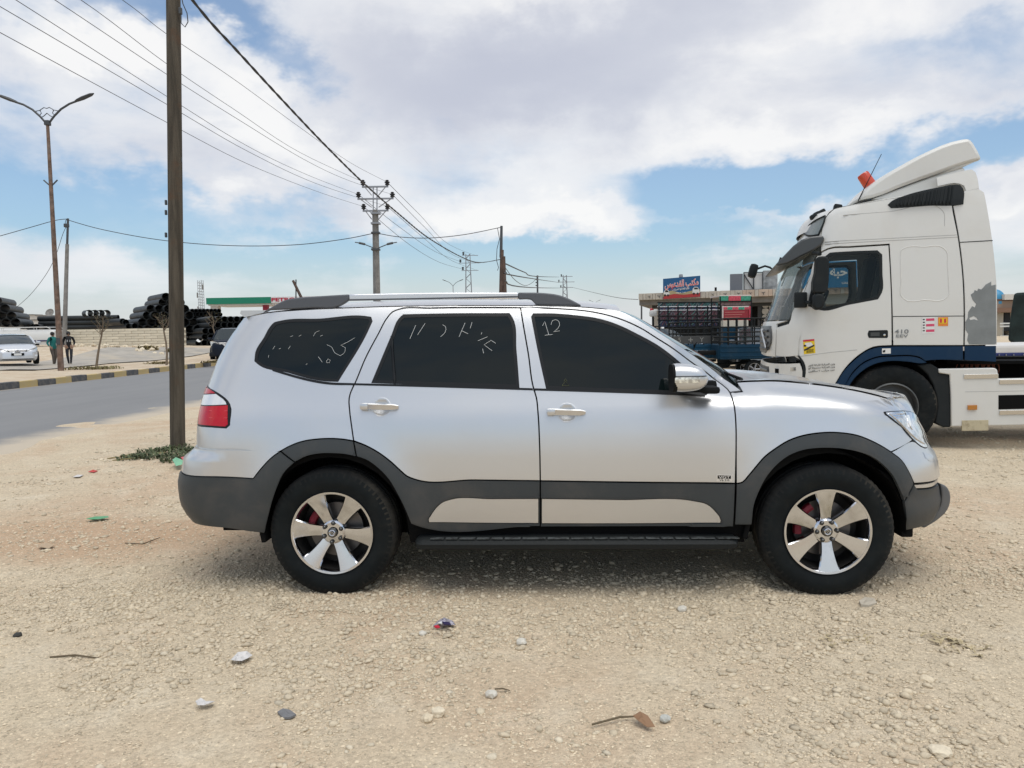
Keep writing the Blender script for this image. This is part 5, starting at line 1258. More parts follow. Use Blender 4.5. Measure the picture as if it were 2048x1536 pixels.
# street lamps with two arms
def lamp_post(base, sc, label, lean=(0, 0), full=True, group=None, H=None):
    t = thing('street_lamp', base, label, 'street lamp', group); H = H or 10.9 * sc
    tp = Vector((lean[0], lean[1], H * .985)); pole_between('post', (0, 0, 0), tp, .125 * sc, .065 * sc, M_rust if full else M_galv, 12, t, 8)
    for s in (-1, 1):
        pts = [tp + Vector((s * x * sc, 0, z * sc)) for x, z in ((0.03, -.05), (.30, .28), (.62, .58), (1.0, .80), (1.35, .92))]
        m = MB(); m.tube(pts, [.045 * sc] * 5, 8); arm = m.build('arm', M_iron, t, 50)
        m = MB(); h0 = pts[-1] + Vector((-s * .1 * sc, 0, -.02 * sc)); d = Vector((s * .92, 0, .36)).normalized()
        m.tube([h0, h0 + d * .12 * sc, h0 + d * .35 * sc, h0 + d * .75 * sc, h0 + d * .9 * sc], [.05 * sc, .10 * sc, .13 * sc, .11 * sc, .03 * sc], 10, flat=.6); m.build('lamp_head', M_iron, arm, 40)
    if full:
        m = MB(); m.box(tp, (.22, .22, .22), bev=.04); m.build('collar', M_iron, t)
        for s in (-1, 1):
            m = MB(); m.tube([tp + Vector((s * x, 0, z)) for x, z in ((.0, .42), (.14, .30), (.30, .22), (.36, .30), (.24, .42), (.30, .55), (.52, .50), (.62, .56))], .018, 5); m.tube([tp + Vector((s * x, 0, z)) for x, z in ((.0, .62), (.12, .66), (.26, .58), (.30, .50))], .018, 5); m.build('scrollwork', M_iron, t, 60)
            m = MB(); q = Vector((lean[0], lean[1], 0)) * .735 + Vector((0, 0, 8.02)); m.tube([q, q + Vector((s * .30, 0, .28))], .03, 6); m.build('stub_bracket', M_iron, t)
        m = MB(); q = tp * .12; m.box((q.x + .02, q.y - .125, q.z), (.16, .03, .30), bev=.01); m.build('cover_plate', M_iron, t)
    return t
dl = 33.5; lp = P_lamp; tl = at(95, 246, dl)
lamp_post(lp, 1.0, 'tall rusty double-armed street lamp leaning beside the painted kerb', lean=(tl.x - lp.x, tl.y - lp.y), H=(tl.z - lp.z) / .985)
def ground_below(x, d, z=0.0): p = at(x, 660, d); return Vector((p.x, p.y, z))
for x, d, lab in ((908, 168, 'small far-off double-armed street lamp left of the lattice pylon'), (1190, 290, 'tiny farthest double-armed street lamp above the SUV windscreen')):
    zt = at(x, 570 if d < 200 else 606, d).z; lamp_post(ground_below(x, d), zt / 10.9, lab, full=False)
# thin grey pole with its jumper
gp0 = Vector(P_gp); gt = at(136, 437, 50) - gp0
gp = thing('grey_pole', gp0, 'thin grey concrete pole behind the two walking people', 'pole')
pole_between('shaft', (0, 0, -.2), gt * .8, .15, .11, M_conc, 10, gp); pole_between('top_pipe', gt * .74, gt, .075, .07, M_iron, 8, gp)
pole_between('side_peg', at(131, 616, 50) - gp0, at(127.5, 600, 50) - gp0, .05, .04, M_iron, 6, gp)
m = MB(); m.box(at(133, 451, 50) - gp0, (.3, .2, .25), bev=.05); m.tube([at(x, y, 50) - gp0 for x, y in ((134, 438), (131, 442), (130, 450), (133, 455))], .02, 5); m.build('insulator_clamp', M_iron, gp)
# big power pole with three crossarms
dp = 44.0; PB = ground_below(754, dp); pp = thing('power_pole', PB, 'square concrete power pole with three steel crossarms and two lamp arms', 'power pole')
W = lambda x, y, d=dp: at(x, y, d) - PB
m = MB(); tpp = W(750.5, 420); m.tube([(0, 0, -.3), tpp], [.235, .175], 4); m.build('shaft', M_conc, pp)
INS = {}
for k, (y, x0, x1) in enumerate(((373.5, 724, 776.5), (397.5, 715, 787), (421.5, 725.5, 777))):
    m = MB(); a, b = W(x0, y), W(x1, y); m.box((a + b) / 2, ((b - a).length, .09, .09)); arm = m.build('crossarm', M_galv, pp)
    for s, xx, hx in ((-1, x0, 743.5), (1, x1, 757)):
        m = MB(); m.tube([W(x0 + 6 if s < 0 else x1 - 6, y + 1), W(hx - 2 * s * 0, y + 17)], .03, 5); m.build('arm_brace', M_galv, arm)
        m = MB(); q = W(xx + (2 if s < 0 else -2), y - 1); m.lathe([(0.03, 0), (.05, .04), (.13, .08), (.13, .13), (.07, .15), (.15, .19), (.15, .25), (.07, .28), (.11, .33), (.05, .36), (0, .36)], 10, q, 'z'); m.build('insulator', mat('brown insulator', (.02, .017, .017), .3), arm, 40)
        INS[(k, s)] = W(xx + (2 if s < 0 else -2), y - 9) + PB
for x in (746.5, 754): m = MB(); m.tube([W(x, 373), W(x, 424)], .035, 6); m.build('riser', M_galv, pp)
for s in (-1, 1):
    m = MB(); m.tube([W(752 + 4 * s, 497), W(752 + 7 * s, 495), W(752 + 27 * s, 487), W(752 + 42 * s, 484.5)], .03, 6); m.tube([W(752 + 22 * s, 488.5), W(752 + 34 * s, 485.8)], .07, 6); m.build('lamp_arm', M_iron, pp)
for y in (466, 499, 427, 447): m = MB(); m.box(W(751.5, y), (.5 if y < 460 else .46, .46, .10)); m.build('steel_band', M_galv if y < 460 else M_iron, pp)
# twin timber pole
dt_ = 48.0; TBs = ground_below(1002, dt_); tp_ = thing('twin_pole', TBs, 'pair of brown timber poles strapped together with an iron mast on top', 'pole')
W2 = lambda x, y: at(x, y, dt_) - TBs
for (xa, xb, ya) in ((1000.5, 1004, 500), (1010.5, 1007, 513)):
    b = W2(xa, 590); q = W2(xb, ya); bb = Vector((b.x + (b.x - q.x) * .6, 0, 0)); pole_between('timber_leg', bb, q, .16, .12, mat('brown timber', (.09, .058, .045), .85, var=.3, vscale=3), 10, tp_)
pole_between('mast', W2(1002, 515), W2(1003, 452), .10, .08, M_iron, 8, tp_)
m = MB(); m.tube([W2(x, y) for x, y in ((995, 456), (999, 478), (994, 498), (993, 520), (997, 535), (995, 541))], .02, 5); m.build('jumper_wire', M_wire, tp_)
# small far poles
for x, y0, d, r, lab, kind in ((1075, 551, 95, .13, 'thin far pole with side insulators right of the twin poles', 1), (1283, 593, 70, .09, 'slim dark pole just left of the shop parapet', 0), (590, 561, 75, .10, 'broken leaning timber pole behind the roof-rail foot', 2)):
    b = ground_below(x, d); t = thing('thin_pole', b, lab, 'pole'); tq_ = at(x, y0, d) - b
    if kind == 2:
        pole_between('upright', (0, 0, 0), at(592, 559, d) - b, .07, .06, M_iron, 6, t); pole_between('leaning_beam', at(604, 598, d) - b, at(586, 561, d) - b, .15, .13, mat('brown timber', (.09, .058, .045), .85), 6, t)
    else:
        pole_between('shaft', (0, 0, 0), tq_, r, r * .8, M_iron, 8, t)
        if kind == 1:
            for yy in (553, 559, 565, 571): m = MB(); m.box(at(x - 2.5, yy, d) - b, (.18, .12, .12)); m.build('insulator', M_iron, t)
# lattice pylons
def pylon(x, ytop, d, wpx, lab, arms):
    b = ground_below(x, d); t = thing('lattice_pylon', b, lab, 'pylon'); s = d / FPX; H = at(x, ytop, d).z; w = wpx * s / 2
    for sx in (-1, 1):
        for sy in (-1, 1): pole_between('corner_leg', (sx * w * 1.6, sy * w * 1.6, 0), (sx * w * .8, sy * w * .8, H), .10 * s * 9, .07 * s * 9, M_galv, 4, t, 2)
    n = 12
    for sy in (-1, 1):
        m = MB()
        for k in range(n):
            z0, z1 = H * (.35 + .65 * k / n), H * (.35 + .65 * (k + 1) / n); f0, f1 = 1.6 - .8 * z0 / H, 1.6 - .8 * z1 / H; sg = 1 if k % 2 else -1
            m.tube([(-sg * w * f0, sy * w * f0, z0), (sg * w * f1, sy * w * f1, z1)], .045 * s * 9, 4)
        o = m.build('lattice_bracing', M_galv, t); o['kind'] = 'stuff'
    for k, (y, xl, xr) in enumerate(arms):
        a, c = at(xl, y, d) - b, at(xr, y, d) - b; m = MB(); m.box((a + c) / 2, ((c - a).length, .12 * s * 9, .12 * s * 9)); o = m.build('crossarm', M_galv, t)
        m = MB(); m.lathe([(.05, 0), (.16, .1), (.16, .2), (.06, .25), (.16, .3), (.16, .42), (.05, .46)], 8, a + Vector((.2, 0, .05)), 'z'); m.build('insulator', M_iron, o)
    return t
pylon(939, 509, 110, 10, 'nearer steel lattice pylon with three crossarms above the SUV roof', ((511, 924, 956), (526, 918, 960), (541, 923, 957)))
pylon(1131, 551, 175, 8, 'farther steel lattice pylon with three crossarms above the SUV roof', ((553, 1121, 1145), (564, 1116, 1149), (575, 1120, 1146)))
# wires: each hangs in the upright plane between its two ends
def wire(px, a, b, lab, r=.012, group=None, name='overhead_wire', twist=0):
    pts = [on_vplane(x, y, a, b) for x, y in px]; pts = [Vector(p) for p in pts]
    sm = []
    for i in range(len(pts) - 1):
        for k in range(6):
            t = k / 6; p0, p1, p2, p3 = pts[max(i - 1, 0)], pts[i], pts[i + 1], pts[min(i + 2, len(pts) - 1)]
            sm.append(.5 * (2 * p1 + (p2 - p0) * t + (2 * p0 - 5 * p1 + 4 * p2 - p3) * t * t + (3 * p1 - p0 - 3 * p2 + p3) * t**3))
    sm.append(pts[-1]); m = MB()
    if px[0][0] < -50: sm.insert(0, sm[0] + (sm[0] - sm[1]).normalized() * 45)      # runs on to a pole out of view
    if twist:
        for ph in (0, math.pi):
            acc = 0; tw = []; fine = []
            for i in range(len(sm) - 1): fine += [sm[i].lerp(sm[i + 1], k / 5) for k in range(5)]
            for i, p in enumerate(fine):
                acc += (p - fine[i - 1]).length if i else 0; q = acc * twist + ph; tw.append(p + Vector((0, math.cos(q), math.sin(q))) * r * .7)
            m.tube(tw, r, 5)
    else: m.tube(sm, r, 5)
    return tag(m.build(name, M_wire), lab, 'wire', group)
LEFT = at(-60, 0, 14); LXY = (LEFT.x, LEFT.y); G1 = 'power lines running to the three-armed pole'
def end(k): return (INS[k].x, INS[k].y)
LW = 'thin power line rising from the three-armed pole over the road'
for key, px in (((0, 1), [(-60, -205), (245, 0), (332, 67), (470, 160), (600, 255), (700, 325), (774, 364)]), ((0, -1), [(-60, -128), (162, 0), (334, 128), (470, 220), (600, 305), (726, 364)]), ((1, 1), [(-60, -108), (110, 0), (334, 149), (470, 235), (610, 320), (700, 362), (785, 389)]),
                ((1, -1), [(-60, -55), (32, 0), (334, 193), (500, 295), (620, 352), (717, 389)]), ((2, 1), [(-60, -22), (0, 13), (334, 209), (500, 305), (640, 370), (775, 413)]), ((2, -1), [(-60, 30), (0, 65), (334, 245), (500, 330), (640, 385), (727, 413)])):
    wire(px, LXY, end(key), LW, .008, G1)
FARX = at(925, 515, 110); FXY = (FARX.x, FARX.y); LF_ = 'faint power line running from the three-armed pole to the lattice pylon'
for key, px in (((0, 1), [(774, 364), (840, 430), (900, 490), (955, 512)]), ((1, 1), [(785, 389), (850, 455), (910, 512), (958, 527)]), ((1, -1), [(717, 389), (800, 455), (870, 503), (920, 523)]), ((2, 1), [(775, 413), (850, 478), (905, 522), (956, 541)]), ((2, -1), [(727, 413), (820, 490), (880, 525), (925, 538)])):
    wire(px, end(key), FXY, LF_, .016, 'power lines between the pole and the pylon')
wire([(374, -14), (420, 43), (470, 97), (560, 195), (650, 290), (727, 366), (800, 430), (860, 478), (925, 515), (960, 525), (1000, 519)], (NP.x, NP.y), (TBs.x, TBs.y), 'thick twisted black cable sloping from the near pole to the twin poles', .017, name='twisted_cable', twist=9)
wire([(136, 440), (200, 458), (300, 477), (400, 488), (500, 492), (600, 489), (690, 478), (745, 467)], (gp0.x, gp0.y), (PB.x, PB.y), 'dark cable sagging from the thin grey pole to the three-armed pole', .022)
wire([(757, 467), (800, 474), (860, 476), (930, 469), (1000, 455)], (PB.x, PB.y), (TBs.x, TBs.y), 'dark cable from the three-armed pole to the top of the twin poles', .022)
wire([(-60, 488), (0, 472), (60, 455), (110, 441), (134, 438)], (gp0.x - 25, gp0.y - 10), (gp0.x, gp0.y), 'dark cable running left from the top of the thin grey pole', .022)
wire([(30, 617), (60, 590), (90, 552), (110, 515), (125, 470), (133, 452)], (gp0.x - 6, gp0.y + 6), (gp0.x, gp0.y), 'slack cable drooping from the thin grey pole to the pipe yard', .016)
wire([(1011, 536), (1030, 560), (1050, 571), (1065, 565), (1073, 556)], (TBs.x, TBs.y), (at(1075, 600, 95).x, at(1075, 600, 95).y), 'slack cable between the twin poles and the thin far pole', .025)
for px, lab in (([(1012, 528), (1050, 545), (1075, 553), (1118, 554)], 'upper'), ([(1012, 545), (1050, 555), (1118, 565)], 'middle'), ([(1010, 562), (1060, 575), (1120, 576)], 'lower')):
    wire(px, (TBs.x + 2, TBs.y + 3), (at(1120, 560, 175).x, at(1120, 560, 175).y), lab + ' faint line between the twin poles and the farther pylon', .03)
wire([(1146, 575), (1200, 588), (1240, 596), (1276, 599)], (at(1146, 560, 175).x, 175), (at(1283, 600, 70).x, 70), 'faint line from the farther pylon to the slim pole by the shop', .03)
# block wall
WA, WB2 = at(98, 692.5, 60), at(371, 692.5, 60); L = (WB2 - WA).length; wd = (WB2 - WA).normalized(); zb = WA.z - .15
wl = thing('block_wall', (WA.x, WA.y, zb), 'cream concrete-block boundary wall in front of the black pipe stacks', 'wall'); wl.rotation_euler = (0, 0, math.atan2(wd.y, wd.x))
Hh = at(240, 657.5, 60).z - zb; nr_ = 7; rh = Hh / nr_; bw = 1.0; M_blk = mat('cream block', (.66, .60, .475), .9, var=.08, vscale=2, dirt=.35, dirtcol=(.42, .36, .27), dscale=1.2, bump=.3, bscale=12)
m = MB(); m.box((L / 2, .13, Hh / 2 - .02), (L - .03, .15, Hh - .06)); m.build('mortar_core', mat('mortar', (.36, .31, .24), .95), wl)
vb = [MB().box((0, 0, 0), (bw - .022, .22, rh - .022), bev=.012).mesh('block', mat('cream block %d' % k, tuple(c * s for c in (.66, .60, .475)), .9, var=.08, vscale=2, dirt=.3, dirtcol=(.42, .36, .27), dscale=1.2)) for k, s in enumerate((1, .95, 1.04, .9))]
for r in range(nr_):
    x = -.5 if r % 2 else 0.0
    while x < L - .2:
        x0, x1 = max(0, x), min(L, x + bw)
        if x1 - x0 > .1: o = link(bpy.data.objects.new('block', vb[random.randrange(4)]), wl); o.location = ((x0 + x1) / 2, .10 + random.uniform(-.008, .008), rh * (r + .5)); o.scale = ((x1 - x0) / bw, 1, 1)
        x += bw
# pipes
M_pipe = mat('black plastic pipe', (.020, .024, .026), .5, spec=.4, dirt=.3, dirtcol=(.075, .075, .07), dscale=.8)
def pipe_mesh(R, Lp, n=20, ribs=False):
    m = MB(); prof = [(R, 0), (R, Lp * .33), (R, Lp * .66), (R, Lp), (R * .93, Lp), (R * .93, Lp * .5), (R * .93, 0)]; m.lathe(prof, n, axis='y', closed=True); return m.mesh('plastic_pipe', M_pipe, 40)
def put_pipe(me, p, az, lab, grp):
    o = link(bpy.data.objects.new('plastic_pipe', me)); o.location = p; o.rotation_euler = (0, 0, az); tag(o, lab, 'pipe', grp); return o
s66 = 66 / FPX
R1 = 8.6 * s66; pm = pipe_mesh(R1, 5.5)
for row, (y, xs) in enumerate(((594, [333, 350]), (605, [326, 343, 360]), (618, [302, 319, 336, 353, 370]), (631, [294, 311, 328, 345, 362, 378]), (644.5, [286, 303, 320, 337, 354, 371, 387]), (658, [278, 295, 312, 329, 346, 363, 380, 396]))):
    for x in xs: put_pipe(pm, at(x + random.uniform(-1, 1), y, 66 + random.uniform(-.5, .5)), R_(37), 'large black pipe in the tall heap behind the near pole', 'pipes in the tall heap')
for y, xs in ((602, [-6]), (617, [-8, 10]), (632, [-14, 4, 23]), (645, [-6, 12, 31])):
    for x in xs: put_pipe(pm, at(x, y, 64), R_(22), 'large black pipe in the heap behind the white van', 'pipes in the heap by the van')
pms = pipe_mesh(6.2 * s66, 4.0)
for x in (45, 58, 66, 73): put_pipe(pms, at(x, 652 + (0 if x < 50 else 2), 66), R_(24), 'small black pipe lying between the van heap and the long stack', 'small pipes between the stacks')
pmt = pipe_mesh(7.0 * s66, 1.5)
for x in (178.5, 190.5, 202, 214): put_pipe(pmt, at(x, 626.5, 67), R_(40), 'short black pipe laid across the top of the long pipe stack', 'four short pipes on the long stack')
pml = pipe_mesh(5.2 * s66, (237 - 77) * 69 / FPX, 16)
for y, dx in ((637.5, 0), (647, 2), (656, -1), (651, 4)):
    p = at(77 + dx, y, 69 if y != 651 else 70.5); put_pipe(pml, p, R_(-90), 'long black pipe lying lengthwise in the stack above the block wall', 'long pipes in the level stack')
for x, y in ((246, 643), (252, 645), (258, 653), (270, 652)): put_pipe(pms, at(x, y, 65), R_(48), 'loose black pipe between the long stack and the tall heap', 'loose pipes beside the tall heap')
R3 = 4.4 * s66; pm3 = pipe_mesh(R3, 5.0, 14)
for k, y in enumerate((621.5, 629, 636.5, 644, 651.5, 659, 666.5, 674, 681.5)):
    for j in range(8 + k // 2):
        x = 385 + 7.6 * j + (3.8 if k % 2 else 0) - k * 1.2
        if x < 374: continue
        put_pipe(pm3, at(x, y, 68.5), R_(33), 'thin black pipe in the dense stack right of the block wall', 'thin pipes in the dense stack')
R4 = 6.0 * s66; pm4 = pipe_mesh(R4, 5.0, 16)
for k, y in enumerate((638.5, 650, 662, 674, 686)):
    for j in range(9):
        x = 425 + 12.3 * j - 7 * k + (6 if k % 2 else 0)
        if x < 376: continue
        put_pipe(pm4, at(x, y, 63.5), R_(34), 'black pipe in the stack behind the dark blue car', 'pipes stacked behind the dark car')
# white scrap sheet in front of the pipes
m = MB(); q = at(398, 687, 60); m.grid([[(q.x + .45 * (u / 4 - .5), q.y + .2 * v, q.z + .10 + .16 * (2 * u / 4 - 1)**2 + .05 * v) for u in range(5)] for v in range(3)]); tag(m.build('curled_sheet', mat('white sheet', (.7, .7, .68), .6)), 'curled white plastic sheet lying before the pipe stack', 'sheet')
# rubble along the wall
def rubble(n, f, lab, seed, r0, r1):
    rs = random.Random(seed)
    for i in range(n):
        p = f(rs); r = rs.uniform(r0, r1); bm = bmesh.new(); bmesh.ops.create_icosphere(bm, subdivisions=1, radius=r)
        for v in bm.verts: v.co *= rs.uniform(.7, 1.25); v.co.z *= .7
        me = bpy.data.meshes.new('rubble_stone'); bm.to_mesh(me); bm.free(); me.materials.append(M_stone if i % 3 else M_stone2); o = link(bpy.data.objects.new('rubble_stone', me)); o.location = p + Vector((0, 0, r * .35)); tag(o, lab, 'stone', 'rubble stones along the bank')
def rb(rs):
    p = at(rs.choice((rs.uniform(150, 255), rs.uniform(270, 330))), rs.uniform(690, 702), rs.uniform(50, 57)); return Vector((p.x, p.y, bank(p.x, p.y)))
rubble(48, rb, 'pale rubble stone on the bank below the block wall', 9, .08, .26)
for x0, x1 in ((290, 305), (345, 352)):
    pts = [Vector((p.x, p.y, bank(p.x, p.y))) for p in (at(x, 700, 52) for x in range(x0, x1, 3))]
    tag(leaf_clump('dry_bush', pts, M_dry, 220, .5, .35, seed=x0, size=.15), 'low dry brown bush on the bank ' + ('left of the near pole' if x0 < 300 else 'right of the near pole'), 'bush', kind='stuff')
wpts = [Vector((p.x, p.y, bank(p.x, p.y))) for p in (at(x, 740, 34.5) for x in (150, 165, 180, 195, 205, 215, 225))]
tag(leaf_clump('grass_tuft', wpts, mat('verge grass', (.24, .21, .10), .9, island=.35), 260, .55, .18, seed=11, size=.12), 'dusty grass around the foot of the first sapling', 'grass', kind='stuff')
wpts = [Vector((p.x, p.y, bank(p.x, p.y))) for p in (at(x, 727, 40) for x in (305, 318, 330, 420, 428, 436))]
tag(leaf_clump('grass_tuft', wpts, M_dry, 300, .5, .15, seed=12, size=.12), 'sparse dry grass along the kerb by the farther saplings', 'grass', kind='stuff')
# saplings
def sapling(base, pxs, d, lab, seed):
    rs = random.Random(seed); t = thing('sapling', base, lab, 'tree', 'bare saplings along the kerb'); pts = [at(x, y, d) - base for x, y in pxs]; pts[0] = Vector((0, 0, -.05))
    m = MB(); m.tube(pts, [.06 - .03 * i / (len(pts) - 1) for i in range(len(pts))], 7); m.build('trunk', mat('sapling bark', (.17, .13, .09), .9), t, 60)
    m = MB(); tp = pts[-1]
    for k in range(9):
        a = rs.uniform(0, 6.28); s_ = rs.uniform(.75, 1); b0 = pts[-2].lerp(tp, rs.random()) ; e = b0 + Vector((math.cos(a) * .35, math.sin(a) * .35, rs.uniform(.25, .6))); m.tube([b0, b0.lerp(e, .5) + Vector((0, 0, -.04)), e], [.018, .013, .006], 5)
        for j in range(3): f = e + Vector((rs.uniform(-.18, .18), rs.uniform(-.18, .18), rs.uniform(0, .2))); m.tube([b0.lerp(e, rs.uniform(.5, .95)), f], [.008, .004], 4)
    m.build('branches', mat('sapling bark', (.17, .13, .09), .9), t)
    m = MB()
    for k in range(60):
        c = tp + Vector((rs.uniform(-.4, .4), rs.uniform(-.4, .4), rs.uniform(-.15, .5))); a = rs.uniform(0, 6.28); u = Vector((math.cos(a), math.sin(a), rs.uniform(-.5, .5))) * .05; v = Vector((-math.sin(a), math.cos(a), .3)) * .025; m.add([c - u, c + v, c + u, c - v], [(0, 1, 2, 3)])
    m.build('crown', mat('withered leaf', (.13, .12, .06), .9), t); return t
sapling(Vector(P_s1), [(192, 735), (196, 708), (199, 690), (203, 672), (206, 652)], 36.5, 'crooked bare sapling in grass left of the near pole', 5)
sapling(Vector(P_s2), [(333, 730), (334, 706), (332, 684), (328, 664), (326, 648)], 38.5, 'thin bare sapling just left of the near pole', 6)
sapling(Vector(P_s3), [(433, 718), (435, 695), (432, 675), (426, 655), (428, 640)], 46, 'thin crooked sapling in front of the dark blue car', 7)
# petrol station canopy, telecom mast
dc = 88.0; CB = ground_below(480, dc, .8); pc = thing('petrol_station', CB, 'petrol station canopy with green fascia, red lettering and pillars', 'petrol station')
W3 = lambda x, y, d=dc: at(x, y, d) - CB
def cbox(nm, x0, y0, x1, y1, ma, dep, d=dc, dy=0): a, b = W3(x0, y0, d), W3(x1, y1, d); m = MB(); m.box(((a.x + b.x) / 2, (a.y + b.y) / 2 + dep / 2 + dy, (a.z + b.z) / 2), (abs(b.x - a.x), dep, abs(b.z - a.z)), bev=.02); return m.build(nm, ma, pc)
cbox('canopy_fascia', 412, 596, 541.5, 606.5, mat('petrol green', (.005, .19, .11), .5), .25); cbox('canopy_sign_band', 541.8, 593.5, 640, 604, mat('canopy white', (.66, .66, .66), .6), .25)
cbox('canopy_roof', 414, 597, 640, 607.5, mat('canopy white', (.66, .66, .66), .6), 6.0, dy=.3); cbox('pillar', 417.5, 608, 433.5, 690, mat('pillar cream', (.55, .51, .46), .7), 1.0, dy=.6); cbox('pillar', 522.5, 606, 533.5, 690, mat('pillar red', (.25, .012, .03), .6), .7, dy=.6)
q = W3(571, 599); text_mesh('canopy_lettering', 'PETROL', mat('red letters', (.42, .01, .04), .5), pc, Matrix(((1, 0, 0, q.x), (0, 0, -1, q.y - .02), (0, 1, 0, q.z), (0, 0, 0, 1))), 7.2 * dc / FPX, 56 * dc / FPX, .03, .02)
b = ground_below(405, 135, .8); ms = thing('telecom_mast', b, 'pale lattice telecom mast beside the petrol station canopy', 'mast'); H = at(404, 561, 135).z - .8; w = .36
for sx in (-1, 1):
    for sy in (-1, 1): pole_between('corner_leg', (sx * w, sy * w, 0), (sx * w, sy * w, H), .045, .04, M_galv, 4, ms, 1)
m = MB()
for k in range(22):
    z0, z1 = H * k / 22, H * (k + 1) / 22
    for sy in (-1, 1): m.tube([(-w, sy * w, z0), (w, sy * w, z0)], .03, 4); m.tube([(-w, sy * w, z0), (w, sy * w, z1)], .02, 4)
o = m.build('lattice_bracing', M_galv, ms); o['kind'] = 'stuff'
for z, x in ((H - 1.2, .5), (H - 2.6, -.5), (H - 5, -.5)): m = MB(); m.box((x, -.3, z), (.2, .15, .9), bev=.03); m.build('antenna', M_conc, ms)
# far pale sheds at the left horizon, dish and small mast
for x0, y0, x1, y1, d, lab in ((38, 641, 80, 654, 110, 'long low whitewashed shed behind the pipes'), (73, 632, 96, 642, 120, 'small pale rooftop block with a dish behind the long pipe stack'), (52, 630, 62, 642, 130, 'narrow pale gable far behind the van')):
    a, b = at(x0, y0, d), at(x1, y1, d); t = thing('pale_shed', ((a.x + b.x) / 2, a.y, .5), lab, 'shed'); m = MB(); hz = a.z - .5
    m.box((0, 1.5, hz / 2), (abs(b.x - a.x), 3, hz)); m.build('walls', mat('limewash', (.58, .55, .50), .9), t); m = MB(); m.box((0, 1.5, hz + .06), (abs(b.x - a.x) + .3, 3.3, .14)); m.build('roof_slab', M_conc, t)
p = at(99, 625, 118); m = MB(); m.lathe([(0, .14), (.35, .10), (.62, 0), (.66, .02), (.35, .13), (0, .17)], 20, (0, 0, 0), 'y', mat=Matrix.Rotation(R_(-25), 3, 'X')); m.tube([(0, 0, 0), (0, .3, -.3), (0, .3, -1.4)], .06, 6); o = m.build('satellite_dish', M_conc, None, 40); o.location = p; tag(o, 'round grey satellite dish above the long pipe stack', 'dish')
b = ground_below(40, 125, .8); t = thing('water_mast', b, 'short far mast with a round tank behind the van', 'mast'); tq_ = at(40, 618, 125) - b; pole_between('shaft', (0, 0, 0), tq_, .12, .1, M_conc, 6, t); m = MB(); m.lathe([(0, -.5), (.45, -.45), (.5, .1), (.3, .4), (0, .45)], 12, at(40, 625, 125) - b, 'z'); m.build('tank', M_conc, t, 40)
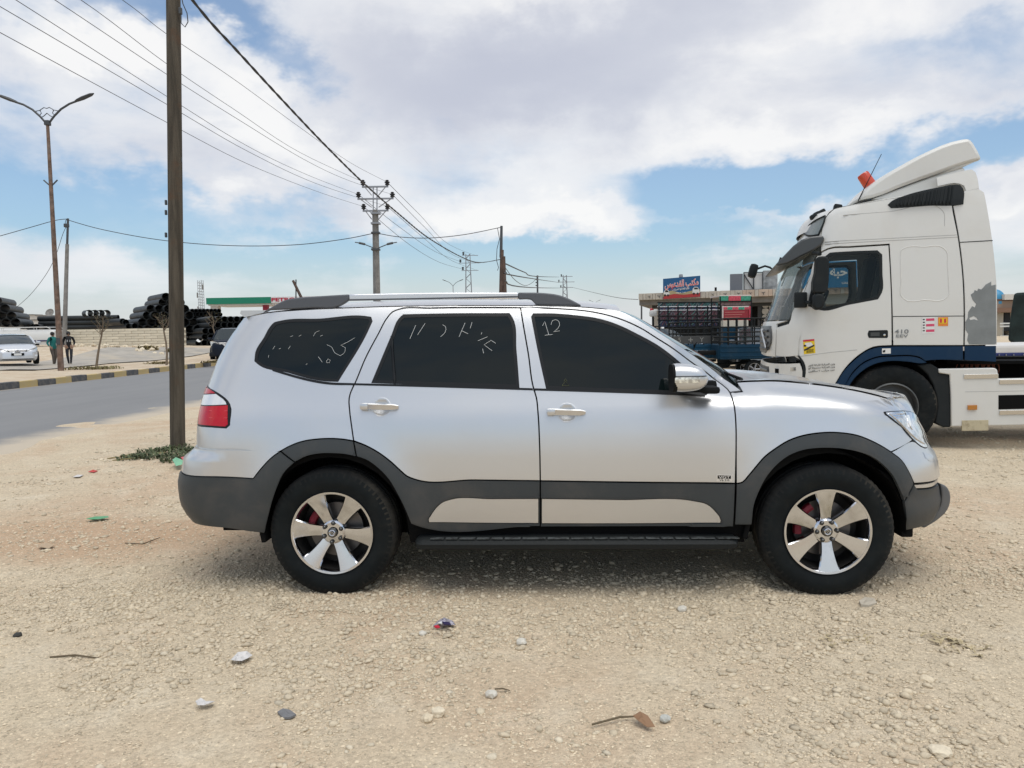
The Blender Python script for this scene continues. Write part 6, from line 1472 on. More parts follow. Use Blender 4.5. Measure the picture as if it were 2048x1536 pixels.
# ================================================================ background cars, van, people
def make_car(label, loc, rz, paint, L=4.8, W=1.83, H=1.47, hood=(.74, .98), belt=.98, clr=.19, wr=.33, tall=False, lamps=None, plate=True, grille_w=.62, emblem='H', under=None):
    """x forward; nose at +L/2"""
    t = thing('parked_car', loc, label, 'car'); t.rotation_euler = (0, 0, rz); h = W / 2
    fx, rx = L / 2, -L / 2; wsb, wst, rst, rsb = (fx - 1.15, fx - 1.95, rx + 1.25, rx + .55) if not tall else (fx - 1.15, fx - 1.85, rx + .45, rx + .12)
    st = [(rx, .80, belt - .16), (rx + .10, .93, belt - .02), (rx + .45, .98, belt + .02), (rx + 1.2, 1, belt), (0, 1, belt), (wsb - .1, .99, belt - .01), (wsb + .25, .985, hood[1] - .02), (fx - .55, .96, (hood[0] + hood[1]) / 2 + .02), (fx - .22, .90, hood[0] + .05), (fx - .06, .80, hood[0] - .04), (fx, .66, hood[0] - .16)]
    rows = []
    for x, k, zt in st:
        w = h * k; sec = [(0, zt + .035), (.45, zt + .03), (.78, zt + .005), (.93, zt - .05), (.985, zt - .15), (1.0, .62), (.985, .42), (.95, .28), (.86, clr), (.4, clr), (0, clr)]
        if x > fx - .1: sec = [(a, max(.30, min(b, zt)) if b > clr else .30) for a, b in sec]
        full = [(x, -a * w, b) for a, b in sec] + [(x, a * w, b) for a, b in reversed(sec[1:-1])]
        rows.append(full)
    m = MB(); m.grid(rows, close=True); n = len(rows[0]); m.f.append(tuple(range(n))); m.f.append(tuple(range((len(rows) - 1) * n, len(rows) * n)))
    m.build('body', paint, t, 55)
    if under: m = MB(); m.box((0, 0, .36), (L * .985, W * 1.004, .26), bev=.08); m.build('lower_cladding', under, t, 40)
    gh = [(rsb, .80, belt + .0, belt + .02), (rst, .86, belt, H - .07), ((rst + wst) / 2, .88, belt, H), (wst, .86, belt, H - .06), (wsb, .84, belt - .02, belt + .01)]
    rows = []
    for x, k, zb, zt in gh:
        wb, wt = h * .93, h * .93 - (zt - zb) * .36; rows.append([(x, -wb, zb - .03), (x, -wt, zt - .06 if zt - zb > .1 else zt), (x, -wt * .8, zt), (x, 0, zt + .015), (x, wt * .8, zt), (x, wt, zt - .06 if zt - zb > .1 else zt), (x, wb, zb - .03)])
    m = MB(); m.grid(rows); m.build('glasshouse', window_glass('car glass', (.03, .04, .045), .12), t, 30)
    rr = [[(x + 0, y * 1.012, z + .008) for x, y, z in r[1:-1]] for r in rows[1:4]]; m = MB(); m.grid(rr); m.build('roof', paint, t, 40)
    for s in (-1, 1):
        for i, j in ((3, 4), (0, 1)):
            a, b = Vector(rows[i][5 if s > 0 else 1]), Vector(rows[j][5 if s > 0 else 1]); m = MB(); m.tube([a, a.lerp(b, .5) + Vector((0, s * .01, .02)), b], .045, 6); m.build('pillar', paint, t, 50)
        m = MB(); m.box((wsb - .25, s * (h + .10), belt + .06), (.10, .20, .13), bev=.04); m.tube([(wsb - .25, s * (h - .05), belt), (wsb - .25, s * (h + .06), belt + .04)], .025, 6); m.build('mirror', paint, t, 50)
        for x in (fx - .92, rx + .95):
            w = empty('wheel'); w.parent = t; w.location = (x, s * (h - .09), wr); m = MB(); m.lathe([(wr * .64, -.10), (wr * .9, -.11), (wr, -.08), (wr, .08), (wr * .9, .11), (wr * .64, .10)], 28, axis='y'); m.build('tyre', M_rubber, w, 40)
            m = MB(); m.lathe([(0, s * .07), (wr * .5, s * .06), (wr * .66, s * .09), (wr * .66, -s * .09)], 24, axis='y'); m.build('rim', M_galv, w, 40)
        hl = MB(); z0 = hood[0] - .06
        hl.prism([(.30, -.10), (.44, -.12), (.86, .02), (.92, .14), (.80, .13), (.46, .0)] if not tall else [(.52, -.17), (.90, -.15), (.94, .10), (.80, .13), (.52, .03)], lambda p: (fx - .02 - .42 * max(0, p[0] - .45)**1.3, s * p[0] * h * 1.0, z0 + p[1]), lambda p: (fx - .14 - .42 * max(0, p[0] - .45)**1.3, s * p[0] * h, z0 + p[1])); hl.build('headlamp', M_lamp, t)
        fo = MB(); fo.box((fx - .10, s * h * .74, .42), (.10, .24, .10), bev=.03); fo.build('fog_lamp', M_clear, t, 40)
    z0 = hood[0] - .10
    m = MB(); m.prism([(-grille_w, .07), (grille_w, .07), (grille_w * .72, -.14), (-grille_w * .72, -.14)], lambda p: (fx + .012 - .10 * abs(p[0])**2, p[0] * h * .72, z0 + p[1]), lambda p: (fx - .08, p[0] * h * .72, z0 + p[1])); gr = m.build('grille', M_black, t)
    for k in range(4): m = MB(); zz = z0 + .05 - .052 * k; w = grille_w * h * .70 * (1 - .08 * k); m.tube([(fx - .10 * .35, -w, zz), (fx + .022, 0, zz), (fx - .10 * .35, w, zz)], .011, 5); m.build('grille_bar', M_alu, gr)
    m = MB(); m.lathe([(.055, -.006), (.066, .006), (.077, -.006)], 20, (0, 0, 0), 'x', closed=True, mat=Matrix.Diagonal((1, 1.5, .8))); o = m.build('emblem', M_chrome, gr, 40); o.location = (fx + .03, 0, z0)
    if emblem: text_mesh('emblem_letter', emblem, M_chrome, gr, Matrix(((0, 0, 1, fx + .032), (1, 0, 0, 0), (0, 1, 0, z0), (0, 0, 0, 1))), .075, .10, .02, .01)
    m = MB(); m.box((fx + .0, 0, .50), (.05, .52, .12), bev=.01); m.build('plate_holder', M_black, t)
    if plate: m = MB(); m.box((fx + .03, 0, .50), (.02, .30, .10)); m.build('number_plate', m_w, t)
    m = MB(); m.prism([(-.80, .05), (.80, .05), (.66, -.06), (-.66, -.06)], lambda p: (fx - .0 - .12 * abs(p[0])**2, p[0] * h, .34 + p[1]), lambda p: (fx - .14, p[0] * h, .34 + p[1])); m.build('lower_intake', M_black, t)
    return t
M_white_car = mat('pearl white paint', (.62, .64, .67), .25, .25, coat=.8)
P = Vector(P_sedan); face = math.atan2(-P.y, -P.x) + R_(5)
make_car('silver white sedan with slatted grille parked facing the road beside the van', (P.x, P.y, bank(P.x, P.y) + .02), face, M_white_car)
M_navy = mat('dark blue paint', (.004, .008, .018), .3, spec=.25)
P = at(464, 716, 45); face = math.atan2(-P.y, -P.x) + R_(-5)
make_car('dark blue SUV with chrome grille parked in front of the pipe stacks', (P.x, P.y, bank(P.x, P.y) + .02), face, M_navy, L=4.8, W=1.95, H=1.82, hood=(1.04, 1.16), belt=1.16, clr=.30, wr=.39, tall=True, emblem=None, under=mat('navy cladding', (.012, .014, .018), .5, spec=.2), grille_w=.7)
# white van with a blue stripe
P = Vector(P_van); a, b = at(-70, 690, 58), at(106, 690, 58); Lv = (b - a).length
vn = thing('white_van', (a.x, a.y, bank(a.x, a.y)), 'long white van with a dark blue side stripe and roof rack', 'van'); vn.rotation_euler = (0, 0, math.atan2(b.y - a.y, b.x - a.x))
zv = lambda y: at(60, y, 58).z - bank(a.x, a.y)
M_van = mat('van white', (.60, .60, .58), .45, dirt=.2, dirtcol=(.5, .45, .37), dscale=1)
m = MB(); sec = [(-.02, zv(690)), (-.06, zv(680)), (-.03, zv(671)), (.10, zv(664)), (.25, zv(659.5)), (1.5, zv(659.5)), (1.65, zv(664)), (1.75, zv(680)), (1.7, zv(690))]
rows = [[(x, y * k + .86 * (1 - k), z0 * 1.0 + dz) for y, z0 in sec] for x, k, dz in ((0, 1, 0), (Lv * .3, 1, 0), (Lv * .9, 1, 0), (Lv * .97, .96, -.03), (Lv, .86, -.12))]
m.grid(rows, close=True); m.f.append(tuple(range(9))); m.f.append(tuple(range(36, 45))); m.build('body', M_van, vn, 40)
for x0, x1 in ((70, 73.5), (76, 103)):
    u0, u1 = (x0 + 70) / 176 * Lv, (x1 + 70) / 176 * Lv; m = MB(); m.box(((u0 + u1) / 2, -.075, zv(682)), (u1 - u0, .02, .10)); m.build('stripe', mat('van stripe', (.02, .02, .09), .5), vn)
for y in (-.0, 1.7):
    m = MB(); m.tube([(.2, y + .1, zv(654.5)), (Lv * .93, y + .1, zv(654.5)), (Lv * .97, y + .1, zv(658))], .03, 6); m.build('rack_rail', M_van, vn)
for k in range(5): m = MB(); u = .4 + k * Lv / 5.3; m.tube([(u, .1, zv(660)), (u, .1, zv(654)), (u, 1.8, zv(654)), (u, 1.8, zv(660))], .022, 5); m.build('rack_bar', M_van, vn)
for u in (Lv * .25, Lv * .82):
    for y in (.06, 1.62): m = MB(); m.lathe([(0, -.1), (.2, -.1), (.33, -.08), (.33, .08), (.2, .1), (0, .1)], 20, (u, y, .33), 'y'); m.build('wheel', M_rubber, vn, 40)
m = MB(); m.box((Lv / 2, .86, .35), (Lv * .93, 1.5, .3)); m.build('underside', M_under, vn)
# people: one continuous skinned body each, with fingers
def person(loc, rz, label, H, pose, cols, hair_col, hood=False):
    t = thing('person', loc, label, 'person'); t.rotation_euler = (0, 0, rz); s = H / 1.72
    J = {}; order = []; edges = []; rad = []
    def jn(nm, p, r, par=None):
        J[nm] = len(order); order.append(Vector(p) * s); rad.append(r * s if not isinstance(r, tuple) else (r[0] * s, r[1] * s))
        if par: edges.append((J[par], J[nm]))
    jn('pelvis', (0, 0, .93), (.155, .115)); jn('waist', (0, 0, 1.08), (.165, .115), 'pelvis'); jn('chest', (.01, 0, 1.27), (.19, .125), 'waist'); jn('collar', (.0, 0, 1.42), (.11, .08), 'chest'); jn('neck', (.01, 0, 1.48), .055, 'collar'); jn('skull', (.02, 0, 1.59), (.078, .092), 'neck'); jn('crown', (.01, 0, 1.68), (.06, .07), 'skull')
    for sd, nm in ((1, 'l'), (-1, 'r')):
        A = pose['arm_' + nm]; Lg = pose['leg_' + nm]
        jn('sh' + nm, (0, sd * .185, 1.39), .070, 'collar'); jn('el' + nm, A[0], .052, 'sh' + nm); jn('wr' + nm, A[1], .036, 'el' + nm)
        w = Vector(A[1]); d = (w - Vector(A[0])).normalized(); jn('pa' + nm, w + d * .07, (.034, .020), 'wr' + nm); sx = Vector((0, sd, 0)).cross(d); sx = sx.normalized() if sx.length > .1 else Vector((1, 0, 0))
        for k, (o_, ln) in enumerate(((-.028, .066), (-.010, .078), (.010, .074), (.028, .058))):
            b0 = w + d * .105 + sx * o_; jn('f%d%s' % (k, nm), b0, .010, 'pa' + nm); jn('g%d%s' % (k, nm), b0 + d * ln * .75 - Vector((0, sd * .02, 0)), .008, 'f%d%s' % (k, nm))
        b0 = w + d * .04 + sx * .042; jn('t0' + nm, b0, .011, 'wr' + nm); jn('t1' + nm, b0 + d * .045 + sx * .012, .009, 't0' + nm)
        jn('hip' + nm, (0, sd * .095, .86), .095, 'pelvis'); jn('kn' + nm, Lg[0], .068, 'hip' + nm); jn('an' + nm, Lg[1], .046, 'kn' + nm); an = Vector(Lg[1]); td = Vector(Lg[2]); jn('he' + nm, an + Vector((0, 0, -.055)) - td * .03, .036, 'an' + nm); jn('ba' + nm, an + Vector((0, 0, -.062)) + td * .11, (.042, .028), 'he' + nm); jn('to' + nm, an + Vector((0, 0, -.066)) + td * .18, (.034, .020), 'ba' + nm)
    me = bpy.data.meshes.new('body'); me.from_pydata([tuple(p) for p in order], edges, []); o = bpy.data.objects.new('body', me); COL.objects.link(o)
    md = o.modifiers.new('skin', 'SKIN'); md.use_smooth_shade = True; o.modifiers.new('sub', 'SUBSURF').levels = 2
    o.modifiers['sub'].render_levels = 2
    for i, v in enumerate(o.data.skin_vertices[0].data): v.radius = rad[i] if isinstance(rad[i], tuple) else (rad[i], rad[i]); v.use_root = (i == 0)
    dg = bpy.context.evaluated_depsgraph_get(); nm_ = bpy.data.meshes.new_from_object(o.evaluated_get(dg)); bpy.data.objects.remove(o)
    for c in cols: nm_.materials.append(c)
    wl_, wr_ = (order[J['wrl']], order[J['wrr']])
    for f in nm_.polygons:
        c = f.center; z = c.z / s; hand = min((c - order[J['pal']]).length, (c - order[J['par']]).length) < .135 * s and min((c - wl_).length, (c - wr_).length) > .03 * s
        f.material_index = 3 if (z > 1.475 or hand) else (0 if z > .86 or abs(c.y) > .24 * s else (1 if z > .095 else 2)); f.use_smooth = True
    nm_.name = 'body'; link(bpy.data.objects.new('body', nm_), t)
    m = MB(); m.lathe([(0, .125), (.06, .112), (.095, .07), (.103, .01), (.098, -.04), (.08, -.055)], 18, Vector((.005, 0, 1.60)) * s, 'z', mat=Matrix.Diagonal((s * 1.05, s * .9, s))); m.build('hair', hair_col, t, 60)
    m = MB(); c = Vector((.105, 0, 1.585)) * s; m.tube([c + Vector((-.02, 0, .03)) * s, c + Vector((.012, 0, -.01)) * s], [.008 * s, .014 * s], 6); m.build('nose', cols[3], t)
    for sy in (-1, 1): m = MB(); m.box(Vector((.098, sy * .032, 1.612)) * s, (.01 * s, .024 * s, .010 * s)); m.build('eye', M_black, t); m = MB(); m.box(Vector((.0, sy * .092, 1.59)) * s, (.03 * s, .02 * s, .055 * s), bev=.008); m.build('ear', cols[3], t)
    m = MB(); m.box(Vector((.096, 0, 1.545)) * s, (.01 * s, .045 * s, .010 * s)); m.build('mouth', mat('lip', (.25, .10, .08), .6), t)
    return t
skin = mat('skin', (.36, .22, .15), .6); blackcloth = mat('black cloth', (.010, .010, .012), .9); jeans = mat('dark jeans', (.022, .023, .028), .9); shoe = mat('pale shoe', (.42, .38, .32), .7); teal = mat('teal cloth', (.012, .16, .145), .85); olive = mat('drab trousers', (.10, .085, .07), .9); hair = mat('black hair', (.010, .008, .007), .6)
walkA = dict(arm_l=((-.10, .255, 1.15), (.08, .20, .97)), arm_r=((-.08, -.26, 1.15), (.10, -.19, .97)), leg_l=((.12, .085, .50), (.05, .05, .085), (1, 0, 0)), leg_r=((.04, -.09, .49), (-.10, -.05, .10), (.95, 0, .1)))
walkB = dict(arm_l=((-.02, .27, 1.13), (.16, .22, 1.02)), arm_r=((-.06, -.27, 1.13), (.10, -.24, .95)), leg_l=((.06, .09, .49), (-.04, .08, .085), (1, 0, 0)), leg_r=((.10, -.09, .50), (.10, -.09, .085), (1, 0, 0)))
pm_ = Vector(P_man); prsn = person((pm_.x, pm_.y, bank(pm_.x, pm_.y)), R_(-62), 'person in black hooded jacket and dark trousers walking right of the rusty lamp post', 1.73, walkA, (blackcloth, jeans, shoe, skin), hair)
m = MB(); m.box((.150, 0, 1.24), (.02, .16, .10)); m.build('chest_print', mat('shirt print', (.38, .38, .38), .8), prsn)
m = MB(); m.lathe([(.09, .03), (.13, .0), (.15, -.06), (.11, -.09)], 14, (-.03, 0, 1.46), 'z'); m.build('hood', blackcloth, prsn, 50)
pt = Vector(P_teal); person((pt.x, pt.y, bank(pt.x, pt.y)), R_(-20), 'person in teal top and drab trousers half hidden by the rusty lamp post', 1.72, walkB, (teal, olive, shoe, skin), hair)
# ================================================================ right side: shop, carts, building
M_stonew = mat('shop stone', (.44, .40, .34), .85, var=.12, vscale=2); M_stonep = mat('shop stone pink', (.46, .36, .28), .85, var=.12, vscale=2)
dsA, dsB = 39.0, 36.0
def sd_(x): return dsA + (dsB - dsA) * (x - 1280) / (1800 - 1280)
SO = ground_below(1280, dsA); Sx = ground_below(1800, dsB); sdir_ = (Sx - SO).normalized(); shop = thing('roadside_shop', SO, 'one-storey shop with a stone parapet behind the cargo tricycles', 'shop'); shop.rotation_euler = (0, 0, math.atan2(sdir_.y, sdir_.x))
bpy.context.view_layer.update(); SI = Matrix.Translation(SO) @ Matrix.Rotation(math.atan2(sdir_.y, sdir_.x), 4, 'Z'); SI = SI.inverted()
def sl(x, y, back=0.0):
    """pixel on the shop front plane -> shop space"""
    p = on_vplane(x, y, (SO.x, SO.y), (Sx.x, Sx.y)); q = SI @ p; return Vector((q.x, q.y + back, q.z))
def sbox(nm, x0, y0, x1, y1, ma, dep=.2, back=0.0, bev=.01, parent=shop):
    a, b = sl(x0, y0), sl(x1, y1); m = MB(); m.box(((a.x + b.x) / 2, back + dep / 2, (a.z + b.z) / 2), (abs(b.x - a.x), dep, abs(a.z - b.z)), bev=bev); return m.build(nm, ma, parent)
cuts = [75, 140, 185, 285, 325, 440, 540, 600, 700, 780, 860, 920, 995, 1070, 1120, 1240, 1285, 1445, 1510, 1620, 1675, 1805, 1860, 2005, 2070, 2230, 2290, 2440, 2500, 2650, 2720, 2870, 2930, 3080, 3140, 3290, 3360, 3500]
for i in range(len(cuts) - 1):
    x0, x1 = 1270 + .1318 * cuts[i], 1270 + .1318 * cuts[i + 1]; f = lambda x: (x - 1280) / 260
    y0, y1 = 588.8 - 8.8 * f((x0 + x1) / 2), 601 - 8 * f((x0 + x1) / 2)
    o = sbox('parapet_stone', x0 + .2, y0, x1 - .2, y1, M_stonep if x0 > 1470 and i % 3 else M_stonew, .35, -.8 + .012 * (i % 3), .012)
    if x1 - x0 > 11 and i % 2 == 0:
        c = sl((x0 + x1) / 2, (y0 + y1) / 2)
        for k, an in enumerate((25, 155, 270)):
            m = MB(); e = Vector((math.cos(R_(an + 10 * (i % 3))), 0, math.sin(R_(an)))) * .09; m.tube([(c.x, -.80 - .006, c.z), (c.x + e.x, -.806, c.z + e.z)], .012, 4); m.build('carved_groove', M_kk, o)
sbox('roof_slab', 1280, 589, 1725, 600, M_conc, 7.0, -.45, .01)
sbox('lintel', 1304, 601.5, 1725, 607, mat('dark lintel', (.045, .045, .045), .8), .3, .05)
sbox('side_wall', 1304, 604, 1322, 760, M_stonew, .4, .1); sbox('interior_back', 1322, 604, 1522, 760, mat('dark interior', (.012, .013, .013), .9), .2, 2.5); sbox('pier', 1516, 604, 1523, 760, mat('dark lintel', (.045, .045, .045), .8), .3, .1); sbox('front_wall', 1523, 604, 1725, 760, mat('black joint', (.03, .03, .03), .9), .3, .14)  # front_wall is the black jointing behind the paving stones
rs = random.Random(2); jx = 1523.5
while jx < 1720:
    wd_ = rs.uniform(9, 15); jy = 605.0 + rs.uniform(-3, 0)
    while jy < 700:
        hh = rs.uniform(11, 18); a, b = sl(jx, jy), sl(jx + wd_, jy + hh); cx, cz = (a.x + b.x) / 2, (a.z + b.z) / 2; rx_, rz_ = (b.x - a.x) / 2 * .98, (a.z - b.z) / 2 * .97
        poly = [(cx + rx_ * math.cos(q) * rs.uniform(.88, 1.12), cz + rz_ * math.sin(q) * rs.uniform(.9, 1.12)) for q in [R_(v + rs.uniform(-8, 8)) for v in (10, 45, 85, 135, 180, 225, 275, 320)]]
        m = MB(); m.prism(poly, lambda p: (p[0], .10, p[1]), lambda p: (p[0], .2, p[1])); m.build('crazy_paving_stone', M_stonew if rs.random() > .3 else M_stonep, shop); jy += hh
    jx += wd_
# rooftop boxes
def roof_thing(nm, label, cat): return tag(empty(nm, SO, shop.rotation_euler.z), label, cat)
t = roof_thing('roof_cabinet', 'flat grey metal cabinet on the shop roof', 'cabinet'); o = sbox('cabinet_body', 1460.5, 547.5, 1486, 583, mat('grey cabinet', (.15, .16, .18), .5), .5, .2, .02, t)
t = roof_thing('roof_frame', 'dark steel frame holding two pale panels on the shop roof', 'frame')
for x0, x1 in ((1490, 1508), (1509, 1526)): sbox('panel', x0, 545.5, x1, 578, mat('pale panel', (.62, .61, .58), .6), .03, .5, 0, t)
for (x0, y0, x1, y1) in ((1488.5, 543.5, 1488.5, 584), (1508.3, 545, 1508.3, 582), (1527, 543.5, 1527, 582), (1488.5, 544, 1527, 543.5), (1488.5, 579, 1527, 578), (1489, 548, 1508, 578)):
    m = MB(); a, b = sl(x0, y0), sl(x1, y1); m.tube([(a.x, .42, a.z), (b.x, .42, b.z)], .03, 5); m.build('frame_bar', M_iron, t)
t = roof_thing('concrete_tank', 'mottled grey concrete water tank on the shop roof', 'tank'); sbox('tank_body', 1527.5, 540, 1556, 582, mat('mottled concrete', (.30, .31, .31), .9, var=.4, vscale=3), .9, .3, .02, t)
t = roof_thing('roof_vent', 'tiny dark vent box on the shop parapet', 'vent'); sbox('vent_body', 1429, 575.5, 1433.5, 584, M_black, .1, -.4, 0, t)
t = roof_thing('flood_lamp', 'grey floodlight perched above the blue shop sign', 'lamp'); c = sl(1363, 554); m = MB(); m.lathe([(0, .09), (.09, .07), (.10, -.05), (.06, -.09), (0, -.09)], 14, (c.x, -.8, c.z), 'z'); m.build('lamp_bowl', M_galv, t, 40); m = MB(); e = sl(1363, 566); m.tube([(c.x, -.8, c.z - .05), (e.x, -.8, e.z)], .02, 5); m.build('lamp_stem', M_iron, t)
# the signboard
sg_ = roof_thing('shop_sign', 'blue and red shop signboard with white lettering over the parapet', 'sign')
A = [sl(x, y) for x, y in ((1328.3, 560), (1401, 553.8), (1401, 595), (1328.3, 600))]
def board_poly(nm, pts, ma, yy, th=.04):
    m = MB(); m.prism([(p.x, p.z) for p in pts], lambda p: (p[0], yy, p[1]), lambda p: (p[0], yy + th, p[1])); return m.build(nm, ma, sg_)
board_poly('board', A, mat('sign blue', (.008, .085, .215), .5), -.95, .06)
def B(*pts): return [sl(x, y) for x, y in pts]
board_poly('yellow_wave', B((1328.5, 587), (1345, 583), (1365, 588), (1385, 583), (1400.8, 580), (1400.8, 587), (1380, 592), (1360, 591), (1328.5, 595)), mat('sign yellow', (.36, .30, .16), .5), -.957, .006)
board_poly('red_wave', B((1328.5, 599.6), (1330, 594), (1350, 589.5), (1368, 591), (1388, 589), (1400.8, 586), (1400.8, 594.8)), mat('sign red', (.36, .03, .03), .5), -.963, .006)
for x0, x1, y0, y1, nm in ((1329.5, 1341.5, 581, 594, 'car'), (1385.5, 1400, 575.5, 591, 'van')):
    h = (x1 - x0); board_poly('printed_' + nm, B((x0, y1 - 3), (x0 + .05 * h, y0 + 4), (x0 + .3 * h, y0), (x0 + .75 * h, y0 + .5), (x1 - .1 * h, y0 + 5), (x1, y1 - 5), (x1 - .15 * h, y1 - 2)), mat('print white', (.62, .62, .60), .5), -.969, .005)
    board_poly('printed_window', B((x0 + .3 * h, y0 + 1.4), (x0 + .7 * h, y0 + 1.8), (x0 + .8 * h, y0 + 5), (x0 + .22 * h, y0 + 5)), m_k, -.974, .004)
    for k in (.22, .72): c = sl(x0 + k * h, y1 - 2); m = MB(); m.lathe([(0, -.004), (.05, -.004), (.05, 0)], 12, (c.x, -.974, c.z), 'y'); m.build('printed_wheel', m_k, sg_)
def s_text(body, px, py, wpx, hpx, ma, bold, yy, nm='sign_lettering', tilt=.075):
    c = sl(px, py); k = (sl(px + 5, py) - sl(px - 5, py)).length / 10
    mm = Matrix(((1, 0, 0, c.x), (0, 0, -1, yy), (tilt, 1, 0, c.z), (0, 0, 0, 1))); return text_mesh(nm, body, ma, sg_, mm, hpx * k, wpx * k, bold, .006)
MAIN = '\uFEB1\uFEEE\uFECB\uFEAA\uFED4\uFEDF\uFE8D \uFE90\uFE98\uFEDC\uFEE3'
s_text(MAIN, 1364.5, 570.5, 66, 18.5, mat('sign white', (.80, .78, .74), .5), .045, -.959); s_text(MAIN, 1364.5, 570.5, 64.5, 17.5, mat('sign letter red', (.62, .05, .06), .5), .0, -.966)
s_text('\uFE95\uFE8D\uFEAD\uFE8E\uFEF4\uFEB4\uFEDF\uFE8D \uFEC9\uFE8D\uFEEE\uFEE7\uFE8D \uFE94\uFED3\uFE8E\uFEDB \uFE93\uFEAD\uFE8E\uFEA0\uFE97', 1363, 580.5, 33, 6.5, mat('sign white', (.80, .78, .74), .5), .012, -.959)
s_text('\uFE94\uFEEE\uFEA9 \uFEC9\uFEF4\uFE91', 1363, 587, 18, 4, mat('sign white', (.80, .78, .74), .5), .01, -.970)
# neighbouring sign, seen through the lorry cab
s2 = roof_thing('blue_sign', 'blue sign with white lettering seen through the lorry cab window', 'sign'); a, b = sl(1600, 528), sl(1790, 573.5); m = MB(); m.box(((a.x + b.x) / 2, -.85, (a.z + b.z) / 2), (abs(b.x - a.x), .08, abs(a.z - b.z))); m.build('board', mat('sky blue board', (.010, .16, .33), .5), s2)
def s2_text(body, px, py, wpx, hpx, bold):
    c = sl(px, py); k = (sl(px + 5, py) - sl(px - 5, py)).length / 10
    return text_mesh('sign_lettering', body, mat('sign white', (.80, .78, .74), .5), s2, Matrix(((1, 0, 0, c.x), (0, 0, -1, -.895), (0, 1, 0, c.z), (0, 0, 0, 1))), hpx * k, wpx * k, bold, .006)
s2_text('\uFE94\uFE92\uFEA3', 1671, 547, 34, 26, .03); s2_text('UAL', 1684, 568, 13, 4.5, .01)
sbox('upper_wall', 1590, 573, 1795, 606, mat('pale shutter wall', (.36, .37, .34), .8), .15, -.5)
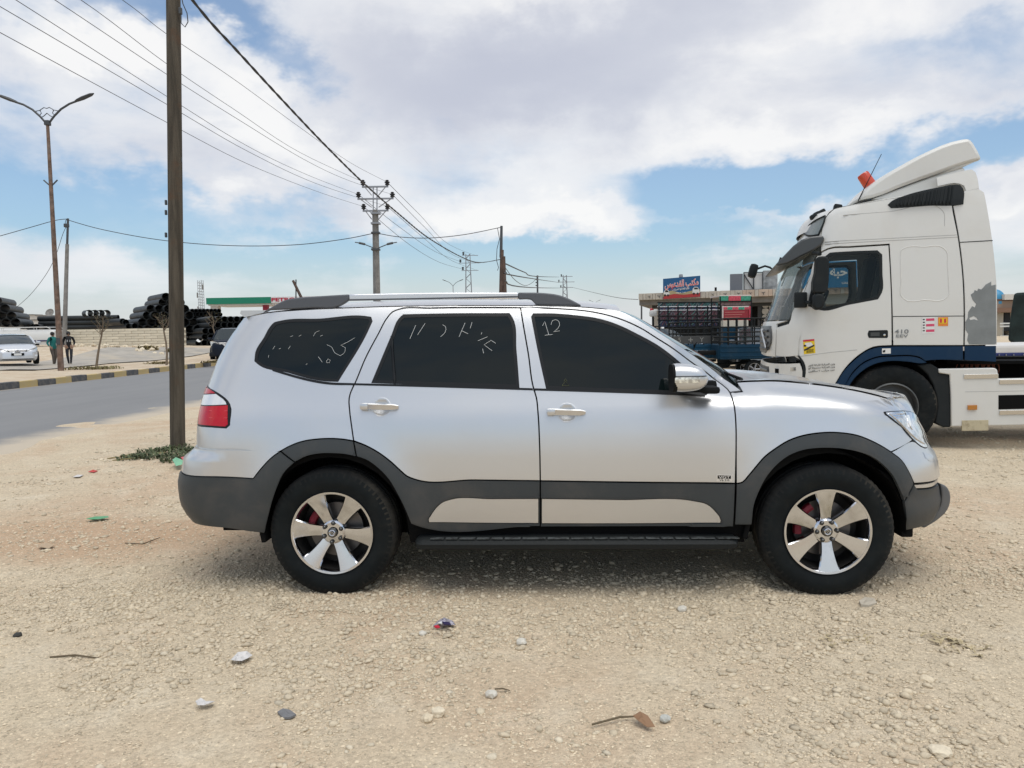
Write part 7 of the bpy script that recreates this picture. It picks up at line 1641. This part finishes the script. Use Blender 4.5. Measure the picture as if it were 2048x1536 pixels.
# ---------------------------------------------------------------- cargo tricycles and loaded racks
M_tri = mat('cart blue', (.002, .030, .062), .5, spec=.2, dirt=.3, dirtcol=(.05, .07, .085), dscale=3); M_bar = mat('black rail', (.007, .009, .010), .55, spec=.2)
def tri_wheel(parent, x, y, r=.29):
    w = empty('wheel'); w.parent = parent; w.location = (x, y, r); m = MB(); m.lathe([(r * .62, -.06), (r * .9, -.075), (r, -.05), (r, .05), (r * .9, .075), (r * .62, .06)], 24, axis='y'); m.build('tyre', M_rubber, w, 40)
    m = MB()
    for k in range(5):
        a = 2 * math.pi * k / 5; m.tube([(0, -.05, 0), (r * .64 * math.cos(a), -.05, r * .64 * math.sin(a))], .025, 5)
    m.lathe([(r * .6, -.06), (r * .66, -.07), (r * .66, .05)], 24, axis='y'); m.build('rim', M_galv, w); return w
def tricycle(label, x0, x1, yg, d, rz, cage, stripes, bar_rows, color=M_tri, mark=None, body_h=.42, z_bed=.62, grp='blue cargo tricycles'):
    """cargo bed on two wheels with a motorcycle front; bed side length spans x0..x1 in the picture"""
    a, b = at(x0, yg, d), at(x1, yg, d); c = (a + b) / 2; Lb = (b - a).length; t = thing('cargo_tricycle', (c.x, c.y, 0), label, 'tricycle', grp); t.rotation_euler = (0, 0, rz); hw = .62; z0, z1 = z_bed, z_bed + body_h
    for nm, cc, dd in (('bed_side', (0, -hw, (z0 + z1) / 2), (Lb, .04, body_h)), ('bed_side', (0, hw, (z0 + z1) / 2), (Lb, .04, body_h)), ('bed_end', (Lb / 2, 0, (z0 + z1) / 2), (.04, 2 * hw - .05, body_h)), ('bed_end', (-Lb / 2, 0, (z0 + z1) / 2), (.04, 2 * hw - .05, body_h)), ('bed_floor', (0, 0, z0), (Lb - .05, 2 * hw - .05, .05))):
        m = MB(); m.box(cc, dd, bev=.012); p = m.build(nm, color, t)
        if nm == 'bed_side' and cc[1] < 0:
            for k in range(3): m = MB(); m.box((0, -hw - .028, z0 + .08 + k * (body_h - .14) / 2), (Lb * .98, .02, .035), bev=.008); m.build('pressed_rib', color, p)
    for sy in (-1, 1):
        n = 6
        for k in range(n + 1): u = -Lb / 2 + Lb * k / n; m = MB(); m.tube([(u, sy * hw, z1), (u, sy * hw, z1 + cage)], .022, 5); m.build('cage_post', M_bar, t)
        for r_ in bar_rows: m = MB(); zz = z1 + cage * r_; m.tube([(-Lb / 2, sy * hw, zz - (.05 if r_ > .95 else 0)), (-Lb / 2 + .08, sy * hw, zz), (Lb / 2 - .08, sy * hw, zz), (Lb / 2, sy * hw, zz - (.05 if r_ > .95 else 0))], .024, 6); m.build('cage_rail', M_bar, t)
    for sx in (-1, 1):
        m = MB(); m.tube([(sx * Lb / 2, -hw, z1 + cage * .9), (sx * Lb / 2, -hw + .1, z1 + cage), (sx * Lb / 2, hw - .1, z1 + cage), (sx * Lb / 2, hw, z1 + cage * .9)], .024, 6); m.build('cage_hoop', M_bar, t)
    if stripes:
        m = MB(); m.box((0, -hw - .03, z1 + cage * .22), (Lb, .03, cage * .34), bev=.01); bd = m.build('side_board', mat('dark board', (.055, .056, .055), .7), t)
        for k, ch in enumerate(('5', '+', 'Y', '2')): text_mesh('board_mark', ch, mat('faded mark', (.24, .24, .22), .7), bd, Matrix(((1, 0, 0, -Lb * .36 + Lb * .24 * k), (0, 0, -1, -hw - .047), (0, 1, 0, z1 + cage * .22), (0, 0, 0, 1))), cage * .20, None, .01, .006)
    if mark:
        text_mesh('side_lettering', mark, mat('cart lettering', (.35, .42, .46), .6), t, Matrix(((1, 0, 0, Lb * .10), (0, 0, -1, -hw - .04), (0, 1, 0, z0 + body_h * .52), (0, 0, 0, 1))), .055, .45, .01, .006)
        m = MB(); m.lathe([(0, -.012), (.045, -.012), (.045, 0)], 14, (Lb * .38, -hw - .03, z0 + body_h * .60), 'y'); m.build('side_disc', m_w, t)
    for sy in (-1, 1): tri_wheel(t, Lb * .18, sy * (hw - .12))
    f = -Lb / 2 - .95; tri_wheel(t, f, 0)
    m = MB(); m.tube([(f, 0, .29), (f + .30, 0, 1.05)], .04, 8); m.tube([(f + .30, -.34, 1.12), (f + .28, 0, 1.04), (f + .30, .34, 1.12)], .02, 6); m.build('front_fork', M_bar, t)
    m = MB(); m.box((f + .72, 0, .80), (.62, .30, .14), bev=.05); m.build('seat', M_black, t); m = MB(); m.box((f + .45, 0, .62), (.45, .26, .28), bev=.08); m.build('fuel_tank', color, t, 40)
    m = MB(); m.box((f + .18, 0, .92), (.14, .34, .26), bev=.05); m.build('headlamp_cowl', color, t, 40); m = MB(); m.tube([(f + .3, 0, .4), (Lb / 2, 0, .5)], .05, 6); m.build('frame', M_bar, t); return t
tricycle('blue cargo tricycle with marked dark side board above its bed', 1343, 1431, 744, 25.5, R_(-6), .72, True, (.48, .72, 1.0), mat('cart blue lighter', (.005, .055, .105), .45, spec=.3, dirt=.3, dirtcol=(.07, .09, .10)), mark='SANYONG')
tricycle('blue cargo tricycle with tall barred cage beside the lorry grille', 1432, 1531, 741, 24.0, R_(-3), .80, False, (.12, .30, .48, .68, 1.0), M_tri)
tricycle('black-railed cargo tricycle beyond the SUV windscreen pillar', 1258, 1308, 742, 28.5, R_(12), .62, False, (.3, .6, 1.0), mat('cart navy', (.010, .018, .03), .5))
# row of stacked decorated cart sides
t = thing('cart_side_stack', ground_below(1312, 32), 'rack of dark patterned cart side panels stacked under the parapet', 'rack')
W5 = lambda x, y, d=32.0: at(x, y, d) - Vector(t.location)
bpy.context.view_layer.update()
M_pat = [mat('pattern teal', (.04, .10, .10), .6, var=.6, vscale=9), mat('pattern plum', (.085, .045, .06), .6, var=.7, vscale=11), mat('pattern navy', (.03, .04, .085), .6, var=.6, vscale=10)]
for k, (y0, y1, ma, dd) in enumerate(((605, 613, M_pat[0], 32.6), (614, 620, M_pat[2], 32.4), (621, 631, M_pat[1], 32.2), (632, 639, M_pat[1], 32.0), (640, 652, M_pat[2], 31.8))):
    a, b = W5(1316, y0, dd), W5(1436, y1, dd); m = MB(); m.box(((a.x + b.x) / 2, (a.y + b.y) / 2, (a.z + b.z) / 2), (b.x - a.x, .05, abs(a.z - b.z)), bev=.01); pn = m.build('patterned_panel', ma, t)
    for j in range(14):
        u = 1320 + 8.3 * j; c = W5(u, (y0 + y1) / 2, dd); m = MB(); q = (y1 - y0) * dd / FPX * .36
        m.tube([(c.x - q, c.y - .035, c.z - q), (c.x, c.y - .035, c.z + q * (1 if (j + k) % 2 else -.2)), (c.x + q, c.y - .035, c.z - q * (1 if j % 2 else -1))], .016, 4); m.build('painted_scroll', mat('scroll %d' % (j % 3), ((.22, .24, .25), (.20, .08, .09), (.08, .20, .17))[j % 3], .6), pn)
    a, b = W5(1314, y0, dd), W5(1438, y0 - 1, dd); m = MB(); m.tube([a + Vector((0, -.05, 0)), b + Vector((0, -.05, 0))], .022, 5); m.build('top_rail', M_galv if k in (1, 2) else M_bar, pn)
for x in (1318, 1336, 1356, 1375, 1394, 1415, 1436): m = MB(); a, b = W5(x, 612, 31.6), W5(x, 700, 31.6); m.tube([a, (b.x, b.y, 0)], .03, 5); m.build('upright', M_bar, t)
# decorated passenger tricycle
t = thing('decorated_tricycle', ground_below(1471, 29.5), 'passenger tricycle with red panel and green-pink painted canopy', 'tricycle'); W6 = lambda x, y, d=29.5: at(x, y, d) - Vector(t.location)
bpy.context.view_layer.update()
def dbox(nm, x0, y0, x1, y1, ma, dep=.05, d=29.5, par=None, dy=0): a, b = W6(x0, y0, d), W6(x1, y1, d); m = MB(); m.box(((a.x + b.x) / 2, (a.y + b.y) / 2 + dep / 2 + dy, (a.z + b.z) / 2), (abs(b.x - a.x), dep, abs(a.z - b.z)), bev=.012); return m.build(nm, ma, par or t)
M_gn = mat('painted green', (.04, .26, .17), .5, var=.3, vscale=14); M_pk = mat('painted pink red', (.50, .06, .09), .5, var=.35, vscale=14); M_wp = mat('painted white', (.60, .52, .48), .6); M_rd = mat('painted crimson', (.27, .015, .025), .5)
dbox('canopy_valance', 1439, 592, 1457, 601.5, M_gn, .06); dbox('canopy_valance', 1457.3, 592, 1482, 601.5, M_pk, .06); dbox('canopy_valance', 1482.3, 592, 1503, 601.5, M_gn, .06); dbox('canopy_roof', 1439, 590.5, 1503, 592.5, M_wp, 1.4)
dbox('lower_valance', 1441, 604, 1503, 609.5, mat('painted grey rose', (.25, .16, .16), .5, var=.4, vscale=12), .04, dy=.1); dbox('canopy_rail', 1439, 602.2, 1504, 603.4, M_bar, .04)
dbox('seat_back', 1447, 620, 1499, 640.5, M_rd, .05, dy=.05); dbox('seat_back_top', 1445, 612.5, 1500, 620, M_wp, .05, dy=.04)
for x0, x1, ma in ((1447, 1455, M_pk), (1455.5, 1465, M_gn), (1465.5, 1477, M_pk), (1477.5, 1489, M_gn), (1489.5, 1498, M_pk)): dbox('painted_leaf', x0, 614.3, x1, 619, ma, .012, dy=.02)
dbox('side_stile', 1444, 612, 1447.3, 640.5, M_wp, .06); dbox('side_stile', 1498.5, 612, 1501.5, 640.5, M_pk, .06)
for y in (624, 629, 634, 638): dbox('back_slat', 1450, y, 1490 - (y - 624), y + .8, mat('slat pink', (.45, .15, .13), .5), .012, dy=.035)
dbox('cream_box', 1446, 641, 1497, 653, mat('cream panel', (.52, .48, .40), .6), .5, dy=.0); dbox('lower_body', 1446, 653.5, 1497, 700, M_tri, .9)
for x in (1440.5, 1502.5): m = MB(); a, b = W6(x, 593), W6(x, 700); m.tube([a, b], .025, 6); m.build('canopy_post', M_bar, t); m = MB(); m.tube([a + Vector((0, 1.3, 0)), b + Vector((0, 1.3, 0))], .025, 6); m.build('canopy_post', M_bar, t)
for x in (1455, 1490): c = W6(x, 700); m = MB(); m.lathe([(.0, -.06), (.28, -.06), (.30, 0), (.28, .06), (.0, .06)], 20, (c.x, c.y + .4, .30), 'y'); m.build('wheel', M_rubber, t, 40)
# small white motorbike nose with a red lamp, silver car bonnet, grey dropped sheets
t = thing('motorbike', ground_below(1306, 33), 'white motorbike front with a round red lamp at the end of the rack', 'motorbike'); W7 = lambda x, y: at(x, y, 33) - Vector(t.location); bpy.context.view_layer.update()
m = MB(); m.box(W7(1306, 627), (.30, .3, .28), bev=.08); m.build('fairing', M_van, t, 40); m = MB(); m.lathe([(0, -.05), (.06, -.04), (.07, .03)], 14, W7(1303, 619.5), 'y'); m.build('red_lamp', M_red, t, 40); m = MB(); m.box(W7(1311, 620.5), (.14, .05, .09), bev=.02); m.build('mirror', m_w, t); m = MB(); c = W7(1306, 640); m.tube([(c.x, c.y, c.z + .2), (c.x, c.y - .1, .3)], .05, 6); m.lathe([(.2, -.05), (.3, -.04), (.3, .04), (.2, .05)], 20, (c.x, c.y - .1, .3), 'y'); m.build('front_wheel', M_rubber, t, 40)
P = at(1330, 746, 29.5); make_car('dark grey pickup parked among the cargo tricycles', (P.x - .2, P.y + 1.5, 0), R_(-60), mat('slate paint', (.06, .075, .085), .3, .4, coat=.7), L=4.6, W=1.75, H=1.62, hood=(.95, 1.06), belt=1.05, clr=.28, wr=.34, tall=True, emblem=None)
P = at(1508, 746, 28.5); make_car('silver grey car partly hidden behind the caged tricycle', (P.x + .3, P.y + 1.0, 0), R_(-95), mat('silver grey paint', (.22, .24, .26), .3, .5, coat=.7), L=4.4, W=1.75, H=1.58, hood=(.85, 1.0), belt=1.0, emblem=None)
for x, y, d, lab in ((1466, 741, 22.5, 'crumpled grey sheet on the ground under the caged tricycle'), (1505, 741, 21.5, 'torn grey sheet on the ground beside the lorry bumper')):
    rs = random.Random(x); p = at(x, y, d); p.z = 0; m = MB(); m.grid([[(p.x + .16 * u, p.y + .2 * v, .02 + rs.uniform(0, .16)) for u in range(-3, 4)] for v in range(-2, 3)]); tag(m.build('crumpled_sheet', mat('grey sheet', (.42, .42, .41), .8)), lab, 'sheet')
# ---------------------------------------------------------------- beyond the lorry: trailer, covered load, domed building
t = thing('flat_trailer', ground_below(2030, 14.5), 'blue flat trailer with a white sheeted top behind the tractor unit', 'trailer'); W8 = lambda x, y, d=14.5: at(x, y, d) - Vector(t.location); bpy.context.view_layer.update()
def rbox(nm, x0, y0, x1, y1, ma, dep, bev=.02): a, b = W8(x0, y0), W8(x1, y1); m = MB(); m.box(((a.x + b.x) / 2, (a.y + b.y) / 2 + dep / 2, (a.z + b.z) / 2), (abs(b.x - a.x), dep, abs(a.z - b.z)), bev=bev); return m.build(nm, ma, t)
rbox('white_sheet', 1960, 691, 2240, 706, mat('white tarp', (.62, .60, .57), .7, var=.06, vscale=2), 2.2, .05); rbox('side_board', 1962, 706.5, 2240, 729, mat('trailer blue', (.010, .02, .12), .5), 2.1)
for x in (1996, 2010, 2025, 2045): rbox('latch', x, 708, x + 1.5, 722, M_galv, .02, 0).location.y -= .03
for x in (2100, 2160): c = W8(x, 740); m = MB(); m.lathe([(0, -.12), (.3, -.12), (.45, -.08), (.45, .08), (.3, .12), (0, .12)], 24, (c.x, c.y + .3, .45), 'y'); m.build('wheel', M_rubber, t, 40)
rbox('landing_leg', 1990, 730, 1996, 850, M_under, .15); rbox('chassis', 1965, 729.5, 2235, 742, M_under, .9)
t = thing('covered_load', ground_below(2060, 19), 'tall dark tarpaulin-covered load behind the flat trailer', 'load'); W9 = lambda x, y: at(x, y, 19) - Vector(t.location); bpy.context.view_layer.update()
poly = [(p.x, p.z) for p in (W9(x, y) for x, y in ((2025, 586), (2150, 578), (2150, 730), (2040, 691), (2017, 682), (2019, 640)))]
m = MB(); m.prism(smooth_poly(poly, .3, 30), lambda p: (p[0], 0, p[1]), lambda p: (p[0] + 1.5, 2.2, p[1])); o = m.build('tarpaulin', mat('dark green tarp', (.016, .026, .025), .7, spec=.2, var=.4, vscale=2, bump=.5, bscale=4), t); md = o.modifiers.new('bevel', 'BEVEL'); md.width = .06; md.segments = 2
m = MB(); c = W9(2090, 700); m.box((c.x, 1.1, .55), (1.6, 2.0, .9)); m.build('load_base', M_under, t)
t = thing('domed_building', ground_below(2010, 95), 'far sand-coloured building with a light blue dome', 'building'); Wa = lambda x, y: at(x, y, 95) - Vector(t.location); bpy.context.view_layer.update()
def abox(nm, x0, y0, x1, y1, ma, dep, dy=0): a, b = Wa(x0, y0), Wa(x1, y1); m = MB(); m.box(((a.x + b.x) / 2, (a.y + b.y) / 2 + dep / 2 + dy, (a.z + b.z) / 2), (abs(b.x - a.x), dep, abs(a.z - b.z))); return m.build(nm, ma, t)
abox('upper_wall', 1980, 600, 2080, 624, mat('tan wall', (.30, .22, .165), .9), 8); abox('parapet', 1980, 598.5, 2080, 600.5, mat('brown cap', (.12, .07, .05), .9), 8.2, -.1); abox('white_block', 2003, 589, 2060, 599, mat('limewash', (.58, .55, .50), .9), 1.2, -.6); abox('ledge', 1980, 616, 2080, 623.5, mat('brown ledge', (.20, .12, .08), .9), .6, -.5); abox('lower_wall', 1980, 624, 2012, 700, mat('pale wall', (.40, .36, .29), .9), 7, .5); abox('doorway', 2012.5, 624, 2024, 662, M_dark, 1, .4); abox('lower_wall', 2024.5, 624, 2080, 700, mat('pale wall', (.40, .36, .29), .9), 7, .5)
for y in (646, 651.5, 671): abox('rail', 1980, y, 2030, y + 2, mat('white rail', (.60, .60, .57), .7), .1, -2)
for x in (1986, 2001.5, 2017): abox('rail_post', x, 645, x + 2, 690, mat('grey post', (.25, .25, .23), .8), .1, -1.9)
c = Wa(2000, 598); r = 17.5 * 95 / FPX; m = MB(); m.lathe([(r, -.6)] + [(r * math.cos(a), r * 1.15 * math.sin(a)) for a in [R_(90 * k / 12) for k in range(12)]] + [(.001, r * 1.15)], 32, (c.x, c.y + 1.0, c.z), 'z'); m.build('dome', mat('dome blue', (.04, .24, .42), .4), t, 60); m = MB(); m.tube([(c.x, c.y + 1, c.z + r), (c.x, c.y + 1, c.z + r + .6)], .04, 5); m.build('finial', M_iron, t)
# ================================================================ litter and odd stones in front
def flake(pts, ma, name, lab, cat, z=.012, curl=.012, seed=0, th=.0015):
    rs = random.Random(seed); P_ = [on_z(x, y, z) for x, y in pts]; c = sum(P_, Vector()) / len(P_); m = MB(); n = len(P_)
    top = [p + Vector((0, 0, rs.uniform(0, curl))) for p in P_]; mid = [(p + c) / 2 + Vector((0, 0, rs.uniform(-.003, curl))) for p in P_]
    vs = top + mid + [c + Vector((0, 0, curl * .6))]; vs = vs + [v - Vector((0, 0, th)) for v in vs]; k = 2 * n + 1; fs = []
    for i in range(n): j = (i + 1) % n; fs += [(i, j, n + j, n + i), (n + i, n + j, 2 * n), (k + j, k + i, k + n + i, k + n + j), (k + n + j, k + n + i, k + 2 * n), (j, i, k + i, k + j)]
    m.add(vs, fs); return tag(m.build(name, ma), lab, cat)
w_ = mat('scrap paper', (.60, .58, .56), .8, var=.12, vscale=40)
flake([(462, 1320), (476, 1311), (494, 1308), (505, 1312), (498, 1319), (484, 1325), (468, 1326)], w_, 'paper_scrap', 'torn whitish paper scrap on the gravel left of the grey flake', 'litter', seed=1, curl=.02)
flake([(391, 1411), (402, 1404), (416, 1405), (430, 1403), (424, 1412), (408, 1417), (395, 1416)], w_, 'paper_scrap', 'small crumpled white paper near the grey flake', 'litter', seed=2, curl=.02)
flake([(555, 1424), (566, 1419), (580, 1421), (592, 1431), (580, 1437), (566, 1435)], mat('slate grey', (.18, .18, .185), .8), 'grey_flake', 'flat dark grey stone flake on the gravel', 'stone', seed=3, curl=.01, th=.008)
wr = flake([(865, 1255), (875, 1243), (888, 1239), (905, 1243), (911, 1250), (900, 1254), (880, 1256)], mat('wrapper silver', (.42, .40, .46), .35, .3, var=.6, vscale=60), 'snack_wrapper', 'crumpled silver and purple snack wrapper in front of the SUV', 'litter', seed=4, curl=.03)
for k, (pts, ma) in enumerate((([(868, 1252), (876, 1250), (880, 1254), (872, 1255)], m_r), ([(884, 1243), (898, 1244), (902, 1249), (888, 1248)], mat('wrapper ink', (.03, .025, .08), .4)), ([(876, 1245), (883, 1243), (884, 1247)], m_w))):
    P_ = [on_z(x, y, .045) for x, y in pts]; m = MB(); m.prism([(p.x, p.y) for p in P_], lambda p: (p[0], p[1], .040), lambda p: (p[0], p[1], .046)); m.build('printed_patch', ma, wr)
flake([(172, 1039), (190, 1035), (216, 1034), (218, 1037), (200, 1040), (178, 1041)], mat('green plastic', (.10, .32, .15), .5), 'green_strip', 'thin green plastic strip on the dirt behind the SUV', 'litter', seed=5)
flake([(345, 926), (352, 921), (366, 924), (368, 930), (352, 932)], mat('mint plastic', (.20, .46, .28), .5), 'green_bag', 'pale green plastic piece beside the weeds', 'litter', z=.05, seed=6, curl=.05)
flake([(362, 917), (369, 914), (373, 920), (366, 922)], mat('red white scrap', (.6, .12, .12), .6), 'red_scrap', 'small red scrap among the pole weeds', 'litter', z=.06, seed=7, curl=.05)
flake([(176, 944), (186, 941), (196, 942), (188, 946)], mat('red strip', (.50, .05, .04), .6), 'red_strip', 'thin red scrap on the dirt left of the weeds', 'litter', seed=8)
flake([(145, 955), (155, 950), (167, 950), (160, 955)], w_, 'white_strip', 'thin whitish scrap on the dirt left of the weeds', 'litter', seed=9)
flake([(76, 1093), (92, 1087), (110, 1091), (98, 1097), (82, 1097)], mat('cardboard', (.44, .33, .22), .9), 'cardboard_scrap', 'flat brown cardboard scrap on the reddish dirt', 'litter', seed=10)
flake([(1718, 1203), (1730, 1196), (1748, 1200), (1754, 1207), (1738, 1213), (1722, 1211)], mat('flat limestone', (.46, .41, .33), .9), 'flat_stone', 'flat round pale stone below the front wheel', 'stone', seed=11, th=.02)
for x0, y0, x1, y1, xm, ym, lab, r in ((1184, 1449, 1270, 1433, 1240, 1434, 'curved dark twig on the gravel beside the brown leaf', .004), (100, 1314, 198, 1316, 150, 1310, 'thin straw-coloured twig lying at the left of the gravel', .004), (250, 1086, 320, 1075, 285, 1088, 'thin bent brown twig on the reddish dirt', .004), (990, 1378, 1020, 1381, 1005, 1377, 'short dark twig among the gravel', .003)):
    m = MB(); m.tube([on_z(x0, y0, .008), on_z(xm, ym, .016), on_z(x1, y1, .010)], [r, r * 1.1, r * .7], 6); tag(m.build('twig', mat('twig bark', (.13, .10, .06), .9)), lab, 'twig')
flake([(1266, 1438), (1280, 1432), (1296, 1441), (1310, 1455), (1294, 1454), (1276, 1446)], mat('dead leaf', (.27, .155, .085), .8), 'dead_leaf', 'curled brown dead leaf at the end of the twig', 'leaf', seed=12, curl=.03)
def stone(px, py, r, lab, ma, seed, flat=.7):
    rs = random.Random(seed); p = on_z(px, py, 0); bm = bmesh.new(); bmesh.ops.create_icosphere(bm, subdivisions=2, radius=r); off = Vector((rs.random() * 9, rs.random() * 9, rs.random() * 9))
    for v in bm.verts: v.co *= 1 + .30 * mnoise.noise(v.co / r * 1.2 + off) + .1 * mnoise.noise(v.co / r * 3 + off); v.co.z *= flat
    me = bpy.data.meshes.new('stone'); bm.to_mesh(me); bm.free(); me.materials.append(ma); o = link(bpy.data.objects.new('stone', me)); o.location = p + Vector((0, 0, r * flat * .55)); o.rotation_euler = (0, 0, rs.uniform(0, 6)); tag(o, lab, 'stone'); return o
sw = mat('white limestone', (.60, .565, .49), .9, var=.1, vscale=50, bump=.3, bscale=80)
stone(1330, 1441, .022, 'rounded pale grey stone right of the brown leaf', mat('grey limestone', (.46, .46, .42), .9, var=.12, vscale=50), 1)
stone(983, 1392, .026, 'rounded cream stone in the middle of the gravel', sw, 2); stone(1043, 1288, .028, 'cream stone a step in front of the rear door', sw, 3); stone(1364, 1222, .028, 'pale stone a step in front of the front door', sw, 4); stone(845, 1269, .020, 'whitish stone next to the snack wrapper', sw, 5)
stone(877, 1429, .028, 'tan stone at the near edge left of the twig', M_stone2, 6); stone(855, 1441, .026, 'brown stone beside the tan stone at the near edge', M_stone, 7); stone(1853, 1362, .030, 'dark tan stone on the smooth dirt below the nose of the SUV', M_stone, 8, .5); stone(1880, 1505, .04, 'broad flat tan stone at the near right edge', M_stone2, 9, .35); stone(35, 1273, .022, 'small blackish stone at the left of the gravel', mat('black stone', (.04, .04, .035), .8), 10)
gp_ = [on_z(x, y) for x, y in ((1880, 1280), (1895, 1285), (1910, 1292), (1925, 1298), (1870, 1276), (1940, 1302))]
tag(leaf_clump('dry_weeds', gp_, mat('straw weed', (.44, .36, .22), .9, island=.2), 50, .09, .02, seed=21, size=.035), 'flattened dry weeds on the dirt below the nose of the SUV', 'weeds', kind='stuff')
gp_ = [on_z(x, y) for x, y in ((1655, 1285), (1670, 1288), (1690, 1282), (1720, 1278))]
tag(leaf_clump('dry_weeds', gp_, mat('straw weed', (.44, .36, .22), .9, island=.2), 26, .07, .015, seed=22, size=.03), 'sparse dry straw on the dirt below the front wheel', 'weeds', kind='stuff')
